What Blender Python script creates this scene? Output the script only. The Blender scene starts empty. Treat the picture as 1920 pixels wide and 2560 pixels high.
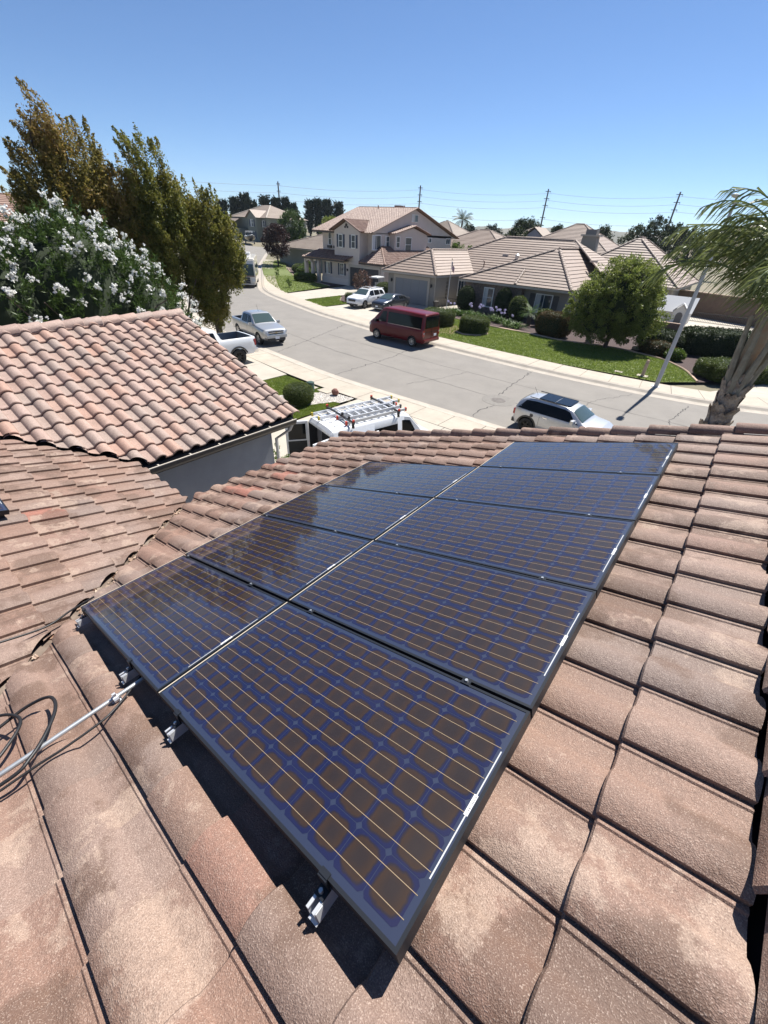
import bpy, bmesh, math, random
import numpy as np
from mathutils import Vector, Matrix
random.seed(7)
rng = np.random.default_rng(11)
scene = bpy.context.scene
COL = scene.collection
R = math.radians
# ------------------------------------------------------------------ camera
CAM = Vector((0.048, -0.202, 6.65))
RT = Vector((0.76748752, 0.63954394, 0.04411867)); UP = Vector((-0.39390645, 0.41617391, 0.81953461)); FW = Vector((-0.50576736, 0.64636122, -0.57132877))
cam = bpy.data.cameras.new('camera'); camo = bpy.data.objects.new('camera', cam); COL.objects.link(camo)
cam.sensor_fit = 'VERTICAL'; cam.sensor_height = 36.0; cam.lens = 1009.2 / 2560 * 36.0
cam.clip_start = 0.05; cam.clip_end = 20000
mw = Matrix((RT, UP, -FW)).transposed().to_4x4(); mw.translation = CAM
camo.matrix_world = mw
scene.camera = camo
scene.render.resolution_x = 768; scene.render.resolution_y = 1024
# ------------------------------------------------------------------ sky, sun, exposure
SUN_EL, SUN_AZ = R(57.0), R(2.5)
world = bpy.data.worlds.new('World'); scene.world = world; world.use_nodes = True
wn = world.node_tree.nodes; wl = world.node_tree.links
sky = wn.new('ShaderNodeTexSky'); sky.sky_type = 'NISHITA'; sky.sun_disc = False
sky.sun_elevation = SUN_EL; sky.sun_rotation = SUN_AZ; sky.altitude = 400; sky.air_density = 0.75; sky.dust_density = 0.0; sky.ozone_density = 7.0
hs = wn.new('ShaderNodeHueSaturation'); hs.inputs['Saturation'].default_value = 1.02; hs.inputs['Hue'].default_value = 0.5; wl.new(sky.outputs[0], hs.inputs['Color']); wl.new(hs.outputs[0], wn['Background'].inputs[0]); wn['Background'].inputs[1].default_value = 0.071
sun = bpy.data.lights.new('sun', 'SUN'); sun.energy = 5.0; sun.angle = R(0.53); sun.color = (1.0, 0.96, 0.90)
suno = bpy.data.objects.new('sun', sun); COL.objects.link(suno)
sv = Vector((math.sin(SUN_AZ) * math.cos(SUN_EL), math.cos(SUN_AZ) * math.cos(SUN_EL), math.sin(SUN_EL)))
suno.rotation_euler = sv.to_track_quat('Z', 'Y').to_euler()
vs = scene.view_settings; vs.view_transform = 'Standard'; vs.look = 'None'; vs.gamma = 1.0; vs.use_curve_mapping = False; vs.exposure = 0.95
scene.render.engine = 'CYCLES'
cy_ = scene.cycles; cy_.max_bounces = 6; cy_.diffuse_bounces = 3; cy_.glossy_bounces = 3; cy_.transmission_bounces = 3; cy_.volume_bounces = 0; cy_.transparent_max_bounces = 4
# ------------------------------------------------------------------ materials
def nt(name):
    m = bpy.data.materials.new(name); m.use_nodes = True
    return m, m.node_tree.nodes, m.node_tree.links, m.node_tree.nodes['Principled BSDF']
def c4(c): return (c[0], c[1], c[2], 1.0)
def M(name, c, rough=0.6, metal=0.0, c2=None, nscale=6.0, amt=1.0, bump=0.0, bscale=60.0, coat=0.0, spec=0.5, world_co=False, detail=6.0, dist=0.01):
    m, n, l, b = nt(name)
    b.inputs['Roughness'].default_value = rough; b.inputs['Metallic'].default_value = metal
    b.inputs['Coat Weight'].default_value = coat; b.inputs['Coat Roughness'].default_value = 0.04
    b.inputs['Specular IOR Level'].default_value = spec
    b.inputs['Base Color'].default_value = c4(c)
    if c2 or bump:
        if world_co:
            g = n.new('ShaderNodeNewGeometry'); co = g.outputs['Position']
        else:
            t = n.new('ShaderNodeTexCoord'); co = t.outputs['Object']
    if c2:
        x = n.new('ShaderNodeTexNoise'); x.inputs['Scale'].default_value = nscale; x.inputs['Detail'].default_value = detail; x.inputs['Roughness'].default_value = 0.65
        l.new(co, x.inputs['Vector'])
        r = n.new('ShaderNodeMapRange'); r.inputs[1].default_value = 0.5 - 0.22 / amt; r.inputs[2].default_value = 0.5 + 0.22 / amt
        l.new(x.outputs[0], r.inputs[0])
        mx = n.new('ShaderNodeMix'); mx.data_type = 'RGBA'; mx.inputs[6].default_value = c4(c); mx.inputs[7].default_value = c4(c2)
        l.new(r.outputs[0], mx.inputs[0]); l.new(mx.outputs[2], b.inputs['Base Color'])
    if bump:
        y = n.new('ShaderNodeTexNoise'); y.inputs['Scale'].default_value = bscale; y.inputs['Detail'].default_value = 4
        l.new(co, y.inputs['Vector'])
        bp = n.new('ShaderNodeBump'); bp.inputs['Strength'].default_value = bump; bp.inputs['Distance'].default_value = dist
        l.new(y.outputs[0], bp.inputs['Height']); l.new(bp.outputs[0], b.inputs['Normal'])
    return m
def leafmat(name, cols, trans=0.25, rough=0.5, patch=0.7, spec=0.35):
    m, n, l, b = nt(name)
    g = n.new('ShaderNodeNewGeometry')
    x = n.new('ShaderNodeTexNoise'); x.inputs['Scale'].default_value = patch; x.inputs['Detail'].default_value = 3
    l.new(g.outputs['Position'], x.inputs['Vector'])
    a = n.new('ShaderNodeMath'); a.operation = 'MULTIPLY_ADD'; a.inputs[1].default_value = 0.55
    s = n.new('ShaderNodeMapRange'); s.inputs[1].default_value = 0.3; s.inputs[2].default_value = 0.7; s.inputs[4].default_value = 0.45
    l.new(x.outputs[0], s.inputs[0]); l.new(g.outputs['Random Per Island'], a.inputs[0]); l.new(s.outputs[0], a.inputs[2])
    r = n.new('ShaderNodeValToRGB')
    e = r.color_ramp.elements
    while len(e) < len(cols): e.new(0.5)
    for i, c in enumerate(cols):
        e[i].position = i / max(1, len(cols) - 1); e[i].color = c4(c)
    l.new(a.outputs[0], r.inputs[0]); l.new(r.outputs[0], b.inputs['Base Color'])
    b.inputs['Roughness'].default_value = rough; b.inputs['Specular IOR Level'].default_value = spec
    t = n.new('ShaderNodeBsdfTranslucent'); l.new(r.outputs[0], t.inputs[0])
    mx = n.new('ShaderNodeMixShader'); mx.inputs[0].default_value = trans
    l.new(b.outputs[0], mx.inputs[1]); l.new(t.outputs[0], mx.inputs[2]); l.new(mx.outputs[0], n['Material Output'].inputs[0])
    return m
def tilemat(name, cols, dust=(0.41, 0.305, 0.235), brown=(0.105, 0.06, 0.04), orange=(0.24, 0.135, 0.09), dirt=0.72, grain=0.42):
    # sanded concrete roof tile: batch colour per piece, weather patches, coarse sand grain
    m, n, l, b = nt(name)
    oi = n.new('ShaderNodeObjectInfo'); at = n.new('ShaderNodeAttribute'); at.attribute_name = 'rnd'
    ad = n.new('ShaderNodeMath'); ad.operation = 'ADD'; fr = n.new('ShaderNodeMath'); fr.operation = 'FRACT'
    l.new(oi.outputs['Random'], ad.inputs[0]); l.new(at.outputs['Fac'], ad.inputs[1]); l.new(ad.outputs[0], fr.inputs[0])
    r = n.new('ShaderNodeValToRGB'); r.color_ramp.interpolation = 'LINEAR'; e = r.color_ramp.elements
    while len(e) < len(cols): e.new(0.5)
    for i, (p, c) in enumerate(cols): e[i].position = p; e[i].color = c4(c)
    l.new(fr.outputs[0], r.inputs[0])
    g = n.new('ShaderNodeNewGeometry'); pos = g.outputs['Position']
    def noise(sc, det=5, ro=0.6):
        x = n.new('ShaderNodeTexNoise'); x.inputs['Scale'].default_value = sc; x.inputs['Detail'].default_value = det; x.inputs['Roughness'].default_value = ro
        l.new(pos, x.inputs['Vector']); return x.outputs[0]
    def rmp(s, a, c, lo=0.0, hi=1.0):
        x = n.new('ShaderNodeMapRange'); x.inputs[1].default_value = a; x.inputs[2].default_value = c; x.inputs[3].default_value = lo; x.inputs[4].default_value = hi
        l.new(s, x.inputs[0]); return x.outputs[0]
    def mix(f, a, c, mode='MIX'):
        x = n.new('ShaderNodeMix'); x.data_type = 'RGBA'; x.blend_type = mode
        if isinstance(f, float): x.inputs[0].default_value = f
        else: l.new(f, x.inputs[0])
        for s, v in ((6, a), (7, c)):
            if isinstance(v, tuple): x.inputs[s].default_value = c4(v)
            else: l.new(v, x.inputs[s])
        return x.outputs[2]
    col = mix(rmp(noise(1.1, 3, 0.5), 0.42, 0.62, 0.0, dirt * 0.7), r.outputs[0], orange)
    col = mix(rmp(noise(2.1, 5, 0.62), 0.515, 0.575, 0.0, dirt), col, brown)
    col = mix(rmp(noise(2.7, 6, 0.68), 0.565, 0.605, 0.0, dirt * 0.75), col, dust)
    col = mix(rmp(noise(38, 3, 0.7), 0.36, 0.66, 0.0, 0.35), col, (0.14, 0.095, 0.075))
    sp = noise(260, 2, 0.5); sp2 = noise(110, 3, 0.6)
    col = mix(rmp(sp, 0.34, 0.5, grain, 0.0), col, (0.10, 0.06, 0.045))
    col = mix(rmp(sp, 0.57, 0.70, 0.0, grain * 0.8), col, (0.66, 0.54, 0.45))
    col = mix(rmp(sp2, 0.30, 0.44, grain * 0.6, 0.0), col, (0.11, 0.07, 0.055))
    l.new(col, b.inputs['Base Color'])
    b.inputs['Roughness'].default_value = 0.62; b.inputs['Specular IOR Level'].default_value = 0.35
    bp = n.new('ShaderNodeBump'); bp.inputs['Strength'].default_value = 0.8; bp.inputs['Distance'].default_value = 0.004
    l.new(sp, bp.inputs['Height'])
    bp2 = n.new('ShaderNodeBump'); bp2.inputs['Strength'].default_value = 0.5; bp2.inputs['Distance'].default_value = 0.006
    l.new(noise(45, 2), bp2.inputs['Height']); l.new(bp2.outputs[0], bp.inputs['Normal']); l.new(bp.outputs[0], b.inputs['Normal'])
    return m
def cellmat():
    m, n, l, b = nt('solar_cell')
    t = n.new('ShaderNodeTexCoord'); sx = n.new('ShaderNodeSeparateXYZ'); l.new(t.outputs['Object'], sx.inputs[0])
    oi = n.new('ShaderNodeObjectInfo')
    def ma(op, a, c=None):
        x = n.new('ShaderNodeMath'); x.operation = op
        for i, v in enumerate((a, c)):
            if v is None: continue
            if isinstance(v, (int, float)): x.inputs[i].default_value = v
            else: l.new(v, x.inputs[i])
        return x.outputs[0]
    ax = ma('POWER', ma('ABSOLUTE', ma('DIVIDE', sx.outputs[0], 0.06)), 4.0); ay = ma('POWER', ma('ABSOLUTE', ma('DIVIDE', sx.outputs[1], 0.06)), 4.0)
    d = ma('POWER', ma('ADD', ax, ay), 0.25)
    vv = n.new('ShaderNodeVectorMath'); vv.operation = 'ADD'; g = n.new('ShaderNodeNewGeometry')
    x = n.new('ShaderNodeTexNoise'); x.inputs['Scale'].default_value = 34; x.inputs['Detail'].default_value = 4; l.new(g.outputs['Position'], x.inputs['Vector'])
    d2 = ma('ADD', d, ma('MULTIPLY', ma('SUBTRACT', x.outputs[0], 0.5), 0.28))
    d3 = ma('ADD', d2, ma('MULTIPLY', ma('SUBTRACT', oi.outputs['Random'], 0.5), 0.14))
    r = n.new('ShaderNodeValToRGB'); e = r.color_ramp.elements; e.new(0.5); e.new(0.6)
    for i, (p, c) in enumerate([(0.25, (0.017, 0.0105, 0.0075)), (0.72, (0.028, 0.0135, 0.0045)), (0.82, (0.011, 0.0075, 0.012)), (0.90, (0.0035, 0.006, 0.038))]): e[i].position = p; e[i].color = c4(c)
    l.new(d3, r.inputs[0])
    wv = n.new('ShaderNodeMath'); wv.operation = 'SINE'; l.new(ma('MULTIPLY', sx.outputs[1], 6.2832 / 0.0026), wv.inputs[0])
    mx = n.new('ShaderNodeMix'); mx.data_type = 'RGBA'; mx.blend_type = 'MIX'; mx.inputs[7].default_value = (0.035, 0.035, 0.045, 1)
    mr = n.new('ShaderNodeMapRange'); mr.inputs[1].default_value = 0.75; mr.inputs[2].default_value = 1.0; mr.inputs[4].default_value = 0.35; l.new(wv.outputs[0], mr.inputs[0])
    l.new(mr.outputs[0], mx.inputs[0]); l.new(r.outputs[0], mx.inputs[6])
    # uneven dust film on the glass
    du = n.new('ShaderNodeTexNoise'); du.inputs['Scale'].default_value = 1.6; du.inputs['Detail'].default_value = 5; du.inputs['Roughness'].default_value = 0.7; l.new(g.outputs['Position'], du.inputs['Vector'])
    dm = n.new('ShaderNodeMapRange'); dm.inputs[1].default_value = 0.35; dm.inputs[2].default_value = 0.75; dm.inputs[4].default_value = 0.028; l.new(du.outputs[0], dm.inputs[0])
    m3 = n.new('ShaderNodeMix'); m3.data_type = 'RGBA'; m3.inputs[7].default_value = (0.42, 0.33, 0.26, 1); l.new(dm.outputs[0], m3.inputs[0]); l.new(mx.outputs[2], m3.inputs[6]); l.new(m3.outputs[2], b.inputs['Base Color'])
    cr_ = n.new('ShaderNodeMapRange'); cr_.inputs[1].default_value = 0.4; cr_.inputs[2].default_value = 0.8; cr_.inputs[3].default_value = 0.02; cr_.inputs[4].default_value = 0.10; l.new(du.outputs[0], cr_.inputs[0]); l.new(cr_.outputs[0], b.inputs['Coat Roughness'])
    b.inputs['Roughness'].default_value = 0.45; b.inputs['Specular IOR Level'].default_value = 0.2
    b.inputs['Coat Weight'].default_value = 1.0; b.inputs['Coat IOR'].default_value = 1.45
    return m
def glassmat(name, c, rough=0.03): return M(name, c, rough=rough, spec=0.5)
MT = {}
MT['tile'] = tilemat('roof_tile_concrete', [(0.0, (0.215, 0.14, 0.108)), (0.25, (0.265, 0.182, 0.145)), (0.45, (0.19, 0.142, 0.12)), (0.62, (0.28, 0.198, 0.16)), (0.78, (0.225, 0.135, 0.10)), (0.95, (0.25, 0.155, 0.12)), (1.0, (0.33, 0.12, 0.082))])
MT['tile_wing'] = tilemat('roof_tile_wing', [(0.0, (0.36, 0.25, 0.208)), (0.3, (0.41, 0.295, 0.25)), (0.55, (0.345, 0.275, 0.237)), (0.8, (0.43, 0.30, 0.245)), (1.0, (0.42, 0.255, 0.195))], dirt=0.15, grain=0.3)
MT['deck'] = M('roof_underlay', (0.014, 0.012, 0.011), 0.95)
MT['cell'] = cellmat()
MT['backsheet'] = M('panel_backsheet', (0.019, 0.025, 0.05), 0.4, coat=1.0)
MT['frame'] = M('black_anodised_frame', (0.013, 0.015, 0.019), 0.42, metal=0.0, spec=0.35)
MT['tab'] = M('tinned_ribbon', (0.42, 0.31, 0.18), 0.35, metal=0.3, coat=1.0)
MT['alu'] = M('mill_aluminium', (0.66, 0.67, 0.68), 0.4, metal=0.45, c2=(0.55, 0.56, 0.58), nscale=30)
MT['galv'] = M('galvanised_steel', (0.55, 0.57, 0.58), 0.42, metal=0.7, c2=(0.42, 0.44, 0.45), nscale=25)
MT['black'] = M('black_rubber', (0.012, 0.012, 0.013), 0.5)
MT['blackpl'] = M('black_plastic', (0.02, 0.02, 0.022), 0.4)
MT['white'] = M('white_paint', (0.7, 0.7, 0.68), 0.4)
MT['stucco_grey'] = M('grey_stucco', (0.33, 0.34, 0.37), 0.9, c2=(0.28, 0.29, 0.32), nscale=3, bump=0.4, bscale=160)
MT['gutter'] = M('gutter_dark', (0.07, 0.06, 0.055), 0.5); MT['lip'] = M('gutter_lip', (0.45, 0.41, 0.35), 0.45)
MT['fascia'] = M('dark_fascia', (0.06, 0.05, 0.045), 0.7)
MT['asphalt'] = M('worn_asphalt', (0.225, 0.208, 0.185), 0.9, c2=(0.17, 0.157, 0.14), nscale=0.7, amt=0.7, bump=0.6, bscale=55, world_co=True, detail=6)
MT['concrete'] = M('concrete_slab', (0.415, 0.37, 0.30), 0.85, c2=(0.33, 0.29, 0.235), nscale=1.3, bump=0.2, bscale=90, world_co=True, detail=5)
MT['concrete2'] = M('concrete_drive', (0.425, 0.39, 0.325), 0.85, c2=(0.345, 0.312, 0.26), nscale=0.8, bump=0.2, bscale=90, world_co=True, detail=5)
MT['joint'] = M('joint_dirt', (0.16, 0.14, 0.11), 0.95)
MT['kerbdark'] = M('kerb_concrete', (0.42, 0.375, 0.315), 0.85, c2=(0.30, 0.265, 0.22), nscale=1.6, world_co=True)
MT['crack'] = M('crack_dark', (0.055, 0.052, 0.05), 0.95)  # dark tone of the crack ribbons in the asphalt
MT['grass'] = M('lawn_soil', (0.09, 0.12, 0.03), 0.9, c2=(0.13, 0.155, 0.04), nscale=1.2, world_co=True)
MT['ground'] = M('dry_ground', (0.20, 0.165, 0.115), 0.95, c2=(0.13, 0.125, 0.075), nscale=0.05, world_co=True)
MT['mulch'] = M('bark_mulch', (0.075, 0.045, 0.04), 0.95, c2=(0.035, 0.022, 0.02), nscale=18, bump=1.0, bscale=40, world_co=True)
MT['gravel'] = M('white_gravel', (0.60, 0.57, 0.52), 0.9, c2=(0.25, 0.23, 0.20), nscale=14, amt=1.6, bump=1.0, bscale=30, world_co=True)
MT['edging'] = M('tan_edging', (0.46, 0.33, 0.235), 0.85)
MT['steel'] = M('painted_steel_pole', (0.42, 0.42, 0.42), 0.5, c2=(0.36, 0.36, 0.36), nscale=3)
MT['glass'] = glassmat('window_glass', (0.05, 0.07, 0.085))
MT['carglass'] = M('car_glass', (0.008, 0.010, 0.012), 0.05, spec=0.22)
MT['windscreen'] = glassmat('windscreen_glass', (0.05, 0.075, 0.075))
# ------------------------------------------------------------------ mesh helpers
class MB:
    def __init__(s): s.v = []; s.f = []
    def add(s, v, f):
        o = len(s.v); s.v += [tuple(p) for p in v]; s.f += [tuple(i + o for i in q) for q in f]; return s
    def box(s, x0, x1, y0, y1, z0, z1):
        return s.add([(x0, y0, z0), (x1, y0, z0), (x1, y1, z0), (x0, y1, z0), (x0, y0, z1), (x1, y0, z1), (x1, y1, z1), (x0, y1, z1)],
                     [(0, 3, 2, 1), (4, 5, 6, 7), (0, 1, 5, 4), (1, 2, 6, 5), (2, 3, 7, 6), (3, 0, 4, 7)])
    def obox(s, c, sx, sy, sz, mat):
        b = MB().box(-sx / 2, sx / 2, -sy / 2, sy / 2, -sz / 2, sz / 2)
        c = Vector(c); return s.add([c + mat @ Vector(p) for p in b.v], b.f)
    def tube(s, pts, rad, n=8, cap=True):
        pts = [Vector(p) for p in pts]; k = len(pts)
        if not hasattr(rad, '__len__'): rad = [rad] * k
        vv = []; ref = None
        for i, p in enumerate(pts):
            d = (pts[min(i + 1, k - 1)] - pts[max(i - 1, 0)]).normalized()
            if ref is None: ref = Vector((0, 0, 1)) if abs(d.z) < 0.9 else Vector((1, 0, 0))
            a = (ref - d * ref.dot(d)).normalized(); ref = a; b = d.cross(a)
            for j in range(n):
                t = 2 * math.pi * j / n; vv.append(p + (a * math.cos(t) + b * math.sin(t)) * rad[i])
        ff = [(i * n + j, i * n + (j + 1) % n, (i + 1) * n + (j + 1) % n, (i + 1) * n + j) for i in range(k - 1) for j in range(n)]
        if cap: ff += [tuple(range(n - 1, -1, -1)), tuple(range((k - 1) * n, k * n))]
        return s.add(vv, ff)
    def prism(s, poly, d):
        # poly: 3-D points (planar, any orientation); extruded by vector d
        n = len(poly); d = Vector(d); p = [Vector(q) for q in poly]
        return s.add(p + [q + d for q in p], [tuple(range(n - 1, -1, -1)), tuple(range(n, 2 * n))] + [(i, (i + 1) % n, n + (i + 1) % n, n + i) for i in range(n)])
    def grid(s, rows):
        m = len(rows[0]); v = [p for r in rows for p in r]
        return s.add(v, [(i * m + j, i * m + j + 1, (i + 1) * m + j + 1, (i + 1) * m + j) for i in range(len(rows) - 1) for j in range(m - 1)])
    def mesh(s, name, mat, smooth=None):
        me = bpy.data.meshes.new(name); me.from_pydata(s.v, [], s.f); me.update()
        bm = bmesh.new(); bm.from_mesh(me); bmesh.ops.recalc_face_normals(bm, faces=bm.faces); bm.to_mesh(me); bm.free()
        if mat: me.materials.append(mat)
        if smooth is not None:
            me.polygons.foreach_set('use_smooth', [True] * len(me.polygons)); me.set_sharp_from_angle(angle=R(smooth))
        return me
    def build(s, name, mat, parent=None, smooth=None, loc=None):
        return link(name, s.mesh(name, mat, smooth), parent, loc)
def link(name, me, parent=None, loc=None):
    o = bpy.data.objects.new(name, me); COL.objects.link(o)
    if parent is not None: o.parent = parent
    if loc is not None: o.location = loc
    return o
def tag(o, label, cat, group=None):
    o['label'] = label; o['category'] = cat
    if group: o['group'] = group
    return o
def struct(o): o['kind'] = 'structure'; return o
def stuff(o): o['kind'] = 'stuff'; return o
def thing(name, label, cat, loc=(0, 0, 0), rz=0.0, group=None):
    o = bpy.data.objects.new(name, None); o.empty_display_size = 0.2; COL.objects.link(o)
    o.location = loc; o.rotation_euler = (0, 0, rz)
    return tag(o, label, cat, group)
def W(root):  # location that makes child vertices read as world coordinates
    return -Vector(root.location)
def qmesh(name, V, mat, tri=False):
    # V: (N, 4|3, 3) array of separate faces
    N, k = V.shape[:2]
    me = bpy.data.meshes.new(name); me.vertices.add(N * k); me.vertices.foreach_set('co', V.reshape(-1).astype(np.float32))
    me.loops.add(N * k); me.loops.foreach_set('vertex_index', np.arange(N * k, dtype=np.int32))
    me.polygons.add(N); me.polygons.foreach_set('loop_start', np.arange(0, N * k, k, dtype=np.int32))
    me.update(calc_edges=True); me.materials.append(mat); return me
def unit(a): return a / (np.linalg.norm(a, axis=-1, keepdims=True) + 1e-9)
def leaves(P, D, L, Wd, fold=0.0):
    N = len(P); D = unit(D); S = unit(np.cross(D, rng.normal(size=(N, 3))))
    L = np.broadcast_to(L, (N,))[:, None]; Wd = np.broadcast_to(Wd, (N,))[:, None]
    L = L * rng.uniform(0.7, 1.3, (N, 1))
    return np.stack([P - D * L / 2, P + S * Wd / 2, P + D * L / 2, P - S * Wd / 2], 1)
def ellip_pts(n, c, r, shell=0.0):
    d = unit(rng.normal(size=(n, 3))); u = rng.uniform(shell ** 3, 1, (n, 1)) ** (1 / 3)
    return np.array(c) + d * u * np.array(r), d
def clip_poly(poly, k, a, keep_ge=True):
    # clip list of 2-D points against coordinate k >= a (or <= a)
    out = []; s = 1 if keep_ge else -1
    for i in range(len(poly)):
        p, q = poly[i], poly[(i + 1) % len(poly)]
        dp, dq = s * (p[k] - a), s * (q[k] - a)
        if dp >= 0: out.append(p)
        if dp * dq < 0:
            t = dp / (dp - dq); out.append(tuple(p[j] + (q[j] - p[j]) * t for j in range(2)))
    return out
def gz(x): return 0.05 * max(0.0, min(-x - 62.0, 90.0))
# ------------------------------------------------------------------ terrain, street, pavements
g = MB(); xs = [-9000, -2000, -400, -152, -107, -62, 0, 400, 9000]; ys = [-9000, -500, 0, 60, 200, 9000]
g.grid([[(x, y, gz(x) - 0.03) for y in ys] for x in xs]); struct(g.build('ground', MT['ground']))
def resample(p, n):
    p = np.array(p, float); d = np.r_[0, np.cumsum(np.linalg.norm(np.diff(p, axis=0), axis=1))]; t = np.linspace(0, d[-1], n)
    q = np.stack([np.interp(t, d, p[:, k]) for k in (0, 1)], 1)
    for _ in range(3): q[1:-1] = 0.25 * q[:-2] + 0.5 * q[1:-1] + 0.25 * q[2:]
    return q
def offset(q, d):
    t = np.gradient(q, axis=0); t /= np.linalg.norm(t, axis=1)[:, None]
    return q + np.stack([-t[:, 1], t[:, 0]], 1) * d
far_e = resample([(14, 33.2), (9, 30), (2.64, 26.93), (0.32, 25.85), (-2.9, 25.35), (-7.1, 25.05), (-12, 25.2), (-22.4, 25.95), (-25.5, 26.6), (-30.8, 27.5), (-42.8, 31.1), (-47.2, 33.1), (-50.7, 35.5), (-72.3, 51.3), (-88.7, 65.3), (-95, 76)], 120)
near_e = resample([(14, 15.9), (-5.95, 15.7), (-9.4, 15.65), (-15.9, 15.5), (-23, 16.3), (-31.2, 17.4), (-43, 21.5), (-53, 27.3), (-63, 34.5), (-80, 47), (-100, 60), (-112, 66)], 120)
def ribbon(name, a, b, z, mat, zb=None):
    zb = z if zb is None else zb
    m = MB(); m.grid([[(p[0], p[1], gz(p[0]) + z), (q[0], q[1], gz(q[0]) + zb)] for p, q in zip(a, b)]); return m.build(name, mat)
road = struct(ribbon('street', near_e, far_e, 0.0, MT['asphalt']))
# far side runs right to left: its outer side is to the right of travel -> negative offset; near side outer is to the left -> positive
def kerb_run(e, sgn):
    prof = [(-0.02, 0.004), (0.42, 0.012), (0.47, 0.03), (0.56, 0.12), (0.60, 0.138), (0.74, 0.14)]
    m = MB(); cols = [offset(e, sgn * o) for o, _ in prof]
    m.grid([[(c[i][0], c[i][1], gz(c[i][0]) + prof[k][1]) for k, c in enumerate(cols)] for i in range(len(e))])
    return struct(m.build('kerb', MT['kerbdark'], smooth=40))
kerb_run(far_e, -1); kerb_run(near_e, 1)
def slab(m, quad, z0, z1, bev=0.012):
    c = [sum(p[k] for p in quad) / 4 for k in (0, 1)]
    def sh(d): return [(p[0] + (c[0] - p[0]) / max(1e-6, math.hypot(c[0] - p[0], c[1] - p[1])) * d, p[1] + (c[1] - p[1]) / max(1e-6, math.hypot(c[0] - p[0], c[1] - p[1])) * d) for p in quad]
    a, b = sh(0.014), sh(0.014 + bev)
    zz = [gz(p[0]) for p in quad]
    m.add([(p[0], p[1], z0 + h) for p, h in zip(a, zz)] + [(p[0], p[1], z1 - 0.008 + h) for p, h in zip(a, zz)] + [(p[0], p[1], z1 + h) for p, h in zip(b, zz)],
          [(8, 9, 10, 11)] + [(i, (i + 1) % 4, 4 + (i + 1) % 4, 4 + i) for i in range(4)] + [(4 + i, 4 + (i + 1) % 4, 8 + (i + 1) % 4, 8 + i) for i in range(4)])
def sidewalk(e, sgn, d0, d1, step, i0, i1):
    q = e[i0:i1]; L = np.linalg.norm(np.diff(q, axis=0), axis=1).sum(); n = int(L / step)
    t = np.r_[0, np.cumsum(np.linalg.norm(np.diff(q, axis=0), axis=1))]; tt = np.linspace(0, L, n + 1)
    A, B = offset(e, sgn * d0)[i0:i1], offset(e, sgn * d1)[i0:i1]
    A = np.stack([np.interp(tt, t, A[:, k]) for k in (0, 1)], 1); B = np.stack([np.interp(tt, t, B[:, k]) for k in (0, 1)], 1)
    base = struct(ribbon('sidewalk', A, B, 0.115, MT['joint']))
    for i in range(n):
        m = MB(); slab(m, [A[i], A[i + 1], B[i + 1], B[i]], 0.11, 0.142 + random.uniform(-0.004, 0.004)); m.build('paving_slab', MT['concrete'], base)
    return base
sidewalk(far_e, -1, 0.745, 2.55, 1.6, 4, 96)
sidewalk(near_e, 1, 0.745, 2.15, 1.5, 2, 60)
def flat(name, poly, z, mat):
    m = MB(); m.add([(x, y, gz(x) + z) for x, y in poly], [tuple(range(len(poly)))])
    me = m.mesh(name, mat); bm = bmesh.new(); bm.from_mesh(me); bmesh.ops.triangulate(bm, faces=bm.faces)
    for f in bm.faces:
        if f.normal.z < 0: f.normal_flip()
    bm.to_mesh(me); bm.free(); return link(name, me)
def slabs(name, quad, nx, ny, z=0.10):
    base = struct(flat(name, quad, z, MT['joint'])); p = [Vector((x, y)) for x, y in quad]
    def P(u, v): return tuple((p[0] * (1 - u) + p[1] * u) * (1 - v) + (p[3] * (1 - u) + p[2] * u) * v)
    for i in range(nx):
        for j in range(ny):
            m = MB(); slab(m, [P(i / nx, j / ny), P((i + 1) / nx, j / ny), P((i + 1) / nx, (j + 1) / ny), P(i / nx, (j + 1) / ny)], z - 0.005, z + 0.032 + random.uniform(-0.003, 0.003)); m.build('paving_slab', MT['concrete2'], base)
slabs('driveway', [(-12.55, 13.5), (-5.4, 13.55), (-5.4, 4.9), (-12.55, 4.9)], 3, 4)
slabs('driveway', [(-25.5, 14.5), (-17.75, 13.5), (-17.75, 3), (-25.5, 3)], 3, 4)
slabs('driveway', [(-33.0, 30.3), (-24.2, 28.75), (-25.2, 40.25), (-33.0, 40.25)], 3, 3)
slabs('driveway', [(-42.6, 33.5), (-37.9, 31.9), (-38.6, 46.25), (-44.6, 46.25)], 2, 4)
slabs('driveway', [(-0.2, 28.3), (10, 31.5), (10, 42), (3.0, 34.5)], 3, 4)
slabs('courtyard', [(-6.7, 4.85), (-4.0, 4.85), (-4.0, -1), (-6.7, -1)], 1, 3)
slabs('path', [(-26.2, 40.2), (-22.8, 37.6), (-22.2, 38.6), (-25.6, 46.5)], 1, 4)
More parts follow.
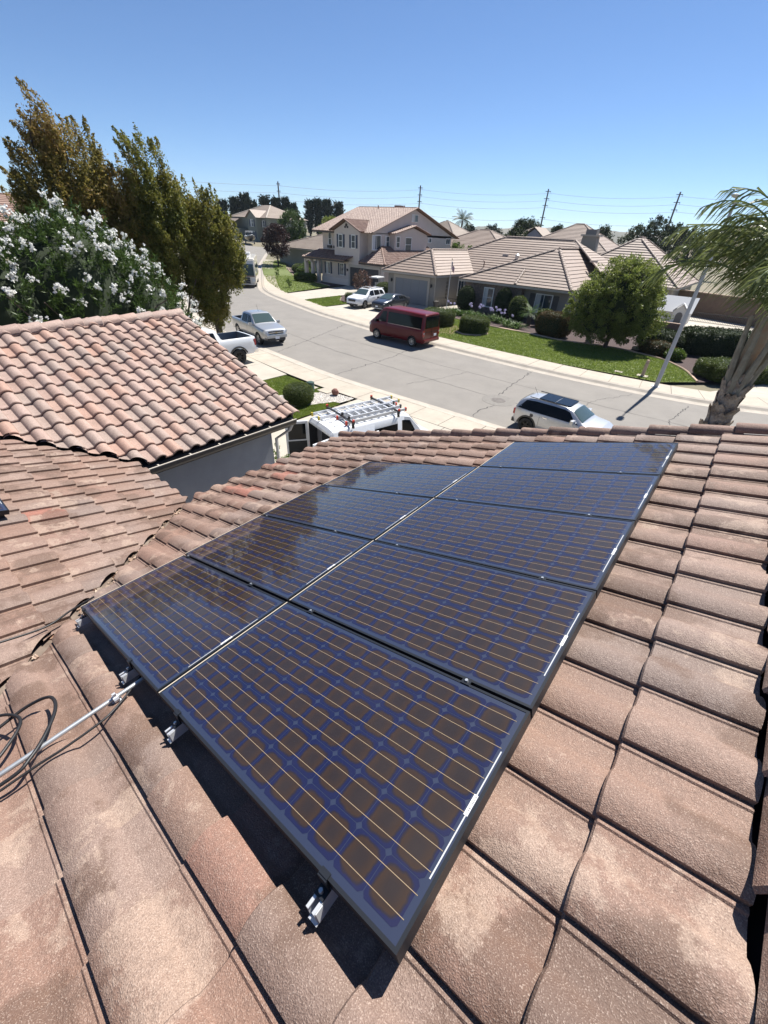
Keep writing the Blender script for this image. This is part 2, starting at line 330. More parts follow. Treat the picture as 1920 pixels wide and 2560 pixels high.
lawn_polys = {
 'far': [(-0.85, 30.2), (-2.5, 28.35), (-8.2, 27.75), (-12.8, 27.85), (-18.5, 28.35), (-23.9, 29.0), (-23.9, 32), (-21.05, 36.2), (-19.6, 35.85), (-17.1, 35.55), (-13.5, 35.45), (-10.9, 34.85), (-8.5, 35.5), (-6.9, 35.9), (-3.4, 34.85), (-1.75, 32.7)],
 'two': [(-43.0, 33.75), (-48, 36.2), (-53.2, 39.0), (-60, 43.4), (-67.7, 48.7), (-76, 55.2), (-77, 61.5), (-66.7, 53.1), (-57, 46.9), (-50.5, 45.0), (-45.3, 43.2)],
 'stripa': [(-37.6, 32.0), (-34.9, 31.2), (-35.3, 35.0), (-38.0, 38.0)], 'stripb': [(-34.6, 31.1), (-33.2, 30.7), (-33.3, 34.3), (-35.0, 34.8)],
 'near': [(-17.65, 6), (-17.6, 13.3), (-14.75, 13.2), (-14.45, 12.75), (-15.5, 10.9), (-15.5, 6)], 'nearb': [(-13.95, 8.5), (-13.8, 10.5), (-12.95, 12.35), (-12.62, 12.35), (-12.62, 8.5)]}
def in_poly(P, poly):
    x, y = P[:, 0], P[:, 1]; c = np.zeros(len(P), bool); n = len(poly)
    for i in range(n):
        (x0, y0), (x1, y1) = poly[i], poly[(i + 1) % n]
        k = (y0 > y) != (y1 > y); c ^= k & (x < (x1 - x0) * (y - y0) / ((y1 - y0) if y1 != y0 else 1e-9) + x0)
    return c
MT['blade'] = leafmat('grass_blades', [(0.11, 0.165, 0.025), (0.18, 0.24, 0.04), (0.26, 0.31, 0.075)], trans=0.45, patch=1.1)
for nm, cnt, h in (('far', 60000, 0.07), ('two', 26000, 0.10), ('stripa', 4000, 0.09), ('stripb', 2500, 0.09), ('near', 26000, 0.05), ('nearb', 9000, 0.05)):
    po = lawn_polys[nm]; struct(flat('lawn', po, 0.135, MT['grass']))
    a = np.array(po); P = rng.uniform(a.min(0), a.max(0), (cnt * 2, 2)); P = P[in_poly(P, po)][:cnt]
    z = 0.135 + 0.05 * np.clip(-P[:, 0] - 62, 0, 90); n = len(P)
    b = np.c_[P, z]; s = unit(rng.normal(size=(n, 3)) * [1, 1, 0]) * h * 0.4; t = rng.normal(size=(n, 3)) * h * 0.45; t[:, 2] = h * rng.uniform(0.5, 1.1, n)
    stuff(tag(link('grass', qmesh('grass', np.stack([b - s, b + s, b + t], 1), MT['blade'])), {'far': 'wide mown lawn before the tan tiled single storey house', 'two': 'mown lawn before the two storey stucco house', 'stripa': 'grass strip beside the two storey house drive', 'stripb': 'narrow grass strip beside the white SUV', 'near': 'small lawn behind the round clipped bush', 'nearb': 'sliver of grass beside the white work van'}[nm], 'grass'))
struct(flat('planting_bed', [(-24.9, 39.3), (-23.9, 32.2), (-21.05, 36.2), (-19.6, 35.85), (-17.1, 35.55), (-13.5, 35.45), (-10.9, 34.85), (-8.5, 35.5), (-6.9, 35.9), (-3.4, 34.85), (-1.75, 32.7), (-0.85, 30.2), (3, 34.4), (3, 50), (-13, 50), (-13.2, 43), (-18, 43), (-24, 42.2)], 0.125, MT['mulch']))
struct(flat('planting_bed', [(-57, 46.9), (-50.5, 45.0), (-45.3, 43.2), (-44.8, 46.3), (-50, 46.6), (-58, 51), (-66, 57), (-66.7, 53.1)], 0.125, MT['mulch']))
struct(flat('planting_bed', [(-38, 38.2), (-35.3, 35.2), (-33.2, 34.6), (-33.2, 44), (-38.4, 46)], 0.125, MT['mulch']))
struct(flat('gravel_bed', [(-15.5, 8), (-15.5, 10.9), (-14.45, 12.75), (-14.75, 13.2), (-12.7, 13.35), (-12.75, 12.45), (-13.0, 12.4), (-13.85, 10.5), (-14.0, 8)], 0.13, MT['gravel']))
P = rng.uniform((-15.6, 8), (-12.6, 13.4), (9000, 2)); P = P[in_poly(P, [(-15.5, 8), (-15.5, 10.9), (-14.45, 12.75), (-14.75, 13.2), (-12.7, 13.35), (-12.75, 12.45), (-13.0, 12.4), (-13.85, 10.5), (-14.0, 8)])]
pv = []
for (x, y) in P[:2500]:
    r = random.uniform(0.015, 0.035); a0 = random.uniform(0, 6); top = (x, y, 0.13 + r)
    ring = [(x + math.cos(a0 + k * 1.57) * r * 1.3, y + math.sin(a0 + k * 1.57) * r * 1.3, 0.13) for k in range(4)]
    pv += [[ring[k], ring[(k + 1) % 4], top] for k in range(4)]
stuff(tag(link('gravel', qmesh('gravel', np.array(pv), M('pebble', (0.62, 0.59, 0.55), 0.9, c2=(0.35, 0.31, 0.27), nscale=25, amt=1.5, world_co=True))), 'white pebbles spread round the clipped bush', 'gravel'))
struct(flat('gravel_bed', [(-22.5, 29.3), (-17.6, 29.6), (-17.6, 31.8), (-20.5, 34.4), (-23, 31.8)], 0.139, M('pink_gravel', (0.40, 0.27, 0.21), 0.9, c2=(0.22, 0.15, 0.12), nscale=12, amt=1.5, world_co=True)))
def edging(pts):
    m = MB(); m.tube([(x, y, gz(x) + 0.16) for x, y in resample(pts, 60)], 0.075, 6); return struct(m.build('edging', MT['edging'], smooth=60))
edging([(-22.8, 37.3), (-21.05, 36.2), (-19.6, 35.85), (-17.1, 35.55), (-13.5, 35.45), (-10.9, 34.85), (-8.5, 35.5), (-6.9, 35.9), (-3.4, 34.85), (-1.75, 32.7), (-0.85, 30.2)])
edging([(-17.8, 30.9), (-16.9, 30.4), (-16.0, 30.9), (-15.7, 32.2), (-16.3, 33.2)])
edging([(-66, 53.0), (-57, 46.9), (-50.5, 45.0), (-45.3, 43.2)])
# cracks in the asphalt
cr = MB()
def crack(pts, w=0.035, jit=0.10, seg=0.18):
    q = []
    for (a, b) in zip(pts[:-1], pts[1:]):
        n = max(2, int(math.dist(a, b) / seg))
        q += [(a[0] + (b[0] - a[0]) * i / n, a[1] + (b[1] - a[1]) * i / n) for i in range(n)]
    q.append(pts[-1]); q = [(x + random.gauss(0, jit * 0.5), y + random.gauss(0, jit * 0.5)) for x, y in q]
    for (a, b) in zip(q[:-1], q[1:]):
        d = Vector((b[0] - a[0], b[1] - a[1])).normalized(); nn = Vector((-d.y, d.x)) * w * random.uniform(0.3, 0.8)
        cr.add([(a[0] - nn.x, a[1] - nn.y, 0.004), (b[0] - nn.x, b[1] - nn.y, 0.004), (b[0] + nn.x, b[1] + nn.y, 0.004), (a[0] + nn.x, a[1] + nn.y, 0.004)], [(0, 1, 2, 3)])
crack([(-8.8, 24.9), (-8.6, 22), (-8.3, 19.5)]); crack([(-7.7, 17.8), (-7.9, 16.6), (-7.7, 15.8)]); crack([(-17.5, 25.3), (-16.6, 21), (-16.3, 15.7)]); crack([(-26, 26.4), (-23.5, 20), (-22.2, 16.3)])
crack([(2, 18.6), (-6, 18.9), (-12, 19.0), (-20, 19.4), (-30, 21.0)], 0.028, 0.05, 0.5); crack([(6, 22.2), (-4, 21.8), (-14, 21.9), (-24, 22.6)], 0.022, 0.05, 0.5); crack([(-11.5, 22), (-11.9, 19.6), (-12.6, 17.4)], 0.02); crack([(-0.6, 25.3), (-0.9, 22), (-0.4, 19), (0.2, 16)], 0.03); crack([(-3.2, 25), (-4.3, 22.6), (-4.6, 20.4)], 0.02)
stuff(cr.build('road_crack', MT['crack'], road))
mh = thing('manhole_cover', 'round cast iron manhole cover set in the street', 'manhole', (-7.91, 18.69, 0))
m = MB(); m.tube([(0, 0, 0.0), (0, 0, 0.006)], 0.82, 32); m.build('collar', M('patch_asphalt', (0.205, 0.19, 0.17), 0.9, c2=(0.15, 0.14, 0.125), nscale=6), mh)
m = MB(); m.tube([(0, 0, 0.0), (0, 0, 0.012)], 0.36, 28)
for k in range(-3, 4):
    for j in range(-3, 4):
        if math.hypot(k, j) < 3.3: m.box(k * 0.1 - 0.035, k * 0.1 + 0.035, j * 0.1 - 0.035, j * 0.1 + 0.035, 0.012, 0.02)
m.build('lid', M('cast_iron', (0.10, 0.09, 0.085), 0.6, metal=0.4, c2=(0.2, 0.18, 0.16), nscale=12), mh)
# ------------------------------------------------------------------ hills and far mountains
def ridge(name, pts, dist, depth, mat, seed):
    # pts: (azimuth deg from +Y, elevation deg) skyline; a heightfield band behind it
    rs = np.random.default_rng(seed); az = np.array([p[0] for p in pts]); el = np.array([p[1] for p in pts])
    A = np.linspace(az[0], az[-1], 90); E = np.interp(A, az, el); n1 = np.convolve(rs.normal(size=98), np.ones(9) / 9, 'valid')
    m = MB(); rows = []
    for k in range(9):
        t = k / 8; rr = dist + depth * (t - 0.65); prof = math.sin(min(1.0, t / 0.65) * math.pi / 2) ** 1.3 if t < 0.65 else math.cos((t - 0.65) / 0.35 * math.pi / 2)
        row = []
        for i, a in enumerate(A):
            h = (6.65 + math.tan(R(E[i])) * dist) * prof * (1 + 0.10 * n1[i] * (1 if k != 5 else 0.4)) + rs.normal() * dist * 0.0006
            row.append((CAM.x + math.sin(R(a)) * rr, CAM.y + math.cos(R(a)) * rr, h - 3))
        rows.append(row)
    m.grid(rows); return struct(m.build(name, mat, smooth=60))
mhill = M('scrub_hillside', (0.20, 0.15, 0.095), 0.95, c2=(0.075, 0.075, 0.04), nscale=0.06, amt=1.5, world_co=True)
mfar = M('far_scrub', (0.15, 0.125, 0.08), 0.95, c2=(0.07, 0.075, 0.045), nscale=0.006, amt=1.3, world_co=True)
ridge('hill', [(-9, 0.3), (-6.5, 1.0), (-4.7, 1.85), (-3.7, 2.25), (-2.4, 2.75), (2, 4.2), (8, 5.0)], 420, 260, mhill, 1)
ridge('mountains', [(-36, 0.5), (-32, 0.6), (-30.5, 0.76), (-29.2, 0.9), (-28.1, 1.05), (-26.9, 0.85), (-25.9, 0.86), (-24.9, 1.06), (-23, 1.0), (-21.4, 1.2), (-20.2, 1.1), (-19.1, 1.33), (-16, 1.15), (-13.6, 1.12), (-9, 0.9), (-4, 0.8), (8, 0.6)], 1900, 500, mfar, 2)
ridge('mountains', [(-82, 1.6), (-76.6, 1.4), (-75.7, 1.5), (-70, 1.1), (-62, 0.9), (-56, 0.85), (-52, 0.62), (-49.8, 0.74), (-48.6, 0.82), (-46, 0.7), (-40, 0.6), (-34, 0.5)], 1500, 400, mfar, 3)
# ------------------------------------------------------------------ our house: three roof planes of S tiles
TH = x_th = R(18.18); ct, st = math.cos(TH), math.sin(TH)
TW, TE, TL = 0.294, 0.3473, 0.415
house = thing('house', 'tan concrete tiled house roof in the foreground carrying the solar panels', 'house', (-3.0, 1.0, 0.0))
HL = W(house)
def tile_mesh(name, mat, amp=0.058, ex=0.6, flip=False, bt=0.030):
    ts = [0.0, 0.03, 0.08, 0.15, 0.23, 0.31, 0.39, 0.47, 0.54, 0.60, 0.66, 0.80, 0.905, 0.925, 0.955, 1.03]
    def h(t):
        if t <= 0.60: return 0.012 + amp * max(0.0, math.sin(math.pi * min(1, (t + 0.07) / 0.67))) ** ex
        return {0.66: 0.0095, 0.80: 0.0075, 0.905: 0.0085, 0.925: 0.0145, 0.955: 0.0145, 1.03: 0.008}[t]
    top0 = [(t * TW, 0.0, h(t) + bt) for t in ts]; top1 = [(t * TW, TL, h(t) - 0.004) for t in ts]
    bot0 = [(t * TW, 0.012, h(t) + 0.004) for t in ts]; n = len(ts)
    m = MB(); m.v = top0 + [(a[0], 0.012, a[2] + 0.0035) for a in top0] + top1 + bot0
    m.v = [(a[0], a[1] + (0.0 if i >= n else 0.004), a[2] - (0.006 if i < n else 0.0)) for i, a in enumerate(m.v)]
    f = []
    for j in range(n - 1):
        f += [(j, j + 1, n + j + 1, n + j), (n + j, n + j + 1, 2 * n + j + 1, 2 * n + j), (3 * n + j, 3 * n + j + 1, j + 1, j)]
    # left edge skirt (the roll edge that laps over its neighbour)
    s0, s1 = len(m.v), len(m.v) + 1
    m.v += [(-0.001, 0.012, 0.0), (-0.001, TL, -0.012)]
    f += [(s0, n, 2 * n, s1), (s0, 3 * n, 0, n)]
    m.v = [((p[0] - TW) if flip else -p[0], p[1], p[2]) for p in m.v]
    m.f = f; me = bpy.data.meshes.new(name); me.from_pydata(m.v, [], f); me.update()
    bm = bmesh.new(); bm.from_mesh(me); bmesh.ops.recalc_face_normals(bm, faces=bm.faces)
    if sum(fc.normal.z for fc in bm.faces) < 0: bmesh.ops.reverse_faces(bm, faces=bm.faces)
    bm.to_mesh(me); bm.free()
    me.materials.append(mat); me.polygons.foreach_set('use_smooth', [True] * len(me.polygons)); me.set_sharp_from_angle(angle=R(38)); return me
EZ = 3.408
tile_list = []   # (area, mesh, matrix, clip, roof key)
def frame_mat(o, a, s):
    a = -Vector(a); s = Vector(s); n = a.cross(s)
    m = Matrix((a, s, n)).transposed().to_4x4(); m.translation = o; return m
def proj(p):
    d = Vector(p) - CAM; z = d.dot(FW)
    if z < 0.1: return None
    return 960 + 1009.2 * d.dot(RT) / z, 1280 - 1009.2 * d.dot(UP) / z, z
def plane_tiles(key, me, E0, a, s, ncol, nrow, clips, skip=None):
    a = Vector(a); s = Vector(s); E0 = Vector(E0)
    for k in range(nrow):
        for j in range(ncol):
            o = E0 + a * (j * TW) + s * (k * TE); c = o + a * (TW / 2) + s * (TE / 2)
            clip = []; out = False
            for (nx, ny, d) in clips:      # keep nx*x+ny*y > d
                q = [nx * p.x + ny * p.y - d for p in (o, o + a * TW, o + s * TL, o + a * TW + s * TL)]
                if max(q) <= 0.02: out = True
                elif min(q) < 0: clip.append((nx, ny, d))
            if out: continue
            p = proj(c)
            if p is None: continue
            vis = -150 < p[0] < 2070 and 500 < p[1] < 2760
            if not vis and (p[0] < -900 or p[0] > 3000): continue
            if skip and skip(c): vis = False
            jm = frame_mat(o, a, s) @ Matrix.Translation((random.gauss(0, 0.0012), random.gauss(0, 0.002), 0)) @ Matrix.Rotation(random.gauss(0, 0.004), 4, 'Z') @ Matrix.Rotation(random.gauss(0, 0.004), 4, 'X')
            nrm = a.cross(s); dv = (CAM - c); cosv = abs(nrm.dot(dv.normalized()))
            tile_list.append(((cosv / dv.length ** 2) if vis else 0.0, me, jm, clip, key))
tm_main = tile_mesh('roof_tile', MT['tile'], 0.044, 0.72); tm_link = tile_mesh('roof_tile', MT['tile'], 0.046, 0.6, True); tm_wing = tile_mesh('roof_tile', MT['tile_wing'], 0.066, 0.75, False, 0.038)
VR, VL = -3.15, -8.27
OX, OZ = 0.0, 5.223
def under_panels(c): return (-3.05 < c.x < -0.12 and 0.15 < c.y < (4.0 if c.x > -1.5 else 3.2))
plane_tiles('main', tm_main, (-4.98, -1.708, EZ), (0, 1, 0), (ct, 0, st), 22, 17, [(1, 1, VR + 0.05), (-1, 0, -0.642)], under_panels)
plane_tiles('link', tm_link, (-4.6 - 24 * TW, 1.75, EZ), (1, 0, 0), (0, -ct, st), 44, 15, [(-1, -1, -(VR - 0.05)), (1, -1, VL + 0.04)])
plane_tiles('wing', tm_wing, (-6.4, 4.82, EZ), (0, -1, 0), (-ct, 0, st), 24, 13, [(-1, 1, -(VL - 0.02)), (1, 0, -10.62)])
def poly_part(name, pts, mat, parent, loc=None):
    m = MB(); m.add(pts, [tuple(range(len(pts)))]); return m.build(name, mat, parent, loc=loc)
def zmain(x): return EZ + (x + 4.98) * st / ct
def zlink(y): return EZ + (1.75 - y) * st / ct
def zwing(x): return EZ + (-6.4 - x) * st / ct
D = 0.03
roofs = {}
roofs['main'] = poly_part('roof', [(-4.9, 1.75, zmain(-4.9) - D), (-4.9, 4.8, zmain(-4.9) - D), (0.82, 4.8, zmain(0.82) - D), (0.82, -6, zmain(0.82) - D), (0.82, -6, zmain(.82) - D), (2.85 - 3.15 + 0.3, -3.15, zmain(0) - D)][:4] + [(0.82, -3.97, zmain(0.82) - D)], MT['deck'], house, HL)
roofs['link'] = poly_part('roof', [(-4.9, 1.75, zlink(1.75) - D), (0.82, -3.97, zlink(-3.97) - D), (-14, -5.73, zlink(-5.73) - D), (-6.52, 1.75, zlink(1.75) - D)], MT['deck'], house, HL)
roofs['wing'] = poly_part('roof', [(-6.45, 4.85, zwing(-6.45) - D), (-6.45, 1.82, zwing(-6.45) - D), (-10.5, -2.23, zwing(-10.5) - D), (-10.5, 4.85, zwing(-10.5) - D)], MT['deck'], house, HL)
poly_part('roof', [(-10.5, 4.85, zwing(-10.5) - D), (-10.5, -6, zwing(-10.5) - D), (-14.8, -6, zwing(-6.2) - D), (-14.8, 4.85, zwing(-6.2) - D)], MT['tile_wing'], house, HL)
poly_part('roof', [(0.82, 4.8, zmain(0.82) - D), (0.82, -6, zmain(0.82) - D), (6.6, -6, zmain(-4.98) - D), (6.6, 4.8, zmain(-4.98) - D)], MT['tile'], house, HL)
tile_list.sort(key=lambda t: -t[0])
def clipped(me, mat4, clip):
    bm = bmesh.new(); bm.from_mesh(me)
    inv = mat4.inverted()
    for (nx, ny, d) in clip:
        nrm = Vector((nx, ny, 0)).normalized(); co = Vector((nx, ny, 0)) * (d / (nx * nx + ny * ny))
        bmesh.ops.bisect_plane(bm, geom=bm.verts[:] + bm.edges[:] + bm.faces[:], plane_co=inv @ co, plane_no=inv.to_3x3() @ nrm, clear_inner=True)
    m2 = me.copy(); bm.to_mesh(m2); bm.free(); return m2
rest_v, rest_f, rest_r, rest_m = [], [], [], []; nv = 0
for i, (ar, me, mt4, clip, key) in enumerate(tile_list):
    if ar > 0 and i < 300:
        m2 = clipped(me, mt4, clip) if clip else me
        o = link('roof_tile', m2, roofs[key]); o.matrix_basis = mt4
    else:
        m2 = clipped(me, mt4, clip) if clip else me
        if len(m2.vertices) == 0: continue
        rv = random.random(); mi = 1 if key == 'wing' else 0
        rest_v += [tuple(mt4 @ v.co) for v in m2.vertices]; rest_f += [tuple(k + nv for k in p.vertices) for p in m2.polygons]
        rest_r += [rv] * len(m2.polygons); rest_m += [mi] * len(m2.polygons); nv += len(m2.vertices)
me = bpy.data.meshes.new('roof_tiles'); me.from_pydata(rest_v, [], rest_f); me.update()
me.materials.append(MT['tile']); me.materials.append(MT['tile_wing']); me.polygons.foreach_set('material_index', rest_m)
me.polygons.foreach_set('use_smooth', [True] * len(me.polygons)); me.set_sharp_from_angle(angle=R(38))
at = me.attributes.new('rnd', 'FLOAT', 'FACE'); at.data.foreach_set('value', rest_r)
stuff(link('roof_tiles', me, house, HL))
# ridge and rake caps
def cap_mesh(r0, r1, hgt, mat, L=0.42):
    m = MB(); n = 9; rows = []
    for (y, r, dz) in ((0.0, r0 - 0.008, 0.006), (0.012, r0, 0.010), (L, r1, -0.03)):
        rows.append([(r * math.cos(math.pi * k / n) * (1.0), y, dz + hgt * math.sin(math.pi * k / n)) for k in range(n + 1)])
    m.grid(rows); m.grid([[(p[0], 0.012, p[2]) for p in rows[1]][:], [(p[0] * 0.88, 0.014, p[2] * 0.82 - 0.012) for p in rows[1]]])
    me = m.mesh('ridge_tile', mat, 38); return me
def caps(A, B, r, hgt, mat, parent, exp=0.355, up=(0, 0, 1)):
    A, B = Vector(A), Vector(B); d = (B - A).normalized(); n = int((B - A).length / exp) + 1
    up = Vector(up); up = (up - d * up.dot(d)).normalized(); a = d.cross(up)
    me = cap_mesh(r, r * 0.8, hgt, mat)
    for k in range(n):
        M4 = Matrix((a, d, up)).transposed().to_4x4(); M4.translation = A + d * (k * exp)
        o = link('ridge_tile', me, parent); o.matrix_basis = M4 @ Matrix.Rotation(random.gauss(0, 0.012), 4, 'Z') @ Matrix.Translation((random.gauss(0, 0.003), 0, random.gauss(0, 0.002)))
caps((0.80, -2.2, zmain(0.80) + 0.025), (0.80, 4.85, zmain(0.82) + 0.02), 0.18, 0.12, MT['tile'], roofs['main'])
caps((-5.02, 4.83, zmain(-5.02) + 0.035), (0.75, 4.83, zmain(0.75) + 0.035), 0.085, 0.075, MT['tile'], roofs['main'])
caps((-10.5, 4.95, zwing(-10.5) + 0.02), (-10.5, -1.5, zwing(-10.5) + 0.02), 0.16, 0.13, MT['tile_wing'], roofs['wing'])
caps((-6.38, 4.88, zwing(-6.38) + 0.035), (-10.4, 4.88, zwing(-10.4) + 0.035), 0.105, 0.095, MT['tile_wing'], roofs['wing'])
# valley flashing
def valley(p, q, parent):
    p, q = Vector(p), Vector(q); d = (q - p); s = Vector((-d.y, d.x, 0)).normalized() * 0.12
    m = MB(); m.add([p - s + Vector((0, 0, 0.02)), q - s + Vector((0, 0, 0.02)), q, p, p + s + Vector((0, 0, 0.02)), q + s + Vector((0, 0, 0.02))], [(0, 1, 2, 3), (3, 2, 5, 4)]); return m.build('valley_flashing', M('rusty_flashing', (0.11, 0.075, 0.055), 0.6, metal=0.3, c2=(0.26, 0.21, 0.17), nscale=9), parent, loc=HL)
valley((-4.9, 1.75, zmain(-4.9) - 0.015), (0.0, -3.15, zmain(0.0) - 0.015), house)
valley((-6.52, 1.75, zlink(1.75) - 0.015), (-10.5, -2.23, zlink(-2.23) - 0.015), house)
# mortar and leaf debris caught in the valley
db = MB()
for k in range(90):
    t = random.random() ** 1.2; x = -4.8 + t * 2.6; y = VR - x; z = zmain(x) + 0.012; w = random.uniform(0.008, 0.035)
    mr = Matrix.Rotation(random.uniform(0, 6), 3, 'Z') @ Matrix.Rotation(random.gauss(0, 0.6), 3, 'X'); db.obox((x + random.gauss(0, 0.03), y + random.gauss(0, 0.03), z), w, w * random.uniform(0.5, 2), w * 0.4, mr)
stuff(db.build('mortar_debris', M('mortar_crumbs', (0.46, 0.36, 0.27), 0.9, c2=(0.2, 0.1, 0.06), nscale=20, amt=1.6, world_co=True), house, loc=HL))
# walls, fascia, gutter, downspout
m = MB(); m.box(-14.3, -6.78, -6, 4.5, 0, EZ - 0.12); m.build('wall', MT['stucco_grey'], house, loc=HL)
m = MB(); m.prism([(-6.78, 4.5, EZ - 0.2), (-14.2, 4.5, EZ - 0.2), (-10.5, 4.5, zwing(-10.5) - 0.12)], (0, -0.2, 0)); m.build('gable_wall', MT['stucco_grey'], house, loc=HL)
m = MB(); m.box(-6.9, 6.2, -6, 1.4, 0, EZ - 0.12); m.box(-4.6, 6.2, 1.4, 4.4, 0, EZ - 0.12); m.build('wall', MT['stucco_grey'], house, loc=HL)
m = MB(); m.prism([(-4.6, 4.4, EZ - 0.15), (6.2, 4.4, EZ - 0.15), (0.82, 4.4, zmain(0.82) - 0.1)], (0, -0.2, 0)); m.build('gable_wall', MT['stucco_grey'], house, loc=HL)
m = MB(); m.box(-6.46, -6.42, 1.76, 4.84, EZ - 0.20, EZ - 0.02); m.box(-6.78, -6.46, 1.76, 4.8, EZ - 0.10, EZ - 0.07); m.box(-6.5, -4.9, 1.66, 1.70, EZ - 0.2, EZ - 0.03); m.box(-4.95, -4.91, 1.7, 4.8, EZ - 0.2, EZ - 0.03); m.build('fascia', MT['fascia'], house, loc=HL)
gp = [(-6.415, EZ - 0.02), (-6.415, EZ - 0.13), (-6.33, EZ - 0.14), (-6.30, EZ - 0.09), (-6.29, EZ - 0.022), (-6.305, EZ - 0.015), (-6.31, EZ - 0.03), (-6.315, EZ - 0.09), (-6.34, EZ - 0.125), (-6.405, EZ - 0.12), (-6.405, EZ - 0.02)]
m = MB(); m.prism([(x, 1.80, z) for x, z in gp], (0, 3.02, 0)); gt = m.build('gutter', MT['gutter'], house, loc=HL); MB().box(-6.312, -6.286, 1.80, 4.82, EZ - 0.026, EZ - 0.012).build('gutter_lip', MT['lip'], gt)
m = MB()
for y in np.arange(2.0, 4.8, 0.55): m.box(-6.41, -6.295, y - 0.012, y + 0.012, EZ - 0.03, EZ - 0.022)
m.build('gutter_strap', MT['lip'], gt)
m = MB(); m.tube([(-6.36, 4.74, EZ - 0.13), (-6.40, 4.70, EZ - 0.25), (-6.70, 4.56, EZ - 0.5), (-6.72, 4.56, 0.15)], 0.035, 6); m.build('downspout', M('downspout_paint', (0.6, 0.58, 0.55), 0.5), house, smooth=40, loc=HL)
# satellite dish behind the wing ridge
ds = thing('satellite_dish', 'grey satellite dish rim showing above the wing ridge', 'dish', (-11.35, 1.2, zwing(-9.65)))
m = MB(); rows = []
for i in range(5):
    r = 0.32 * i / 4; rows.append([(r * math.cos(t * math.pi / 10), -r * r * 0.5, 0.32 + r * 1.0 * math.sin(t * math.pi / 10)) for t in range(21)])
m.grid(rows); m.build('dish', M('dish_grey', (0.36, 0.37, 0.39), 0.5), ds, smooth=50)
m = MB(); m.tube([(0, 0.02, 0.32), (0, 0.15, 0.2), (0, 0.15, -0.1)], 0.022, 8); m.build('mast', MT['galv'], ds, smooth=50)
m = MB(); m.tube([(0, -0.02, 0.05), (0, -0.42, 0.2)], 0.012, 6); m.box(-0.04, 0.04, -0.48, -0.4, 0.17, 0.24); m.build('feed_arm', MT['galv'], ds)
# ------------------------------------------------------------------ solar array
PV, PU, GV, GU = 0.795, 1.528, 0.81, 1.544
nrmP = Vector((-st, 0, ct)); axU = Vector((-ct, 0, -st)); axV = Vector((0, 1, 0))
def pm(o, nrm, u, v): # local x along v (panel short side), local y = n x v
    m4 = Matrix((v, nrm.cross(v), nrm)).transposed().to_4x4(); m4.translation = o; return m4
pitch = 0.1222; ch = 0.011; hc = 0.0600
cm = MB(); cm.add([(-hc + ch, -hc, 0), (hc - ch, -hc, 0), (hc, -hc + ch, 0), (hc, hc - ch, 0), (hc - ch, hc, 0), (-hc + ch, hc, 0), (-hc, hc - ch, 0), (-hc, -hc + ch, 0)], [tuple(range(8))])
cell_me = cm.mesh('cell', MT['cell'])
cell_me.flip_normals() if cell_me.polygons[0].normal.z < 0 else None
mx0 = (PV - 6 * pitch) / 2; my0 = (PU - 12 * pitch) / 2
fr = MB(); lip, top, fh = 0.011, 0.0022, 0.046
for (x0, x1, y0, y1) in ((0, PV, 0, lip), (0, PV, PU - lip, PU), (0, lip, lip, PU - lip), (PV - lip, PV, lip, PU - lip)): fr.box(x0, x1, y0, y1, -fh, top)
fr_me = fr.mesh('frame', MT['frame'])
bs = MB(); bs.box(lip, PV - lip, lip, PU - lip, -0.006, 0.0); bs_me = bs.mesh('backsheet', MT['backsheet'])
tb = MB()
for r in range(6):
    for o in (-0.030, 0.030):
        x = mx0 + (r + 0.5) * pitch + o; tb.box(x - 0.0008, x + 0.0008, my0 - 0.006, PU - my0 + 0.006, 0.0008, 0.0011)
tb_me = tb.mesh('ribbon_tabs', MT['tab'])
# thin string-gap lines between cell rows
rb = MB(); rb.box(0.17, 0.60, 0.0175, 0.0215, 0.0006, 0.0012); rb_me = rb.mesh('white_ribbon', M('ribbon_white', (0.45, 0.46, 0.46), 0.5))
et = MB(); et.box(0.002, PV - 0.002, PU - 0.0085, PU - 0.0015, top, top + 0.0006); et_me = et.mesh('edge_glint', M('glint_strip', (0.50, 0.43, 0.33), 0.5))  # sun glint on the frame lip, painted as a beige strip
lb = MB(); lb.box(0.36, 0.43, 0.0135, 0.0265, 0.0013, 0.0018); lb_me = lb.mesh('barcode_label', M('barcode_label', (0.7, 0.7, 0.7), 0.5))
bc = MB()
for k in range(22):
    if random.random() < 0.6: bc.box(0.365 + k * 0.0028, 0.365 + k * 0.0028 + random.choice((0.0009, 0.0018)), 0.0155, 0.0205, 0.0018, 0.0020)
bc_me = bc.mesh('barcode', MT['black'])
ordw = ['nearest', 'second', 'third', 'fourth', 'fifth']
def panel(o, m4, label, group='roof solar panels'):
    r = thing('solar_panel', label, 'solar panel', (0, 0, 0), 0, group); r.matrix_world = m4
    link('frame', fr_me, r); b = link('backsheet', bs_me, r); link('ribbon_tabs', tb_me, r); link('white_ribbon', rb_me, r); link('glint_strip', et_me, r)
    l_ = link('barcode_label', lb_me, r); link('barcode', bc_me, l_)
    for i in range(6):
        for j in range(12): link('cell', cell_me, r, (mx0 + (i + 0.5) * pitch, my0 + (j + 0.5) * pitch, 0.0005))
    return r
O0 = Vector((0, 0, OZ))
for c in range(2):
    for i in range(5 if c == 0 else 4):
        o = O0 + axV * (i * GV) + axU * (c * GU) + nrmP * random.gauss(0, 0.0012)
        rowname = 'upper row by the ridge' if c == 0 else 'lower row by the valley'
        panel(o, pm(o, nrmP, axU, axV) @ Matrix.Rotation(random.gauss(0, 0.0015), 4, 'X') @ Matrix.Rotation(random.gauss(0, 0.0025), 4, 'Y'), f'{ordw[i]} black framed solar panel from the camera in the {rowname}')
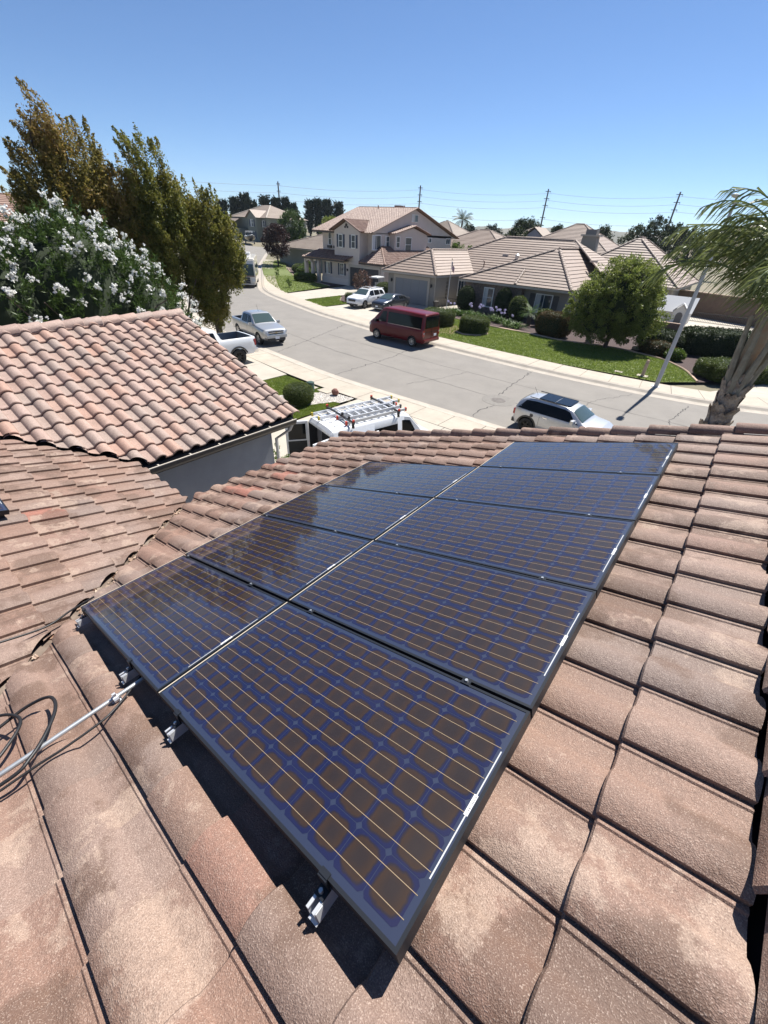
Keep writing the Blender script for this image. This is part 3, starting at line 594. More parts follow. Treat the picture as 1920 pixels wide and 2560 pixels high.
# one more panel at the far left on the linking roof
nl = Vector((0, st, ct)); po = Vector((-4.93, 0.02, zlink(0.02) + 0.19))
pm4 = Matrix((Vector((-1, 0, 0)), nl.cross(Vector((-1, 0, 0))), nl)).transposed().to_4x4(); pm4.translation = po
panel(po, pm4, 'black framed solar panel cut off by the left edge, on the linking roof')
bk = thing('panel_foot', 'black bracket under the solar panel at the left edge', 'bracket', po + Vector((-0.1, -0.05, -0.1)))
m = MB(); m.box(-0.03, 0.03, -0.04, 0.0, -0.09, 0.06); m.box(-0.06, 0.06, -0.1, 0.0, -0.1, -0.09); m.build('foot', MT['blackpl'], bk)
# rails
def rail(u, ncols, label):
    L = 0.07 + ncols * GV + 0.04; o = O0 + axU * u + nrmP * (-0.0485) + axV * (-0.07)
    r = thing('mounting_rail', label, 'rail', (0, 0, 0), 0, 'rails under the solar panels'); r.matrix_world = pm(o, nrmP, axU, axV)
    w, hh, t = 0.018, 0.05, 0.004
    prof = [(-w, 0), (-w, -hh), (w, -hh), (w, 0), (0.008, 0), (0.008, -t), (w - t, -t), (w - t, -hh + t), (-w + t, -hh + t), (-w + t, -t), (-0.008, -t), (-0.008, 0)]
    m = MB(); m.prism([(0, y, z) for y, z in prof], (L, 0, 0)); m.build('extrusion', MT['alu'], r)
    # slanted mitred front, hook lip, bolt
    m = MB(); m.box(0.004, 0.03, -0.021, -0.0182, -0.045, -0.004); m.box(-0.008, 0.0, -0.018, 0.018, -hh, -hh + 0.004); m.build('end_lip', MT['alu'], r)
    m = MB(); m.box(0.033, 0.063, -0.018, 0.018, 0.0, 0.006); m.box(0.061, 0.067, -0.018, 0.018, 0.0, 0.052); m.box(0.067, 0.085, -0.018, 0.018, 0.0515, 0.0545); ec = m.build('end_clamp', MT['frame'], r)
    m = MB(); m.tube([(0.047, 0, 0.0), (0.047, 0, 0.018)], 0.007, 6); m.build('bolt', MT['galv'], ec)
    for k in range(int(L / 1.25) + 1):
        x = 0.12 + k * 1.25; m = MB(); m.box(x, x + 0.05, 0.0215, 0.028, -0.11, -0.006); m.box(x, x + 0.05, 0.0215, 0.09, -0.116, -0.11); m.build('foot', MT['alu'], r)
    for i in range(1, ncols):
        x = 0.07 + i * GV - 0.0075; m = MB(); m.box(x - 0.017, x + 0.017, -0.02, 0.02, 0.0505, 0.0535); cl = m.build('mid_clamp', MT['frame'], r)
        m = MB(); m.tube([(x, 0, 0.0535), (x, 0, 0.060)], 0.007, 6); m.tube([(x, 0, -0.01), (x, 0, 0.0505)], 0.004, 6); m.build('bolt', MT['galv'], cl)
rail(0.27, 5, 'aluminium rail nearest the ridge with its cut end showing'); rail(1.30, 5, 'aluminium rail under the lower half of the upper panels')
rail(1.96, 4, 'aluminium rail under the upper half of the lower panels, by the conduit'); rail(2.98, 4, 'aluminium rail at the valley end of the panels')
# conduit, clamp, cables
def mainp(x, y, h=0.0): return Vector((x, y, zmain(x))) + nrmP * h
cd = thing('conduit', 'silver metal conduit pipe running out from under the panels', 'pipe', mainp(-1.68, -0.5, 0.1))
m = MB(); m.tube([Vector(p) - cd.location for p in (mainp(-1.74, 0.35, 0.095), mainp(-1.68, 0.02, 0.105), mainp(-1.66, -0.6, 0.115), mainp(-1.66, -1.3, 0.12))], 0.0115, 10); m.build('pipe', MT['galv'], cd, smooth=50)
q = mainp(-1.665, -0.14, 0.108) - cd.location; m = MB(); m.tube([q + Vector((0, -0.012, 0)), q + Vector((0, 0.012, 0))], 0.021, 10); m.box(q.x - 0.03, q.x + 0.03, q.y - 0.018, q.y + 0.018, q.z - 0.032, q.z - 0.018); m.box(q.x - 0.006, q.x + 0.006, q.y - 0.008, q.y + 0.008, q.z + 0.015, q.z + 0.04); st_ = m.build('strap_clamp', MT['alu'], cd)
m = MB(); m.box(q.x - 0.045, q.x + 0.045, q.y - 0.022, q.y + 0.022, q.z - 0.075, q.z - 0.033); m.build('strut_block', MT['galv'], st_)
def spline(pts, n=10):
    P_ = [Vector(p) for p in pts]; P_ = [P_[0]] + P_ + [P_[-1]]; out = []
    for i in range(1, len(P_) - 2):
        a, b, c, d = P_[i - 1:i + 3]
        for k in range(n):
            t = k / n; out.append(0.5 * ((2 * b) + (c - a) * t + (2 * a - 5 * b + 4 * c - d) * t * t + (3 * b - a - 3 * c + d) * t ** 3))
    return out + [P_[-2]]
def cable(name, pts, r, label):
    o = MB().tube(spline(pts), r, 7).build(name, MT['black'], None, 60); return tag(o, label, 'cable', 'black cables on the roof')
cable('cable', [mainp(-1.70, -1.3, 0.10), mainp(-1.60, -0.66, 0.11), mainp(-1.62, -0.50, 0.13), mainp(-1.80, -0.37, 0.15), mainp(-1.98, -0.36, 0.14), mainp(-2.06, -0.46, 0.12), mainp(-2.05, -0.62, 0.10), mainp(-2.0, -0.9, 0.1)], 0.0085, 'black cable looping over the conduit pipe')
cable('cable', [mainp(-2.2, -0.95, 0.1), mainp(-2.16, -0.62, 0.12), mainp(-1.98, -0.50, 0.13), mainp(-1.84, -0.56, 0.12), mainp(-1.75, -0.72, 0.10), mainp(-1.72, -1.1, 0.09)], 0.008, 'black cable coil cut off by the left edge')
cable('cable', [mainp(-1.82, 0.1, 0.09), mainp(-1.68, -0.06, 0.095), mainp(-1.60, -0.17, 0.10), mainp(-1.575, -0.25, 0.10), mainp(-1.57, -0.40, 0.10), mainp(-1.58, -0.55, 0.10), mainp(-1.57, -1.0, 0.10)], 0.006, 'thin black cable trailing beside the conduit')
cable('cable', [mainp(-3.05, 0.12, 0.12), mainp(-3.06, -0.05, 0.10), mainp(-3.02, -0.22, 0.09), Vector((-3.0, -0.45, zlink(-0.45) + 0.10)), Vector((-3.0, -0.75, zlink(-0.75) + 0.10)), Vector((-3.0, -1.2, zlink(-1.2) + 0.10))], 0.0075, 'black cable running along the roof valley')
# ------------------------------------------------------------------ neighbouring houses
def plane_axes(pts):
    p = [Vector(q) for q in pts]; a = (p[1] - p[0]).normalized(); s = None
    q = max(p[2:], key=lambda v: (v - p[0] - a * (v - p[0]).dot(a)).length); s = (q - p[0]); s = (s - a * s.dot(a)).normalized()
    n = a.cross(s)
    if n.z < 0: n = -n
    return p, a, s, n, [((q - p[0]).dot(a), (q - p[0]).dot(s)) for q in p]
def course_plane(root, pts, mat, e=0.45, th=0.046, name='roof_course', single=True):
    p, a, s, n, p2 = plane_axes(pts); deck = MB().add([q - n * 0.02 for q in p], [tuple(range(len(p)))]).build('roof', mat, root, loc=W(root))
    H_ = max(q[1] for q in p2); k = 0
    while k * e < H_ - 0.02:
        lo, hi = k * e, min((k + 1) * e, H_); q = clip_poly(clip_poly(p2, 1, lo), 1, hi, False); k += 1
        if len(q) < 3: continue
        j = random.uniform(-0.004, 0.006)
        top = [p[0] + a * u + s * v + n * (0.006 + (th + j) * (1 - (v - lo) / e)) for u, v in q]
        m = MB(); m.add(top, [tuple(range(len(top)))])
        lows = sorted([u for u, v in q if abs(v - lo) < 1e-6])
        if len(lows) >= 2:
            u0, u1 = lows[0], lows[-1]; A, B = p[0] + a * u0 + s * lo, p[0] + a * u1 + s * lo
            m.add([A + n * (0.006 + th + j), B + n * (0.006 + th + j), B - n * 0.015, A - n * 0.015], [(0, 1, 2, 3)])
        me = bpy.data.meshes.new(name); me.from_pydata(m.v, [], m.f); me.materials.append(mat); link(name, me, deck)
    return deck
def wave_plane(root, pts, mat, tw=0.31, e=0.40, amp=0.085):
    p, a, s, n, p2 = plane_axes(pts); deck = MB().add([q - n * 0.03 for q in p], [tuple(range(len(p)))]).build('roof', mat, root, loc=W(root))
    u0, u1 = min(q[0] for q in p2), max(q[0] for q in p2); v1 = max(q[1] for q in p2)
    us = np.arange(u0, u1, tw / 6); nk = int(v1 / e) + 1; Q = []; A, S_, N_ = (np.array(x) for x in (a, s, n)); P0 = np.array(p[0]); rr = []
    h = lambda u: amp * np.clip(np.sin((u % tw) / tw * 2 * math.pi) * 0.6 + 0.45, 0, 1)
    for k in range(nk):
        jit = rng.normal(0, 0.006, len(us)); tr = rng.random(len(us))
        for i in range(len(us) - 1):
            ua, ub = us[i], us[i + 1]; lo, hi = k * e, (k + 1) * e
            ha, hb = h(ua), h(ub)
            Q.append((ua, ub, lo, hi, ha, hb)); rr.append(tr[int((ua - u0) / tw)])
    Q = np.array(Q); rr = np.array(rr); c = np.stack([(Q[:, 0] + Q[:, 1]) / 2, (Q[:, 2] + Q[:, 3]) / 2], 1); k = in_poly(c, p2); Q = Q[k]; rr = rr[k]
    def pt(u, v, z): return P0 + u[:, None] * A + v[:, None] * S_ + z[:, None] * N_
    top = np.stack([pt(Q[:, 0], Q[:, 2], Q[:, 4] + 0.04), pt(Q[:, 1], Q[:, 2], Q[:, 5] + 0.04), pt(Q[:, 1], Q[:, 3], Q[:, 5] + 0.005), pt(Q[:, 0], Q[:, 3], Q[:, 4] + 0.005)], 1)
    but = np.stack([pt(Q[:, 0], Q[:, 2], Q[:, 4] + 0.04), pt(Q[:, 0], Q[:, 2], Q[:, 4] * 0 - 0.02), pt(Q[:, 1], Q[:, 2], Q[:, 5] * 0 - 0.02), pt(Q[:, 1], Q[:, 2], Q[:, 5] + 0.04)], 1)
    me = qmesh('roof_tiles', np.concatenate([top, but]), mat); at = me.attributes.new('rnd', 'FLOAT', 'FACE'); at.data.foreach_set('value', np.r_[rr, rr].astype(np.float32))
    stuff(link('roof_tiles', me, deck)); return deck
def cap_line(root, A, B, r, mat, exp=0.38):
    A, B = Vector(A), Vector(B); d = (B - A).normalized(); n = max(1, int((B - A).length / exp)); up = Vector((0, 0, 1)); up = (up - d * up.dot(d)).normalized(); a = d.cross(up); m = MB()
    for k in range(n):
        o = A + d * (k * exp); rows = []
        for y, rr in ((0, r), (exp * 1.08, r * 0.82)): rows.append([o + d * y + a * (rr * math.cos(math.pi * i / 6)) + up * (rr * 0.8 * math.sin(math.pi * i / 6) + 0.03) for i in range(7)])
        m.grid(rows); m.add(rows[0], [tuple(range(7))])
    return stuff(m.build('ridge_tiles', mat, root, loc=W(root)))
def fbox(m, face, a0, a1, z0, z1, d, o0, o1):
    if face == '-y': m.box(a0, a1, d - o1, d - o0, z0, z1)
    elif face == '+x': m.box(d + o0, d + o1, a0, a1, z0, z1)
    return m
MT['trimw'] = M('window_trim', (0.75, 0.74, 0.70), 0.5)
MT['shutter'] = M('blue_grey_shutter', (0.045, 0.055, 0.085), 0.6)
MT['taupe_shutter'] = M('taupe_shutter', (0.10, 0.09, 0.08), 0.7)
MT['curtain'] = M('pale_blind', (0.55, 0.55, 0.53), 0.8)
def window(root, face, a0, a1, z0, z1, d, trim=0.09, mull='v', shut=None, sm='shutter'):
    L = W(root); t = trim
    m = MB(); fbox(m, face, a0 - t, a1 + t, z1, z1 + t, d, 0, 0.06); fbox(m, face, a0 - t, a1 + t, z0 - t, z0, d, 0, 0.07); fbox(m, face, a0 - t, a0, z0, z1, d, 0, 0.06); fbox(m, face, a1, a1 + t, z0, z1, d, 0, 0.06)
    if mull == 'v': c = (a0 + a1) / 2; fbox(m, face, c - 0.025, c + 0.025, z0, z1, d, 0, 0.045)
    if mull == 'h': c = (z0 + z1) / 2; fbox(m, face, a0, a1, c - 0.025, c + 0.025, d, 0, 0.045)
    w = m.build('window', MT['trimw'], root, loc=L)
    fbox(MB(), face, a0, a1, z0, z1, d, 0.0, 0.02).build('pane', MT['glass'], w)
    if random.random() < 0.6: fbox(MB(), face, a0 + 0.02, a0 + (a1 - a0) * random.uniform(0.3, 0.48), z0, z1, d, 0.02, 0.024).build('curtain', MT['curtain'], w)
    if shut:
        for (s0, s1) in ((a0 - t - shut - 0.03, a0 - t - 0.03), (a1 + t + 0.03, a1 + t + shut + 0.03)):
            m = MB(); fbox(m, face, s0, s1, z0 - 0.05, z1 + 0.05, d, 0, 0.04)
            zz = z0
            while zz < z1: fbox(m, face, s0 + 0.05, s1 - 0.05, zz, zz + 0.05, d, 0.04, 0.055); zz += 0.11
            m.build('shutter', MT[sm], w)
    return w
def garage_door(root, x0, x1, z1, y, mat, nx, nz):
    L = W(root); d = MB().box(x0, x1, y - 0.03, y + 0.05, 0.13, z1).build('garage_door', mat, root, loc=L)
    for i in range(nx):
        for j in range(nz):
            a, b = x0 + (x1 - x0) * i / nx, x0 + (x1 - x0) * (i + 1) / nx; c, e = 0.13 + (z1 - 0.13) * j / nz, 0.13 + (z1 - 0.13) * (j + 1) / nz
            MB().box(a + 0.05, b - 0.05, y - 0.045, y - 0.03, c + 0.04, e - 0.04).build('panel', mat, d)
    m = MB(); m.box(x0 - 0.28, x0 - 0.005, y - 0.09, y + 0.02, 0.12, z1 + 0.3); m.box(x1 + 0.005, x1 + 0.28, y - 0.09, y + 0.02, 0.12, z1 + 0.3); m.box(x0 - 0.005, x1 + 0.005, y - 0.09, y + 0.02, z1 + 0.005, z1 + 0.3); m.build('door_surround', MT['taupe_trim'], root, loc=L)
def sconce(root, x, y, z):
    m = MB(); m.box(x - 0.05, x + 0.05, y - 0.04, y, z - 0.1, z + 0.12); m.tube([(x, y - 0.16, z - 0.16), (x, y - 0.16, z + 0.1), (x, y - 0.16, z + 0.2)], [0.06, 0.09, 0.02], 6); m.build('wall_lamp', MT['blackpl'], root, loc=W(root))
MT['taupe'] = M('taupe_stucco', (0.30, 0.275, 0.235), 0.92, c2=(0.27, 0.245, 0.21), nscale=1.2, bump=0.3, bscale=120, world_co=True)
MT['taupe_trim'] = M('taupe_trim', (0.42, 0.375, 0.315), 0.8)
MT['pink'] = M('warm_white_stucco', (0.60, 0.52, 0.46), 0.92, c2=(0.53, 0.455, 0.40), nscale=0.7, bump=0.3, bscale=120, world_co=True)
MT['sage'] = M('sage_stucco', (0.24, 0.25, 0.20), 0.92, c2=(0.21, 0.22, 0.18), nscale=1)
MT['tanstuc'] = M('tan_stucco', (0.33, 0.29, 0.235), 0.92, c2=(0.28, 0.25, 0.20), nscale=1)
MT['flat'] = tilemat('flat_roof_tile', [(0.0, (0.30, 0.235, 0.19)), (0.5, (0.335, 0.265, 0.215)), (1.0, (0.28, 0.22, 0.18))], dirt=0.12, grain=0.15)
MT['flat2'] = tilemat('flat_roof_tile_grey', [(0.0, (0.30, 0.25, 0.20)), (0.5, (0.34, 0.285, 0.23)), (1.0, (0.28, 0.23, 0.19))], dirt=0.12, grain=0.15)
MT['red'] = tilemat('terracotta_tile', [(0.0, (0.22, 0.135, 0.105)), (0.3, (0.30, 0.195, 0.15)), (0.6, (0.18, 0.10, 0.078)), (0.8, (0.35, 0.24, 0.19)), (1.0, (0.22, 0.125, 0.095))], dirt=0.1, grain=0.15)
MT['stone'] = M('ledge_stone', (0.27, 0.205, 0.165), 0.9, c2=(0.13, 0.105, 0.09), nscale=5, amt=1.3, bump=1.0, bscale=8, world_co=True, dist=0.05)
MT['gdoor'] = M('grey_garage_door', (0.20, 0.21, 0.22), 0.55); MT['gdoor2'] = M('dark_garage_door', (0.04, 0.038, 0.04), 0.6)
# --- single storey tan house across the street
gh = thing('house', 'single storey taupe house with tan flat tile hip roof and grey garage door', 'house', (-22, 47, 0)); GL = W(gh)
m = MB(); m.box(-32.8, -26.5, 40.3, 56, 0, 3.05); m.box(-26.5, -24.0, 47.6, 58, 0, 3.05); m.box(-24.0, -17.9, 43.0, 58, 0, 2.98); m.box(-17.9, -13.5, 42.85, 59, 0, 2.9); m.box(-13.5, -11.3, 49, 59, 0, 2.9); m.build('wall', MT['taupe'], gh, loc=GL)
m = MB(); m.box(-24.0, -17.75, 42.2, 43.0, 0, 2.95); m.build('stone_wall', MT['stone'], gh, loc=GL)
sw = MB()
for k in range(230):
    x = random.uniform(-24.0, -17.9); z = random.uniform(0.1, 2.85); w = random.uniform(0.18, 0.5); hh = random.uniform(0.08, 0.18)
    if -22.2 < x + w / 2 < -20.2: continue
    sw.box(x, min(x + w, -17.8), 42.2 - random.uniform(0.01, 0.06), 42.19, z, z + hh)
stuff(sw.build('ledge_stones', MT['stone'], gh, loc=GL))
g1, g2 = (-33.3, 39.7, 3.1), (-26.1, 39.7, 3.1); ga = (-29.5, 43.5, 5.15)
course_plane(gh, [g1, g2, ga], MT['flat']); course_plane(gh, [g2, (-26.1, 47.45, 3.1), (-29.5, 51.3, 5.15), ga], MT['flat']); course_plane(gh, [(-33.3, 56, 3.1), g1, ga, (-29.5, 52, 5.15)], MT['flat'])
course_plane(gh, [(-26.1, 47.45, 3.1), (-15, 47.45, 3.1), (-17.85, 54, 6.65), (-26, 54, 6.65), (-29.5, 51.3, 5.18)], MT['flat'])
course_plane(gh, [(-10.8, 47.2, 2.95), (-10.8, 61, 2.95), (-17.85, 54, 6.65)], MT['flat'])
w1, w2, wa = (-24.5, 41.6, 2.95), (-12.95, 41.6, 2.95), (-17.0, 47.3, 5.92)
course_plane(gh, [w1, w2, wa], MT['flat']); course_plane(gh, [w2, (-12.95, 56, 2.95), (-17.0, 55, 5.92), wa], MT['flat']); course_plane(gh, [(-24.5, 50, 2.95), w1, wa, (-18, 52, 5.92)], MT['flat'])
for A, B, r in ((g2, ga, .16), (g1, ga, .16), (ga, (-29.5, 51.3, 5.15), .15), ((-29.5, 51.3, 5.18), (-26, 54, 6.65), .15), ((-26, 54, 6.65), (-17.85, 54, 6.65), .15), (w2, wa, .17), (w1, wa, .15), (wa, (-17.0, 53, 5.92), .15), ((-17.85, 54, 6.65), (-10.8, 47.2, 2.95), .15), ((-18.35, 41.65, 2.98), (-18.6, 43.7, 4.12), .16)): cap_line(gh, A, B, r, MT['flat'])
m = MB(); m.box(-33.25, -26.15, 39.72, 39.86, 2.90, 3.08); m.box(-26.25, -26.12, 39.86, 47.4, 2.90, 3.08); m.box(-24.45, -13.0, 41.62, 41.76, 2.75, 2.93); m.box(-13.1, -12.97, 41.76, 55, 2.75, 2.93); m.box(-24.46, -24.35, 41.8, 47.4, 2.75, 2.93); m.build('gutter', MT['taupe_trim'], gh, loc=GL)
m = MB(); m.box(-33.2, -26.2, 39.86, 40.35, 2.96, 3.0); m.box(-24.4, -13.1, 41.76, 42.9, 2.82, 2.86); m.build('soffit', MT['taupe_trim'], gh, loc=GL)
garage_door(gh, -31.7, -27.4, 2.5, 40.3, MT['gdoor'], 4, 4); sconce(gh, -32.25, 40.3, 2.2); sconce(gh, -26.9, 40.3, 2.1)
m = MB(); m.tube([(-26.42, 40.2, 2.95), (-26.44, 40.24, 2.6), (-26.44, 40.25, 0.15)], 0.05, 6); m.build('downspout', MT['taupe_trim'], gh, smooth=40, loc=GL)
window(gh, '-y', -21.65, -20.7, 0.75, 2.35, 42.15, mull='h'); window(gh, '-y', -16.45, -14.95, 0.8, 2.3, 42.85, mull='v', shut=0.55, sm='taupe_shutter'); window(gh, '+x', 45.0, 46.1, 1.0, 2.5, -26.5, mull='v')
MT['iron'] = M('wrought_iron', (0.02, 0.018, 0.017), 0.6)
m = MB()
for k in range(5):   # iron scroll ornament on the garage side wall
    zc = 0.95 + k * 0.36; r = 0.16
    for sg in (-1, 1): m.tube([(-26.46, 42.6 + sg * (0.05 + r * t / 10 * math.cos(t * 0.6)), zc + r * t / 10 * math.sin(t * 0.6)) for t in range(11)], 0.014, 4)
m.tube([(-26.46, 42.6, 0.8), (-26.46, 42.6, 2.75)], 0.014, 4); m.build('iron_ornament', MT['iron'], gh, loc=GL)
m = MB()  # roof vents
for x, y in ((-22.6, 50.4), (-18.6, 51.5)):
    z = 3.1 + (y - 47.45) * 0.542; m.tube([(x, y, z), (x, y, z + 0.35), (x, y, z + 0.5)], [0.18, 0.24, 0.05], 10)
m.build('roof_vent', MT['galv'], gh, smooth=40, loc=GL)
m = MB()
for x, y in ((-24.2, 50.9), (-20.4, 50.6), (-19.0, 49.8), (-14.2, 50)):
    z = 3.1 + (y - 47.45) * 0.542 if y > 50 else 5.0; m.box(x - 0.35, x + 0.35, y - 0.16, y + 0.16, z - 0.05, z + 0.13)
m.build('flat_vent', M('pale_vent', (0.62, 0.52, 0.42), 0.7), gh, loc=GL)
m = MB(); m.tube([(-25.6, 48.6, 3.6), (-25.6, 48.6, 4.3), (-25.75, 48.5, 4.35)], 0.06, 6); m.build('vent_pipe', M('brown_pipe', (0.16, 0.09, 0.08), 0.6), gh, loc=GL)
ch_ = MB(); ch_.prism([(-18.6, 57.4, 4.2), (-16.4, 57.4, 4.2), (-16.75, 57.4, 7.15), (-18.3, 57.4, 7.15)], (0, 1.1, 0)); c_ = ch_.build('chimney', MT['taupe'], gh, loc=GL)
MB().box(-18.5, -16.5, 57.2, 58.7, 7.15, 7.3).build('cap', MT['taupe_trim'], c_); MB().box(-18.1, -16.9, 57.5, 58.4, 7.3, 7.8).build('flue', M('flue_grey', (0.22, 0.2, 0.18), 0.7), c_)
# entry fence with pots
fe = thing('iron_gate', 'low wrought iron gate by the tan house entry', 'gate', (-24.6, 40.6, 0.12))
m = MB()
for k in range(19): m.tube([(-1.6 + k * 0.18, 0, 0), (-1.6 + k * 0.18, 0, 0.95 + 0.15 * math.sin(k / 18 * math.pi))], 0.012, 4)
m.tube([(-1.6, 0, 0.15), (1.7, 0, 0.15)], 0.016, 4); m.tube([(-1.6 + k * 0.18, 0, 0.9 + 0.15 * math.sin(k / 18 * math.pi)) for k in range(19)], 0.02, 4); m.build('bars', MT['iron'], fe)
pt = thing('plant_pot', 'dark urn planter beside the iron gate', 'planter', (-26.0, 40.0, 0.13))
m = MB(); m.tube([(0, 0, 0), (0, 0, 0.35), (0, 0, 0.6), (0, 0, 0.68)], [0.2, 0.24, 0.3, 0.33], 12); m.build('pot', M('dark_pot', (0.06, 0.055, 0.05), 0.6), pt, smooth=40)
# --- two storey house
th = thing('house', 'two storey warm white stucco house with red tile roof and dark garage door', 'house', (-46, 56, 0)); TL_ = W(th)
m = MB(); m.box(-51.5, -41.5, 48.0, 66.5, 0, 6.35); m.box(-47.5, -42.85, 46.4, 48.0, 2.4, 6.4); m.box(-50.0, -38.4, 46.3, 48.0, 0, 3.0); m.box(-41.5, -38.4, 48, 54, 0, 3.0)
m.prism([(-41.5, 47.2, 6.3), (-41.5, 68.2, 6.0), (-41.5, 66.5, 6.35), (-41.5, 56.3, 9.25), (-41.5, 47.4, 6.4)], (-9.7, 0, 0)); m.prism([(-47.5, 46.4, 6.4), (-42.85, 46.4, 6.4), (-45.2, 46.4, 7.45)], (0, 1.6, 0))
m.box(-41.5, -40.6, 50.9, 58.4, 3.0, 6.35); m.prism([(-40.6, 50.9, 6.35), (-40.6, 58.4, 6.35), (-40.6, 55.0, 7.1)], (-1, 0, 0)); m.build('wall', MT['pink'], th, loc=TL_)
apx = 56.3; ra, rb_ = (-41.1, apx, 9.38), (-52.3, apx, 9.38)
wave_plane(th, [(-52.3, 46.7, 6.28), (-41.1, 46.7, 6.28), ra, rb_], MT['red']); wave_plane(th, [(-41.1, 68.3, 6.05), (-52.3, 68.3, 6.05), rb_, ra], MT['red'])
wave_plane(th, [(-48.0, 51.5, 6.38), (-48.0, 45.9, 6.38), (-45.2, 45.9, 7.62), (-45.2, 51.5, 7.62)], MT['red']); wave_plane(th, [(-42.4, 45.9, 6.38), (-42.4, 51.5, 6.38), (-45.2, 51.5, 7.62), (-45.2, 45.9, 7.62)], MT['red'])
wave_plane(th, [(-40.2, 50.5, 6.35), (-42.5, 50.5, 6.35), (-42.5, 55.0, 7.32), (-40.2, 55.0, 7.32)], MT['red']); wave_plane(th, [(-42.5, 59.0, 6.35), (-40.2, 59.0, 6.35), (-40.2, 55.0, 7.32), (-42.5, 55.0, 7.32)], MT['red'])
wave_plane(th, [(-53.0, 45.2, 3.1), (-44.6, 45.2, 3.1), (-43.5, 47.9, 4.1), (-52.0, 48.0, 4.1)], MT['red'])
wave_plane(th, [(-38.0, 45.9, 3.05), (-38.0, 60, 3.05), (-41.5, 60, 4.9), (-41.5, 49.2, 4.9)], MT['red']); wave_plane(th, [(-42.6, 45.9, 3.05), (-38.0, 45.9, 3.05), (-41.5, 49.2, 4.9)], MT['red'])
for A, B in ((ra, rb_), (ra, (-41.1, 46.7, 6.28)), (ra, (-41.1, 68.3, 6.05)), ((-45.2, 45.95, 7.62), (-45.2, 50.5, 7.62)), ((-45.2, 45.95, 7.62), (-42.4, 45.95, 6.38)), ((-45.2, 45.95, 7.62), (-48, 45.95, 6.38)), ((-40.25, 55, 7.32), (-40.25, 50.5, 6.35)), ((-40.25, 55, 7.32), (-40.25, 59, 6.35)), ((-38.05, 45.95, 3.05), (-41.5, 49.2, 4.9)), ((-44.6, 45.2, 3.1), (-43.5, 47.9, 4.1))): cap_line(th, A, B, 0.13, MT['red'])
m = MB(); m.box(-53.0, -44.65, 45.22, 45.34, 2.9, 3.08); m.box(-52.2, -48.0, 46.75, 46.87, 6.08, 6.26); m.box(-42.6, -38.05, 45.95, 46.07, 2.85, 3.03); m.box(-53, -44.7, 45.34, 46.3, 2.98, 3.02); m.build('fascia', MT['fascia'], th, loc=TL_)
garage_door(th, -44.4, -39.3, 2.4, 46.3, MT['gdoor2'], 4, 4); sconce(th, -44.9, 46.3, 2.0)
for a in (-50.0, -48.75): window(th, '-y', a - 0.25, a + 0.25, 4.7, 6.05, 48.0, trim=0.08, mull='h'); MB().box(a - 0.35, a + 0.35, 47.7, 47.99, 4.3, 4.6).build('window_box', MT['blackpl'], th, loc=TL_)
for a in (-46.3, -43.95): window(th, '-y', a - 0.3, a + 0.3, 4.6, 5.95, 46.4, mull='h', shut=0.32)
for a in (-48.7, -46.0): window(th, '-y', a - 0.35, a + 0.3, 1.35, 2.65, 46.3, mull='v', shut=0.3)
m = MB(); m.tube([(-45.2, 46.39, 7.05), (-45.2, 46.3, 7.05)], 0.16, 8); m.tube([(-45.42, 46.39, 6.82), (-45.42, 46.3, 6.82)], 0.12, 8); m.tube([(-44.98, 46.39, 6.82), (-44.98, 46.3, 6.82)], 0.12, 8); m.build('gable_vent', MT['iron'], th, loc=TL_)
window(th, '+x', 47.4, 49.0, 4.55, 6.05, -41.5, mull='v'); window(th, '+x', 50.0, 50.75, 4.85, 6.0, -41.5, mull='h'); window(th, '+x', 53.3, 54.6, 4.4, 5.95, -40.6, mull='h'); window(th, '+x', 51.3, 51.95, 4.85, 6.0, -40.6, mull='h')
window(th, '+x', 60.0, 60.8, 5.5, 6.0, -41.5, mull='v'); window(th, '+x', 65.0, 66.1, 5.35, 6.0, -41.5, mull='v'); window(th, '+x', 55.6, 57.0, 7.85, 8.6, -41.5, trim=0.06, mull='v')
m = MB()   # arched porch
for x in (-52.7, -51.3, -50.1): m.box(x - 0.22, x + 0.22, 45.5, 45.9, 0, 2.9)
for x in (-52.0, -50.7):
    pts = [(x + 0.52 * math.cos(t), 45.5, 2.25 + 0.45 * math.sin(t)) for t in np.linspace(math.pi, 0, 9)]; m.prism(pts + [(x + 0.62, 45.5, 2.9), (x - 0.62, 45.5, 2.9)], (0, 0.4, 0))
m.build('porch_arch', MT['pink'], th, loc=TL_)
m = MB(); m.box(-50.05, -44.7, 46.22, 46.3, 0.1, 0.9); m.build('wall_base', M('base_stucco', (0.66, 0.58, 0.51), 0.9), th, loc=TL_)
m = MB(); m.tube([(-44.75, 58, 9.0), (-44.75, 58, 9.75)], 0.09, 6); m.tube([(-47.6, 55.5, 9.0), (-47.6, 55.5, 9.6)], 0.08, 6); m.build('vent_pipe', M('red_pipe', (0.3, 0.15, 0.11), 0.7), th, loc=TL_)
MB().box(-46.3, -45.2, 57.6, 58.4, 8.6, 9.75).build('chimney', M('brown_chimney', (0.2, 0.15, 0.12), 0.8), th, loc=TL_)
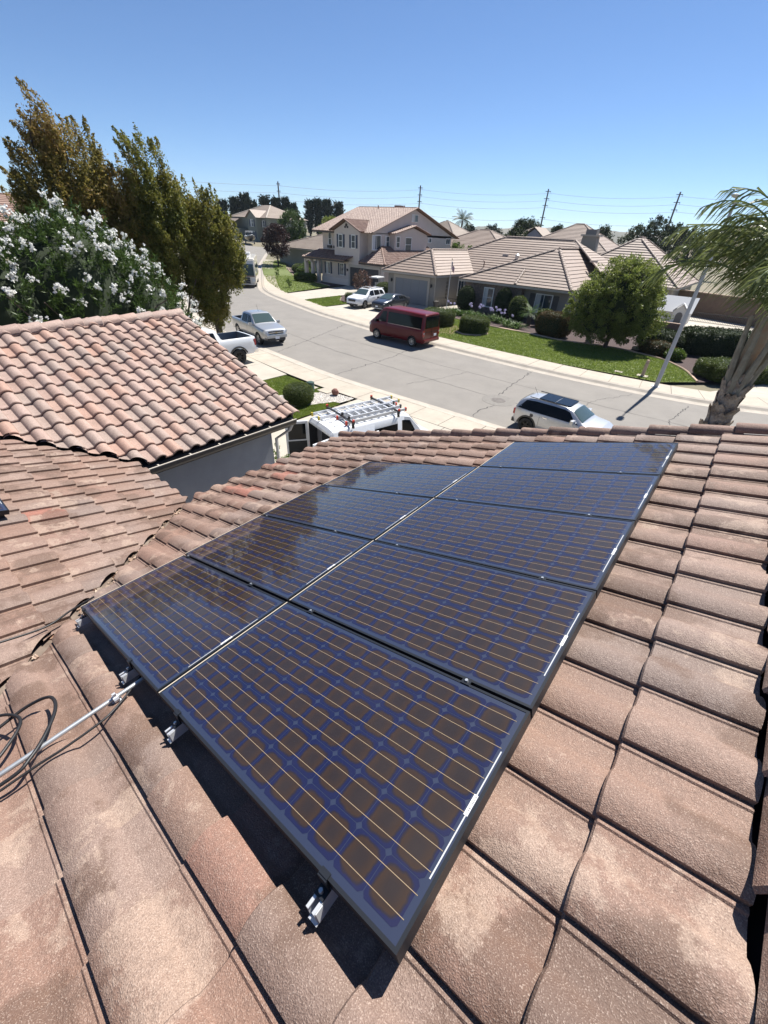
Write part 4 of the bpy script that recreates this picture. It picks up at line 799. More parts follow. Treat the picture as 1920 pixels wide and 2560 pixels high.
# --- generic hip-roofed houses behind
def hip_house(label, x0, x1, y0, y1, ze, zr, wallm, roofm, name='house', zb=0.0, detail=True, wins=()):
    h = thing(name, label, 'house', ((x0 + x1) / 2, (y0 + y1) / 2, zb)); L = W(h)
    MB().box(x0 + 0.5, x1 - 0.5, y0 + 0.5, y1 - 0.5, zb, ze).build('wall', wallm, h, loc=L)
    if (x1 - x0) > (y1 - y0): r = (y1 - y0) / 2; A, B = (x0 + r, (y0 + y1) / 2, zr), (x1 - r, (y0 + y1) / 2, zr); pl = [[(x0, y0, ze), (x1, y0, ze), B, A], [(x1, y0, ze), (x1, y1, ze), B], [(x1, y1, ze), (x0, y1, ze), A, B], [(x0, y1, ze), (x0, y0, ze), A]]
    else: r = (x1 - x0) / 2; A, B = ((x0 + x1) / 2, y0 + r, zr), ((x0 + x1) / 2, y1 - r, zr); pl = [[(x0, y0, ze), (x1, y0, ze), A], [(x1, y0, ze), (x1, y1, ze), B, A], [(x1, y1, ze), (x0, y1, ze), B], [(x0, y1, ze), (x0, y0, ze), A, B]]
    for k, p in enumerate(pl):
        if k < 2: course_plane(h, p, roofm, e=0.45 if detail else 0.7, th=0.055)
        else: MB().add(p, [tuple(range(len(p)))]).build('roof', roofm, h, loc=L)
    for P_, Q_ in ((A, B), (pl[0][0], A), (pl[0][1], A if (x1 - x0) <= (y1 - y0) else B), ((x1, y1, ze), B)): cap_line(h, P_, Q_, 0.15, roofm, 0.5)
    m = MB(); m.box(x0, x1, y0 + 0.01, y0 + 0.1, ze - 0.2, ze - 0.02); m.box(x1 - 0.1, x1 - 0.01, y0 + 0.1, y1, ze - 0.2, ze - 0.02); m.build('fascia', MT['taupe_trim'], h, loc=L)
    for (f, a, z) in wins: window(h, f, a - 0.6, a + 0.6, z - 0.6, z + 0.6, (y0 + 0.5) if f == '-y' else (x1 - 0.5))
    return h
hip_house('tan hip roofed house behind the chimney of the taupe house', -20.5, -7.0, 57.5, 73.5, 2.95, 7.3, MT['tanstuc'], MT['flat'])
hip_house('broad tan hip roof between the two storey house and the taupe house', -53, -33, 71, 89, 3.6, 7.55, MT['tanstuc'], MT['flat'])
hip_house('tan pyramid roofed house peeking over the two storey house gable', -66, -52.5, 86, 99, 5.6, 9.0, MT['tanstuc'], MT['flat2'])
hip_house('wide tan hip roof with two pipes on the skyline', -41, -23.5, 90, 106, 5.0, 9.35, MT['tanstuc'], MT['flat'], wins=(('-y', -34, 4.0), ('-y', -29, 4.0)))
hip_house('low tan roof tucked behind the taupe house ridge', -36.5, -28, 74.5, 80, 5.7, 6.75, MT['tanstuc'], MT['flat'])
h2 = hip_house('grey gabled house on the skyline behind the taupe house', -48.5, -38, 99, 110, 6.4, 8.8, MT['stucco_grey'], MT['flat2'], wins=(('-y', -42, 5.6),))
m = MB(); m.prism([(-43.8, 97.5, 6.4), (-38.2, 97.5, 6.4), (-41.0, 97.5, 8.3)], (0, 5, 0)); m.box(-43.8, -38.2, 97.5, 99.4, 0, 6.4); m.build('gable_wall', MT['stucco_grey'], h2, loc=W(h2))
MB().add([(-44.3, 97, 6.35), (-41, 97, 8.65), (-41, 103, 8.65), (-44.3, 103, 6.35)], [(0, 1, 2, 3)]).build('roof', MT['flat2'], h2, loc=W(h2)); MB().add([(-37.7, 97, 6.35), (-41, 97, 8.65), (-41, 103, 8.65), (-37.7, 103, 6.35)], [(0, 1, 2, 3)]).build('roof', MT['flat2'], h2, loc=W(h2))
hip_house('red tiled roof at the far left skyline behind the trees', -98, -86, 14, 30, 5.2, 8.6, MT['tanstuc'], MT['red'], zb=1.0)
# sage garage wing left of the two storey house
sg = hip_house('low sage green house with grey flat tile roof beside the two storey house', -75, -61, 57.5, 71, 3.3, 5.6, MT['sage'], MT['flat2'])
# far two-storey house with the boat
fx, fy, fz = -118, 86, 2.75
fh_ = thing('house', 'distant two storey sage house with blue shutters behind the boat', 'house', (fx, fy, fz)); FL = W(fh_)
m = MB(); m.box(-128, -112, 84, 98, fz - 1, fz + 5.4); m.box(-118.5, -114.5, 82.3, 84, fz - 1, fz + 5.4); m.prism([(-118.5, 82.3, fz + 5.4), (-114.5, 82.3, fz + 5.4), (-116.5, 82.3, fz + 6.8)], (0, 2, 0)); m.box(-131, -121, 76.5, 84, fz - 1, fz + 2.6); m.build('wall', MT['sage'], fh_, loc=FL)
A, B = (-122, 91, fz + 8.4), (-119, 91, fz + 8.4)
for p in ([(-128.6, 83.4, fz + 5.3), (-111.4, 83.4, fz + 5.3), B, A], [(-111.4, 83.4, fz + 5.3), (-111.4, 98.6, fz + 5.3), B], [(-131.6, 76, fz + 2.6), (-120.4, 76, fz + 2.6), (-124, 84, fz + 5.2), (-128, 84, fz + 5.2)]): course_plane(fh_, p, MT['flat2'], e=0.7, th=0.05)
for s_ in (-1, 1): MB().add([(-116.5 + s_ * 2.5, 81.9, fz + 5.3), (-116.5, 81.9, fz + 7.05), (-116.5, 88, fz + 7.05), (-116.5 + s_ * 2.5, 88, fz + 5.3)], [(0, 1, 2, 3)]).build('roof', MT['flat2'], fh_, loc=FL)
cap_line(fh_, (-128.6, 83.4, fz + 5.3), A, 0.2, MT['taupe_trim'], 0.6); cap_line(fh_, (-111.4, 83.4, fz + 5.3), B, 0.2, MT['taupe_trim'], 0.6)
MB().box(-126.5, -121.8, 76.4, 76.6, fz, fz + 2.2).build('garage_door', MT['gdoor2'], fh_, loc=FL)
window(fh_, '-y', -117.1, -115.9, fz + 3.3, fz + 4.8, 82.3, mull='h', shut=0.5); window(fh_, '-y', -114.1, -113.1, fz + 3.3, fz + 4.6, 84, mull='h', shut=0.4); window(fh_, '-y', -117.3, -115.7, fz + 0.5, fz + 2.1, 82.3, mull='v', shut=0.5); window(fh_, '-y', -120.5, -119.5, fz + 3.6, fz + 5.0, 84, mull='v', shut=0.4)
# garden walls, playhouse, iron fence
bw = thing('garden_wall', 'tall brown block wall behind the white playhouse', 'wall', (-4, 62, 0)); BL = W(bw)
MT['block'] = M('brown_block', (0.23, 0.155, 0.105), 0.95, c2=(0.17, 0.115, 0.08), nscale=2, world_co=True, bump=0.4, bscale=20)
m = MB(); m.prism([(-9.5, 64.2, 0), (4, 58.6, 0), (4.1, 58.85, 0), (-9.4, 64.45, 0)], (0, 0, 2.45)); m.build('blocks', MT['block'], bw, loc=BL); m = MB(); m.prism([(-9.5, 64.15, 2.45), (4, 58.55, 2.45), (4.1, 58.9, 2.45), (-9.4, 64.5, 2.45)], (0, 0, 0.1)); m.build('coping', MT['edging'], bw, loc=BL)
gw = thing('garden_wall', 'low tan block wall in front of the playhouse', 'wall', (-5, 48.5, 0))
m = MB(); m.box(-6.2, 0.5, -0.1, 0.1, 0, 0.75); m.build('blocks', MT['block'], gw); m = MB(); m.box(-6.25, 0.55, -0.13, 0.13, 0.75, 0.82); m.build('coping', MT['edging'], gw)
ph = thing('playhouse', 'white playhouse shed with pitched roof and arched door', 'playhouse', (-6.2, 53.6, 0)); mw_ = M('playhouse_white', (0.62, 0.6, 0.56), 0.6)
m = MB(); m.box(-1.3, 1.5, 0, 2, 0, 1.25); m.prism([(0.1, -0.4, 0), (1.3, -0.4, 0), (1.3, -0.4, 1.3), (0.7, -0.4, 1.95), (0.1, -0.4, 1.3)], (0, 0.5, 0)); m.build('wall', mw_, ph)
rfm = M('white_slats', (0.58, 0.58, 0.57), 0.6)
for k in range(9):
    y = -0.25 + k * 0.15; z = 1.2 + k * 0.145; MB().obox((0.1, y + 0.08, z + 0.07), 3.2, 0.22, 0.03, Matrix.Rotation(R(44), 3, 'X')).build('roof_slat', rfm, ph)
m = MB(); m.obox((0.36, -0.25, 1.72), 0.04, 0.7, 0.95, Matrix.Rotation(R(43), 3, 'Y')); m.obox((1.04, -0.25, 1.72), 0.04, 0.7, 0.95, Matrix.Rotation(R(-43), 3, 'Y')); m.build('porch_roof', rfm, ph)
m = MB(); m.prism([(0.4, -0.42, 0), (1.0, -0.42, 0), (1.0, -0.42, 0.95)] + [(0.7 + 0.3 * math.cos(t), -0.42, 0.95 + 0.3 * math.sin(t)) for t in np.linspace(0.3, 2.84, 6)] + [(0.4, -0.42, 0.95)], (0, 0.015, 0)); m.build('door', M('playhouse_door', (0.14, 0.13, 0.12), 0.6), ph)
fe2 = thing('iron_fence', 'black iron fence across the concrete yard', 'fence', (-3.2, 57.8, 0))
m = MB(); m.box(-2.0, 4.6, -0.02, 0.02, 0.95, 1.0); m.box(-2.0, 4.6, -0.02, 0.02, 0.12, 0.17); m.build('rail', MT['iron'], fe2)
for k in range(44): MB().box(-2.0 + k * 0.15 - 0.012, -2.0 + k * 0.15 + 0.012, -0.012, 0.012, 0.05, 1.05).build('bar', MT['iron'], fe2)
struct(flat('patio', [(-9, 49), (4, 49), (4, 58.3), (-9, 63.8)], 0.135, MT['concrete2']))
# ------------------------------------------------------------------ vehicles
def paint(name, c, metal=0.0, rough=0.3, coat=0.6): return M(name, c, rough, metal=metal, coat=coat, spec=0.35)
MT['tyre'] = M('tyre_rubber', (0.015, 0.015, 0.015), 0.75); MT['rim'] = M('alloy_rim', (0.55, 0.56, 0.57), 0.3, metal=0.8); MT['rimblack'] = M('black_rim', (0.02, 0.02, 0.02), 0.35, metal=0.3)
MT['lamp'] = M('headlamp', (0.55, 0.57, 0.58), 0.1, coat=1.0); MT['tail'] = M('tail_lamp', (0.35, 0.012, 0.012), 0.15, coat=1.0); MT['chrome'] = M('chrome', (0.75, 0.75, 0.76), 0.12, metal=1.0); MT['plate'] = M('licence_plate', (0.72, 0.73, 0.76), 0.5); MT['seam'] = M('panel_gap', (0.01, 0.01, 0.01), 0.8)
def lut(p):
    xs = [q[0] for q in p]; ys = [q[1] for q in p]; return lambda x: float(np.interp(x, xs, ys))
def wheel(root, x, y, r, w, side, rim, spokes=5):
    n = 26; m = MB(); prof = [(0.62, 0.42), (0.66, 0.5), (0.92, 0.5), (1.0, 0.40), (1.0, -0.4), (0.92, -0.5), (0.6, -0.5)]
    m.grid([[(rr * r * math.cos(2 * math.pi * k / n), side * o * w, rr * r * math.sin(2 * math.pi * k / n)) for rr, o in prof] for k in range(n + 1)])
    t = m.build('wheel', MT['tyre'], root, smooth=40, loc=(x, y, r))
    m = MB(); R0 = 0.64 * r
    m.add([(R0 * math.cos(2 * math.pi * k / n), side * w * 0.12, R0 * math.sin(2 * math.pi * k / n)) for k in range(n)], [tuple(range(n))])
    m.build('brake_disc', MT['seam'], t)
    m = MB(); m.grid([[(R0 * q * math.cos(2 * math.pi * k / n), side * w * o, R0 * q * math.sin(2 * math.pi * k / n)) for q, o in ((1.0, 0.44), (0.9, 0.42), (0.86, 0.2))] for k in range(n + 1)])
    for k in range(spokes):
        a = 2 * math.pi * k / spokes; mat = Matrix.Rotation(-a, 3, 'Y'); m.obox(mat @ Vector((R0 * 0.5, side * w * 0.34, 0)), R0 * 0.95, w * 0.16, R0 * (0.30 if spokes < 7 else 0.16), mat)
    m.tube([(0, side * w * 0.2, 0), (0, side * w * 0.45, 0)], R0 * 0.22, 10); m.build('rim', rim, t)
def car(name, label, cat, loc, rz, sp):
    r = thing(name, label, cat, loc, R(rz)); L, Wd = sp['L'], sp['W'] / 2; top, belt = lut(sp['top']), lut(sp['belt']); zl = sp.get('zl', 0.28); plan = lut(sp['plan']) ; tum = sp.get('tum', 0.22); Hc = sp['H']
    zmaxb = max(q[1] for q in sp['belt'])
    xs = sorted(set([round(x, 3) for x in np.arange(-L / 2, L / 2 + 0.001, 0.09)] + [q[0] for q in sp['top']] + [L / 2]))
    def sect(x):
        zt = top(x); zb = min(belt(x), zt - 0.03); w = Wd * plan(x); f = (zt - zb) / (Hc - zmaxb); wt = w * (1 - tum * min(1, max(0, f))) - 0.03
        low = zl + (0.10 if abs(x) > L / 2 - 0.12 else 0.0)
        h = zb - low; er = min(0.07, (zt - zb) * 0.45)
        return [(0, low), (w * 0.82, low), (w * 0.955, low + 0.06), (w * 0.995, low + 0.22 * h), (w, low + 0.5 * h), (w * 0.995, low + 0.75 * h), (w * 0.975, zb - 0.03), (w * 0.96, zb), (wt + (w * 0.96 - wt) * 0.06, zt - er), (wt * 0.96, zt - er * 0.4), (wt * 0.86, zt - er * 0.08), (wt * 0.5, zt + 0.012), (0, zt + 0.018)]
    def side_pt(x, t):
        s = sect(x); a, b = s[7], s[8]; return (a[0] + (b[0] - a[0]) * t, a[1] + (b[1] - a[1]) * t)
    def top_pt(x, u):
        s = sect(x); w = s[9][0]; y = u * w; q = s[8:]; ys_ = [k[0] for k in q][::-1]; zs = [k[1] for k in q][::-1]; return (y, float(np.interp(abs(y), ys_, zs)))
    m = MB(); secs = [sect(x) for x in xs]; k = len(secs[0]); full = []
    for x, s in zip(xs, secs): full.append([(x, y, z) for y, z in s] + [(x, -y, z) for y, z in s[-2:0:-1]])
    nn = len(full[0]); m.v = [p for q in full for p in q]
    m.f = [(i * nn + j, i * nn + (j + 1) % nn, (i + 1) * nn + (j + 1) % nn, (i + 1) * nn + j) for i in range(len(xs) - 1) for j in range(nn)] + [tuple(range(nn - 1, -1, -1)), tuple(range((len(xs) - 1) * nn, len(xs) * nn))]
    me = m.mesh('body', sp['paint'], None)
    cut = MB(); wr = sp['r']; ww = sp.get('ww', 0.22)
    for wx in sp['wheels']:
        for s in (-1, 1): cut.tube([(wx, s * (Wd - 0.30), wr), (wx, s * (Wd + 0.2), wr)], wr * 1.16, 20)
    tmp = bpy.data.objects.new('tmp', me); COL.objects.link(tmp)
    cutters = [cut.mesh('cut', MT['seam'])] + [MB().box(*b).mesh('cut', sp.get('bedmat', MT['seam'])) for b in sp.get('cuts', [])]
    cos = []
    for cme in cutters:
        co = bpy.data.objects.new('cutter', cme); COL.objects.link(co); cos.append(co)
        md = tmp.modifiers.new('b', 'BOOLEAN'); md.operation = 'DIFFERENCE'; md.object = co; md.solver = 'EXACT'
        if hasattr(md, 'material_mode'): md.material_mode = 'TRANSFER'
    dg = bpy.context.evaluated_depsgraph_get(); me2 = bpy.data.meshes.new_from_object(tmp.evaluated_get(dg)); me2.name = 'body'
    for o in cos + [tmp]: bpy.data.objects.remove(o)
    me2.polygons.foreach_set('use_smooth', [True] * len(me2.polygons)); me2.set_sharp_from_angle(angle=R(32))
    body = link('body', me2, r)
    for wx in sp['wheels']:
        for s in (-1, 1): wheel(r, wx, s * (Wd - ww * 0.52), wr, ww, s, sp.get('rim', MT['rim']), sp.get('spokes', 5))
    gl = sp.get('glass', MT['carglass'])
    for (b0, b1, t0, t1, zlo, zhi) in sp['sides']:
        for s in (-1, 1):
            m = MB(); m.grid([[(lambda X, yz: (X, s * (yz[0] + 0.008), yz[1]))((b0 + (b1 - b0) * u) * (1 - t) + (t0 + (t1 - t0) * u) * t, side_pt((b0 + (b1 - b0) * u) * (1 - t) + (t0 + (t1 - t0) * u) * t, zlo + (zhi - zlo) * t)) for u in np.linspace(0, 1, 25)] for t in (0, 0.5, 1)])
            m.build('side_window', gl, r, smooth=60)
    for key, nm, gm in (('ws', 'windscreen', MT['windscreen']), ('rw', 'rear_window', gl)):
        if key in sp:
            xa, xb, uu = sp[key]; off = 0.012
            m = MB(); m.grid([[(x + off * (1 if key == 'ws' else -1), top_pt(x, u)[0], top_pt(x, u)[1] + off) for u in np.linspace(-uu, uu, 11)] for x in np.linspace(xa, xb, 7)]); m.build(nm, gm, r, smooth=60)
    for (nm, mat, b) in sp.get('boxes', []):
        for s in ((-1, 1) if b[2] >= 0 and b[2] != 0 or sp.get('sym', True) and b[2] > 0 else (1,)):
            y0, y1 = (b[2], b[3]) if s == 1 else (-b[3], -b[2])
            mm = MB().box(b[0], b[1], y0, y1, b[4], b[5]); me_ = mm.mesh(nm, mat); bm = bmesh.new(); bm.from_mesh(me_); bmesh.ops.bevel(bm, geom=bm.edges[:], offset=min(0.02, 0.3 * min(b[1] - b[0], b[3] - b[2], b[5] - b[4])), segments=2, affect='EDGES'); bm.to_mesh(me_); bm.free(); link(nm, me_, r)
    for x in sp.get('seams', []):
        for s in (-1, 1):
            m = MB(); zz = np.linspace(zl + 0.1, belt(x), 5); se = sect(x)
            ys_ = [float(np.interp(z, [q[1] for q in se[2:8]], [q[0] for q in se[2:8]])) for z in zz]
            m.grid([[(x - 0.006, s * (y + 0.003), z), (x + 0.006, s * (y + 0.003), z)] for y, z in zip(ys_, zz)]); m.build('door_seam', MT['seam'], body)
    for x in sp.get('handles', []):
        for s in (-1, 1): z = belt(x) - 0.10; MB().box(x - 0.09, x + 0.09, s * Wd * plan(x) * 0.985 - 0.02, s * Wd * plan(x) * 0.985 + 0.02, z - 0.015, z + 0.015).build('door_handle', sp.get('handle', sp['paint']), r)
    if 'mirror' in sp:
        x = sp['mirror']
        for s in (-1, 1):
            z = belt(x) + 0.08; m = MB(); m.obox((x, s * (Wd + 0.10), z), 0.12, 0.22, 0.16, Matrix.Rotation(0.15 * s, 3, 'Z')); m.box(x - 0.03, x + 0.05, min(s * (Wd - 0.06), s * (Wd + 0.02)), max(s * (Wd - 0.06), s * (Wd + 0.02)), z - 0.08, z - 0.02)
            me_ = m.mesh('mirror', sp.get('mirrormat', sp['paint'])); link('mirror', me_, r)
    return r
# silver mid-size pickup
silver = paint('silver_paint', (0.42, 0.43, 0.44), 0.55, 0.32)
pk = dict(L=5.15, W=1.82, H=1.73, zl=0.36, r=0.37, ww=0.25, wheels=(-1.62, 1.66), paint=silver, tum=0.24,
  top=[(-2.58, 1.12), (-1.05, 1.14), (-0.98, 1.30), (-0.82, 1.66), (-0.6, 1.72), (0.2, 1.73), (0.45, 1.68), (1.15, 1.19), (1.3, 1.15), (2.3, 1.03), (2.48, 0.95), (2.58, 0.75)],
  belt=[(-2.58, 1.08), (0.9, 1.09), (1.3, 1.06), (2.4, 0.93), (2.58, 0.8)], plan=[(-2.58, 0.95), (-2.3, 0.99), (1.6, 1.0), (2.2, 0.96), (2.48, 0.86), (2.58, 0.74)], cuts=[(-2.50, -1.10, -0.74, 0.74, 0.62, 1.4)], bedmat=M('bed_liner', (0.05, 0.05, 0.052), 0.7),
  sides=[(-0.78, 0.02, -0.70, 0.02, 0.06, 0.9), (0.10, 1.0, 0.10, 0.42, 0.06, 0.9)], ws=(1.12, 0.48, 0.93), seams=(-0.9, 0.06, 0.98), handles=(-0.65, 0.25), mirror=0.95, spokes=5,
  boxes=[('headlamp', MT['lamp'], (2.36, 2.50, 0.56, 0.82, 0.78, 0.93)), ('grille', MT['blackpl'], (2.44, 2.585, -0.52, 0.52, 0.72, 0.92)), ('chrome_bar', MT['chrome'], (2.5, 2.6, -0.55, 0.55, 0.81, 0.85)), ('bumper', silver, (2.42, 2.68, -0.72, 0.72, 0.52, 0.70)), ('lower_grille', MT['blackpl'], (2.46, 2.66, -0.6, 0.6, 0.34, 0.52)), ('number_plate', MT['plate'], (2.68, 2.69, -0.15, 0.15, 0.46, 0.62)), ('fog_lamp', MT['blackpl'], (2.5, 2.665, 0.60, 0.70, 0.54, 0.64)), ('tail_lamp', MT['tail'], (-2.6, -2.5, 0.72, 0.86, 0.8, 1.06)), ('rear_bumper', MT['chrome'], (-2.72, -2.5, -0.82, 0.82, 0.48, 0.64)), ('badge', M('gold_badge', (0.5, 0.42, 0.25), 0.3, metal=0.5), (2.6, 2.61, -0.08, 0.08, 0.80, 0.86))])
p_ = car('pickup_truck', 'silver crew cab pickup parked along the near kerb', 'pickup truck', (-26.05, 17.85, 0), -10.5, pk)
MB().tube([(0.0, 0.1, 1.73), (-0.25, 0.1, 2.1)], 0.008, 4).build('antenna', MT['blackpl'], p_)
# white full-size pickup in the neighbour's drive
whitep = paint('white_car_paint', (0.72, 0.73, 0.74), 0.0, 0.25)
wp = dict(L=5.75, W=2.0, H=1.92, zl=0.48, r=0.43, ww=0.30, wheels=(-1.75, 1.85), paint=whitep, rim=MT['rimblack'], spokes=8, tum=0.22,
  top=[(-2.87, 1.38), (-0.92, 1.40), (-0.85, 1.6), (-0.72, 1.86), (-0.5, 1.91), (0.5, 1.92), (0.7, 1.86), (1.35, 1.42), (1.5, 1.38), (2.6, 1.28), (2.8, 1.15), (2.87, 0.9)], belt=[(-2.87, 1.33), (1.1, 1.33), (1.5, 1.29), (2.7, 1.15), (2.87, 0.95)],
  plan=[(-2.87, 0.955), (-2.6, 0.99), (1.8, 1.0), (2.5, 0.96), (2.87, 0.8)], cuts=[(-2.78, -1.0, -0.82, 0.82, 0.78, 1.7)], bedmat=M('bed_blue_liner', (0.10, 0.12, 0.15), 0.5), sides=[(-0.65, 0.2, -0.58, 0.2, 0.06, 0.9), (0.3, 1.2, 0.3, 0.62, 0.06, 0.9)], ws=(1.3, 0.72, 0.93), seams=(-0.8, 0.25, 1.25), handles=(-0.5, 0.45), mirror=1.15, mirrormat=MT['blackpl'],
  boxes=[('headlamp', MT['lamp'], (2.6, 2.78, 0.6, 0.9, 1.0, 1.18)), ('grille', MT['blackpl'], (2.72, 2.89, -0.58, 0.58, 0.75, 1.15)), ('front_bumper', MT['chrome'], (2.75, 2.98, -0.9, 0.9, 0.5, 0.74)), ('tail_lamp', MT['tail'], (-2.90, -2.72, 0.82, 0.965, 0.92, 1.28)), ('rear_bumper', MT['chrome'], (-3.02, -2.78, -0.93, 0.93, 0.55, 0.76))])
p_ = car('pickup_truck', 'white pickup with black wheels and open bed in the neighbouring driveway', 'pickup truck', (-21.75, 10.95, 0.13), -93, wp)
for s in (-1, 1):
    m = MB(); arc = [(-1.75 + 0.505 * math.cos(t), 0.43 + 0.505 * math.sin(t)) for t in np.linspace(0.35, math.pi - 0.35, 15)]; arc2 = [(-1.75 + 0.585 * math.cos(t), 0.43 + 0.585 * math.sin(t)) for t in np.linspace(0.35, math.pi - 0.35, 15)]
    m.grid([[(a[0], s * 1.005, a[1]) for a in arc], [(a[0], s * 1.02, a[1]) for a in arc2], [(a[0], s * 0.98, a[1]) for a in arc2]]); m.build('arch_flare', MT['blackpl'], p_, smooth=40)
# white SUV
sv_ = dict(L=4.66, W=1.86, H=1.66, zl=0.30, r=0.36, ww=0.24, wheels=(-1.35, 1.33), paint=whitep, tum=0.24, spokes=5,
  top=[(-2.33, 1.0), (-2.28, 1.18), (-2.12, 1.42), (-1.9, 1.58), (-1.4, 1.64), (-0.2, 1.66), (0.3, 1.62), (1.05, 1.14), (1.25, 1.09), (2.0, 0.99), (2.22, 0.9), (2.33, 0.7)], belt=[(-2.33, 1.05), (-1.6, 1.1), (0.9, 1.02), (1.3, 0.99), (2.1, 0.87), (2.33, 0.72)], plan=[(-2.33, 0.84), (-2.0, 0.95), (-1, 1), (1.3, 1), (1.9, 0.95), (2.2, 0.84), (2.33, 0.7)],
  sides=[(-2.0, -1.25, -1.75, -1.2, 0.08, 0.88), (-1.18, -0.28, -1.12, -0.26, 0.06, 0.9), (-0.2, 0.88, -0.18, 0.3, 0.06, 0.9)], ws=(1.02, 0.36, 0.92), rw=(-2.24, -1.96, 0.85), seams=(-1.22, -0.24, 0.9), handles=(-1.0, -0.05), mirror=0.78,
  boxes=[('headlamp', MT['lamp'], (2.02, 2.20, 0.5, 0.80, 0.76, 0.87)), ('grille', MT['blackpl'], (2.2, 2.34, -0.45, 0.45, 0.62, 0.82)), ('lower_bumper', MT['blackpl'], (2.1, 2.35, -0.62, 0.62, 0.30, 0.46)), ('fog_lamp', MT['blackpl'], (2.05, 2.27, 0.6, 0.72, 0.42, 0.55)), ('number_plate', MT['plate'], (2.345, 2.355, -0.15, 0.15, 0.46, 0.6)), ('roof_rail', MT['chrome'], (-1.6, 0.0, 0.60, 0.63, 1.66, 1.70)), ('tail_lamp', MT['tail'], (-2.36, -2.2, 0.55, 0.78, 0.86, 1.06)), ('sunroof', MT['carglass'], (-0.5, 0.15, -0.4, 0.4, 1.672, 1.684)), ('spoiler', whitep, (-2.25, -1.9, -0.58, 0.58, 1.57, 1.63))])
car('car', 'white SUV parked nose out beside the dark sedan', 'car', (-31.0, 34.6, 0.13), -86, sv_)
# dark grey sedan
dg_ = paint('dark_grey_paint', (0.045, 0.05, 0.06), 0.4, 0.28)
sd = dict(L=4.72, W=1.80, H=1.40, zl=0.24, r=0.33, ww=0.22, wheels=(-1.36, 1.40), paint=dg_, tum=0.28, spokes=10,
  top=[(-2.36, 0.88), (-2.3, 1.0), (-1.95, 1.06), (-1.3, 1.24), (-0.75, 1.36), (-0.2, 1.40), (0.25, 1.36), (1.15, 0.97), (1.35, 0.94), (2.1, 0.84), (2.28, 0.75), (2.36, 0.6)], belt=[(-2.36, 0.92), (-1.5, 0.95), (0.9, 0.90), (1.4, 0.86), (2.2, 0.72), (2.36, 0.62)], plan=[(-2.36, 0.84), (-2.0, 0.95), (-1, 1), (1.3, 1), (1.9, 0.94), (2.25, 0.82), (2.36, 0.7)],
  sides=[(-1.75, -1.1, -1.25, -0.9, 0.08, 0.88), (-1.05, -0.25, -0.85, -0.24, 0.06, 0.9), (-0.17, 0.95, -0.16, 0.25, 0.06, 0.9)], ws=(1.1, 0.32, 0.92), rw=(-1.85, -1.0, 0.88), seams=(-1.1, -0.2, 0.98), handles=(-0.9, -0.02), mirror=0.82,
  boxes=[('headlamp', MT['lamp'], (2.05, 2.24, 0.52, 0.78, 0.62, 0.70)), ('grille', MT['blackpl'], (2.2, 2.37, -0.5, 0.5, 0.48, 0.66)), ('front_lip', MT['galv'], (2.2, 2.38, -0.62, 0.62, 0.24, 0.30)), ('number_plate', MT['plate'], (2.37, 2.38, -0.15, 0.15, 0.38, 0.5)), ('tail_lamp', MT['tail'], (-2.37, -2.28, 0.4, 0.74, 0.82, 0.92)), ('window_trim', MT['chrome'], (-1.6, 0.95, 0.858, 0.868, 0.93, 0.945))])
car('car', 'dark grey sedan parked nose out by the grey garage door', 'car', (-28.45, 35.5, 0.13), -87, sd)
# red passenger van
rp = paint('dark_red_paint', (0.115, 0.003, 0.006), 0.0, 0.35, 0.25)
rv = dict(L=5.15, W=1.96, H=2.2, zl=0.30, r=0.345, ww=0.22, wheels=(-1.62, 1.62), paint=rp, tum=0.13, spokes=8,
  top=[(-2.575, 2.10), (-2.5, 2.17), (-1.0, 2.2), (0.9, 2.2), (1.15, 2.14), (1.95, 1.42), (2.1, 1.32), (2.45, 1.10), (2.55, 0.9), (2.575, 0.7)], belt=[(-2.575, 1.22), (1.6, 1.22), (2.0, 1.12), (2.4, 1.0), (2.575, 0.72)], plan=[(-2.575, 0.97), (-2.4, 0.995), (1.5, 1.0), (2.1, 0.95), (2.4, 0.85), (2.575, 0.7)],
  sides=[(-2.32, 0.62, -2.32, 0.62, 0.05, 0.82), (0.76, 1.72, 0.76, 1.12, 0.05, 0.82)], ws=(1.92, 1.16, 0.92), seams=(-2.4, 0.66, 0.72, 1.6), handles=(0.9,), mirror=1.65, mirrormat=MT['blackpl'],
  boxes=[('rear_window', MT['carglass'], (-2.59, -2.57, -0.80, 0.80, 1.28, 2.02)), ('tail_lamp', MT['tail'], (-2.60, -2.48, 0.86, 0.97, 0.78, 1.20)), ('reverse_lamp', MT['lamp'], (-2.606, -2.50, 0.875, 0.965, 0.92, 1.08)), ('number_plate', MT['plate'], (-2.60, -2.59, 0.0, 0.0, 0, 0)), ('rear_bumper', rp, (-2.68, -2.5, -0.92, 0.92, 0.40, 0.58)), ('headlamp', MT['lamp'], (2.2, 2.44, 0.62, 0.86, 0.85, 1.05)), ('grille', MT['blackpl'], (2.44, 2.58, -0.6, 0.6, 0.5, 0.78)), ('trim_strip', MT['chrome'], (-2.30, 0.6, 0.966, 0.974, 1.235, 1.25))])
rv['boxes'] = [b for b in rv['boxes'] if b[0] != 'number_plate'] + [('number_plate', MT['plate'], (-2.60, -2.585, -0.62, -0.30, 0.72, 0.88))]
p_ = car('van', 'dark red passenger van with tinted windows parked at the far kerb', 'van', (-19.15, 25.3, 0.0), 180, rv)
m = MB(); m.box(-2.592, -2.578, -0.85, 0.85, 1.02, 1.04); m.box(-2.592, -2.578, -0.006, 0.006, 0.6, 2.1); m.build('door_line', MT['seam'], p_)
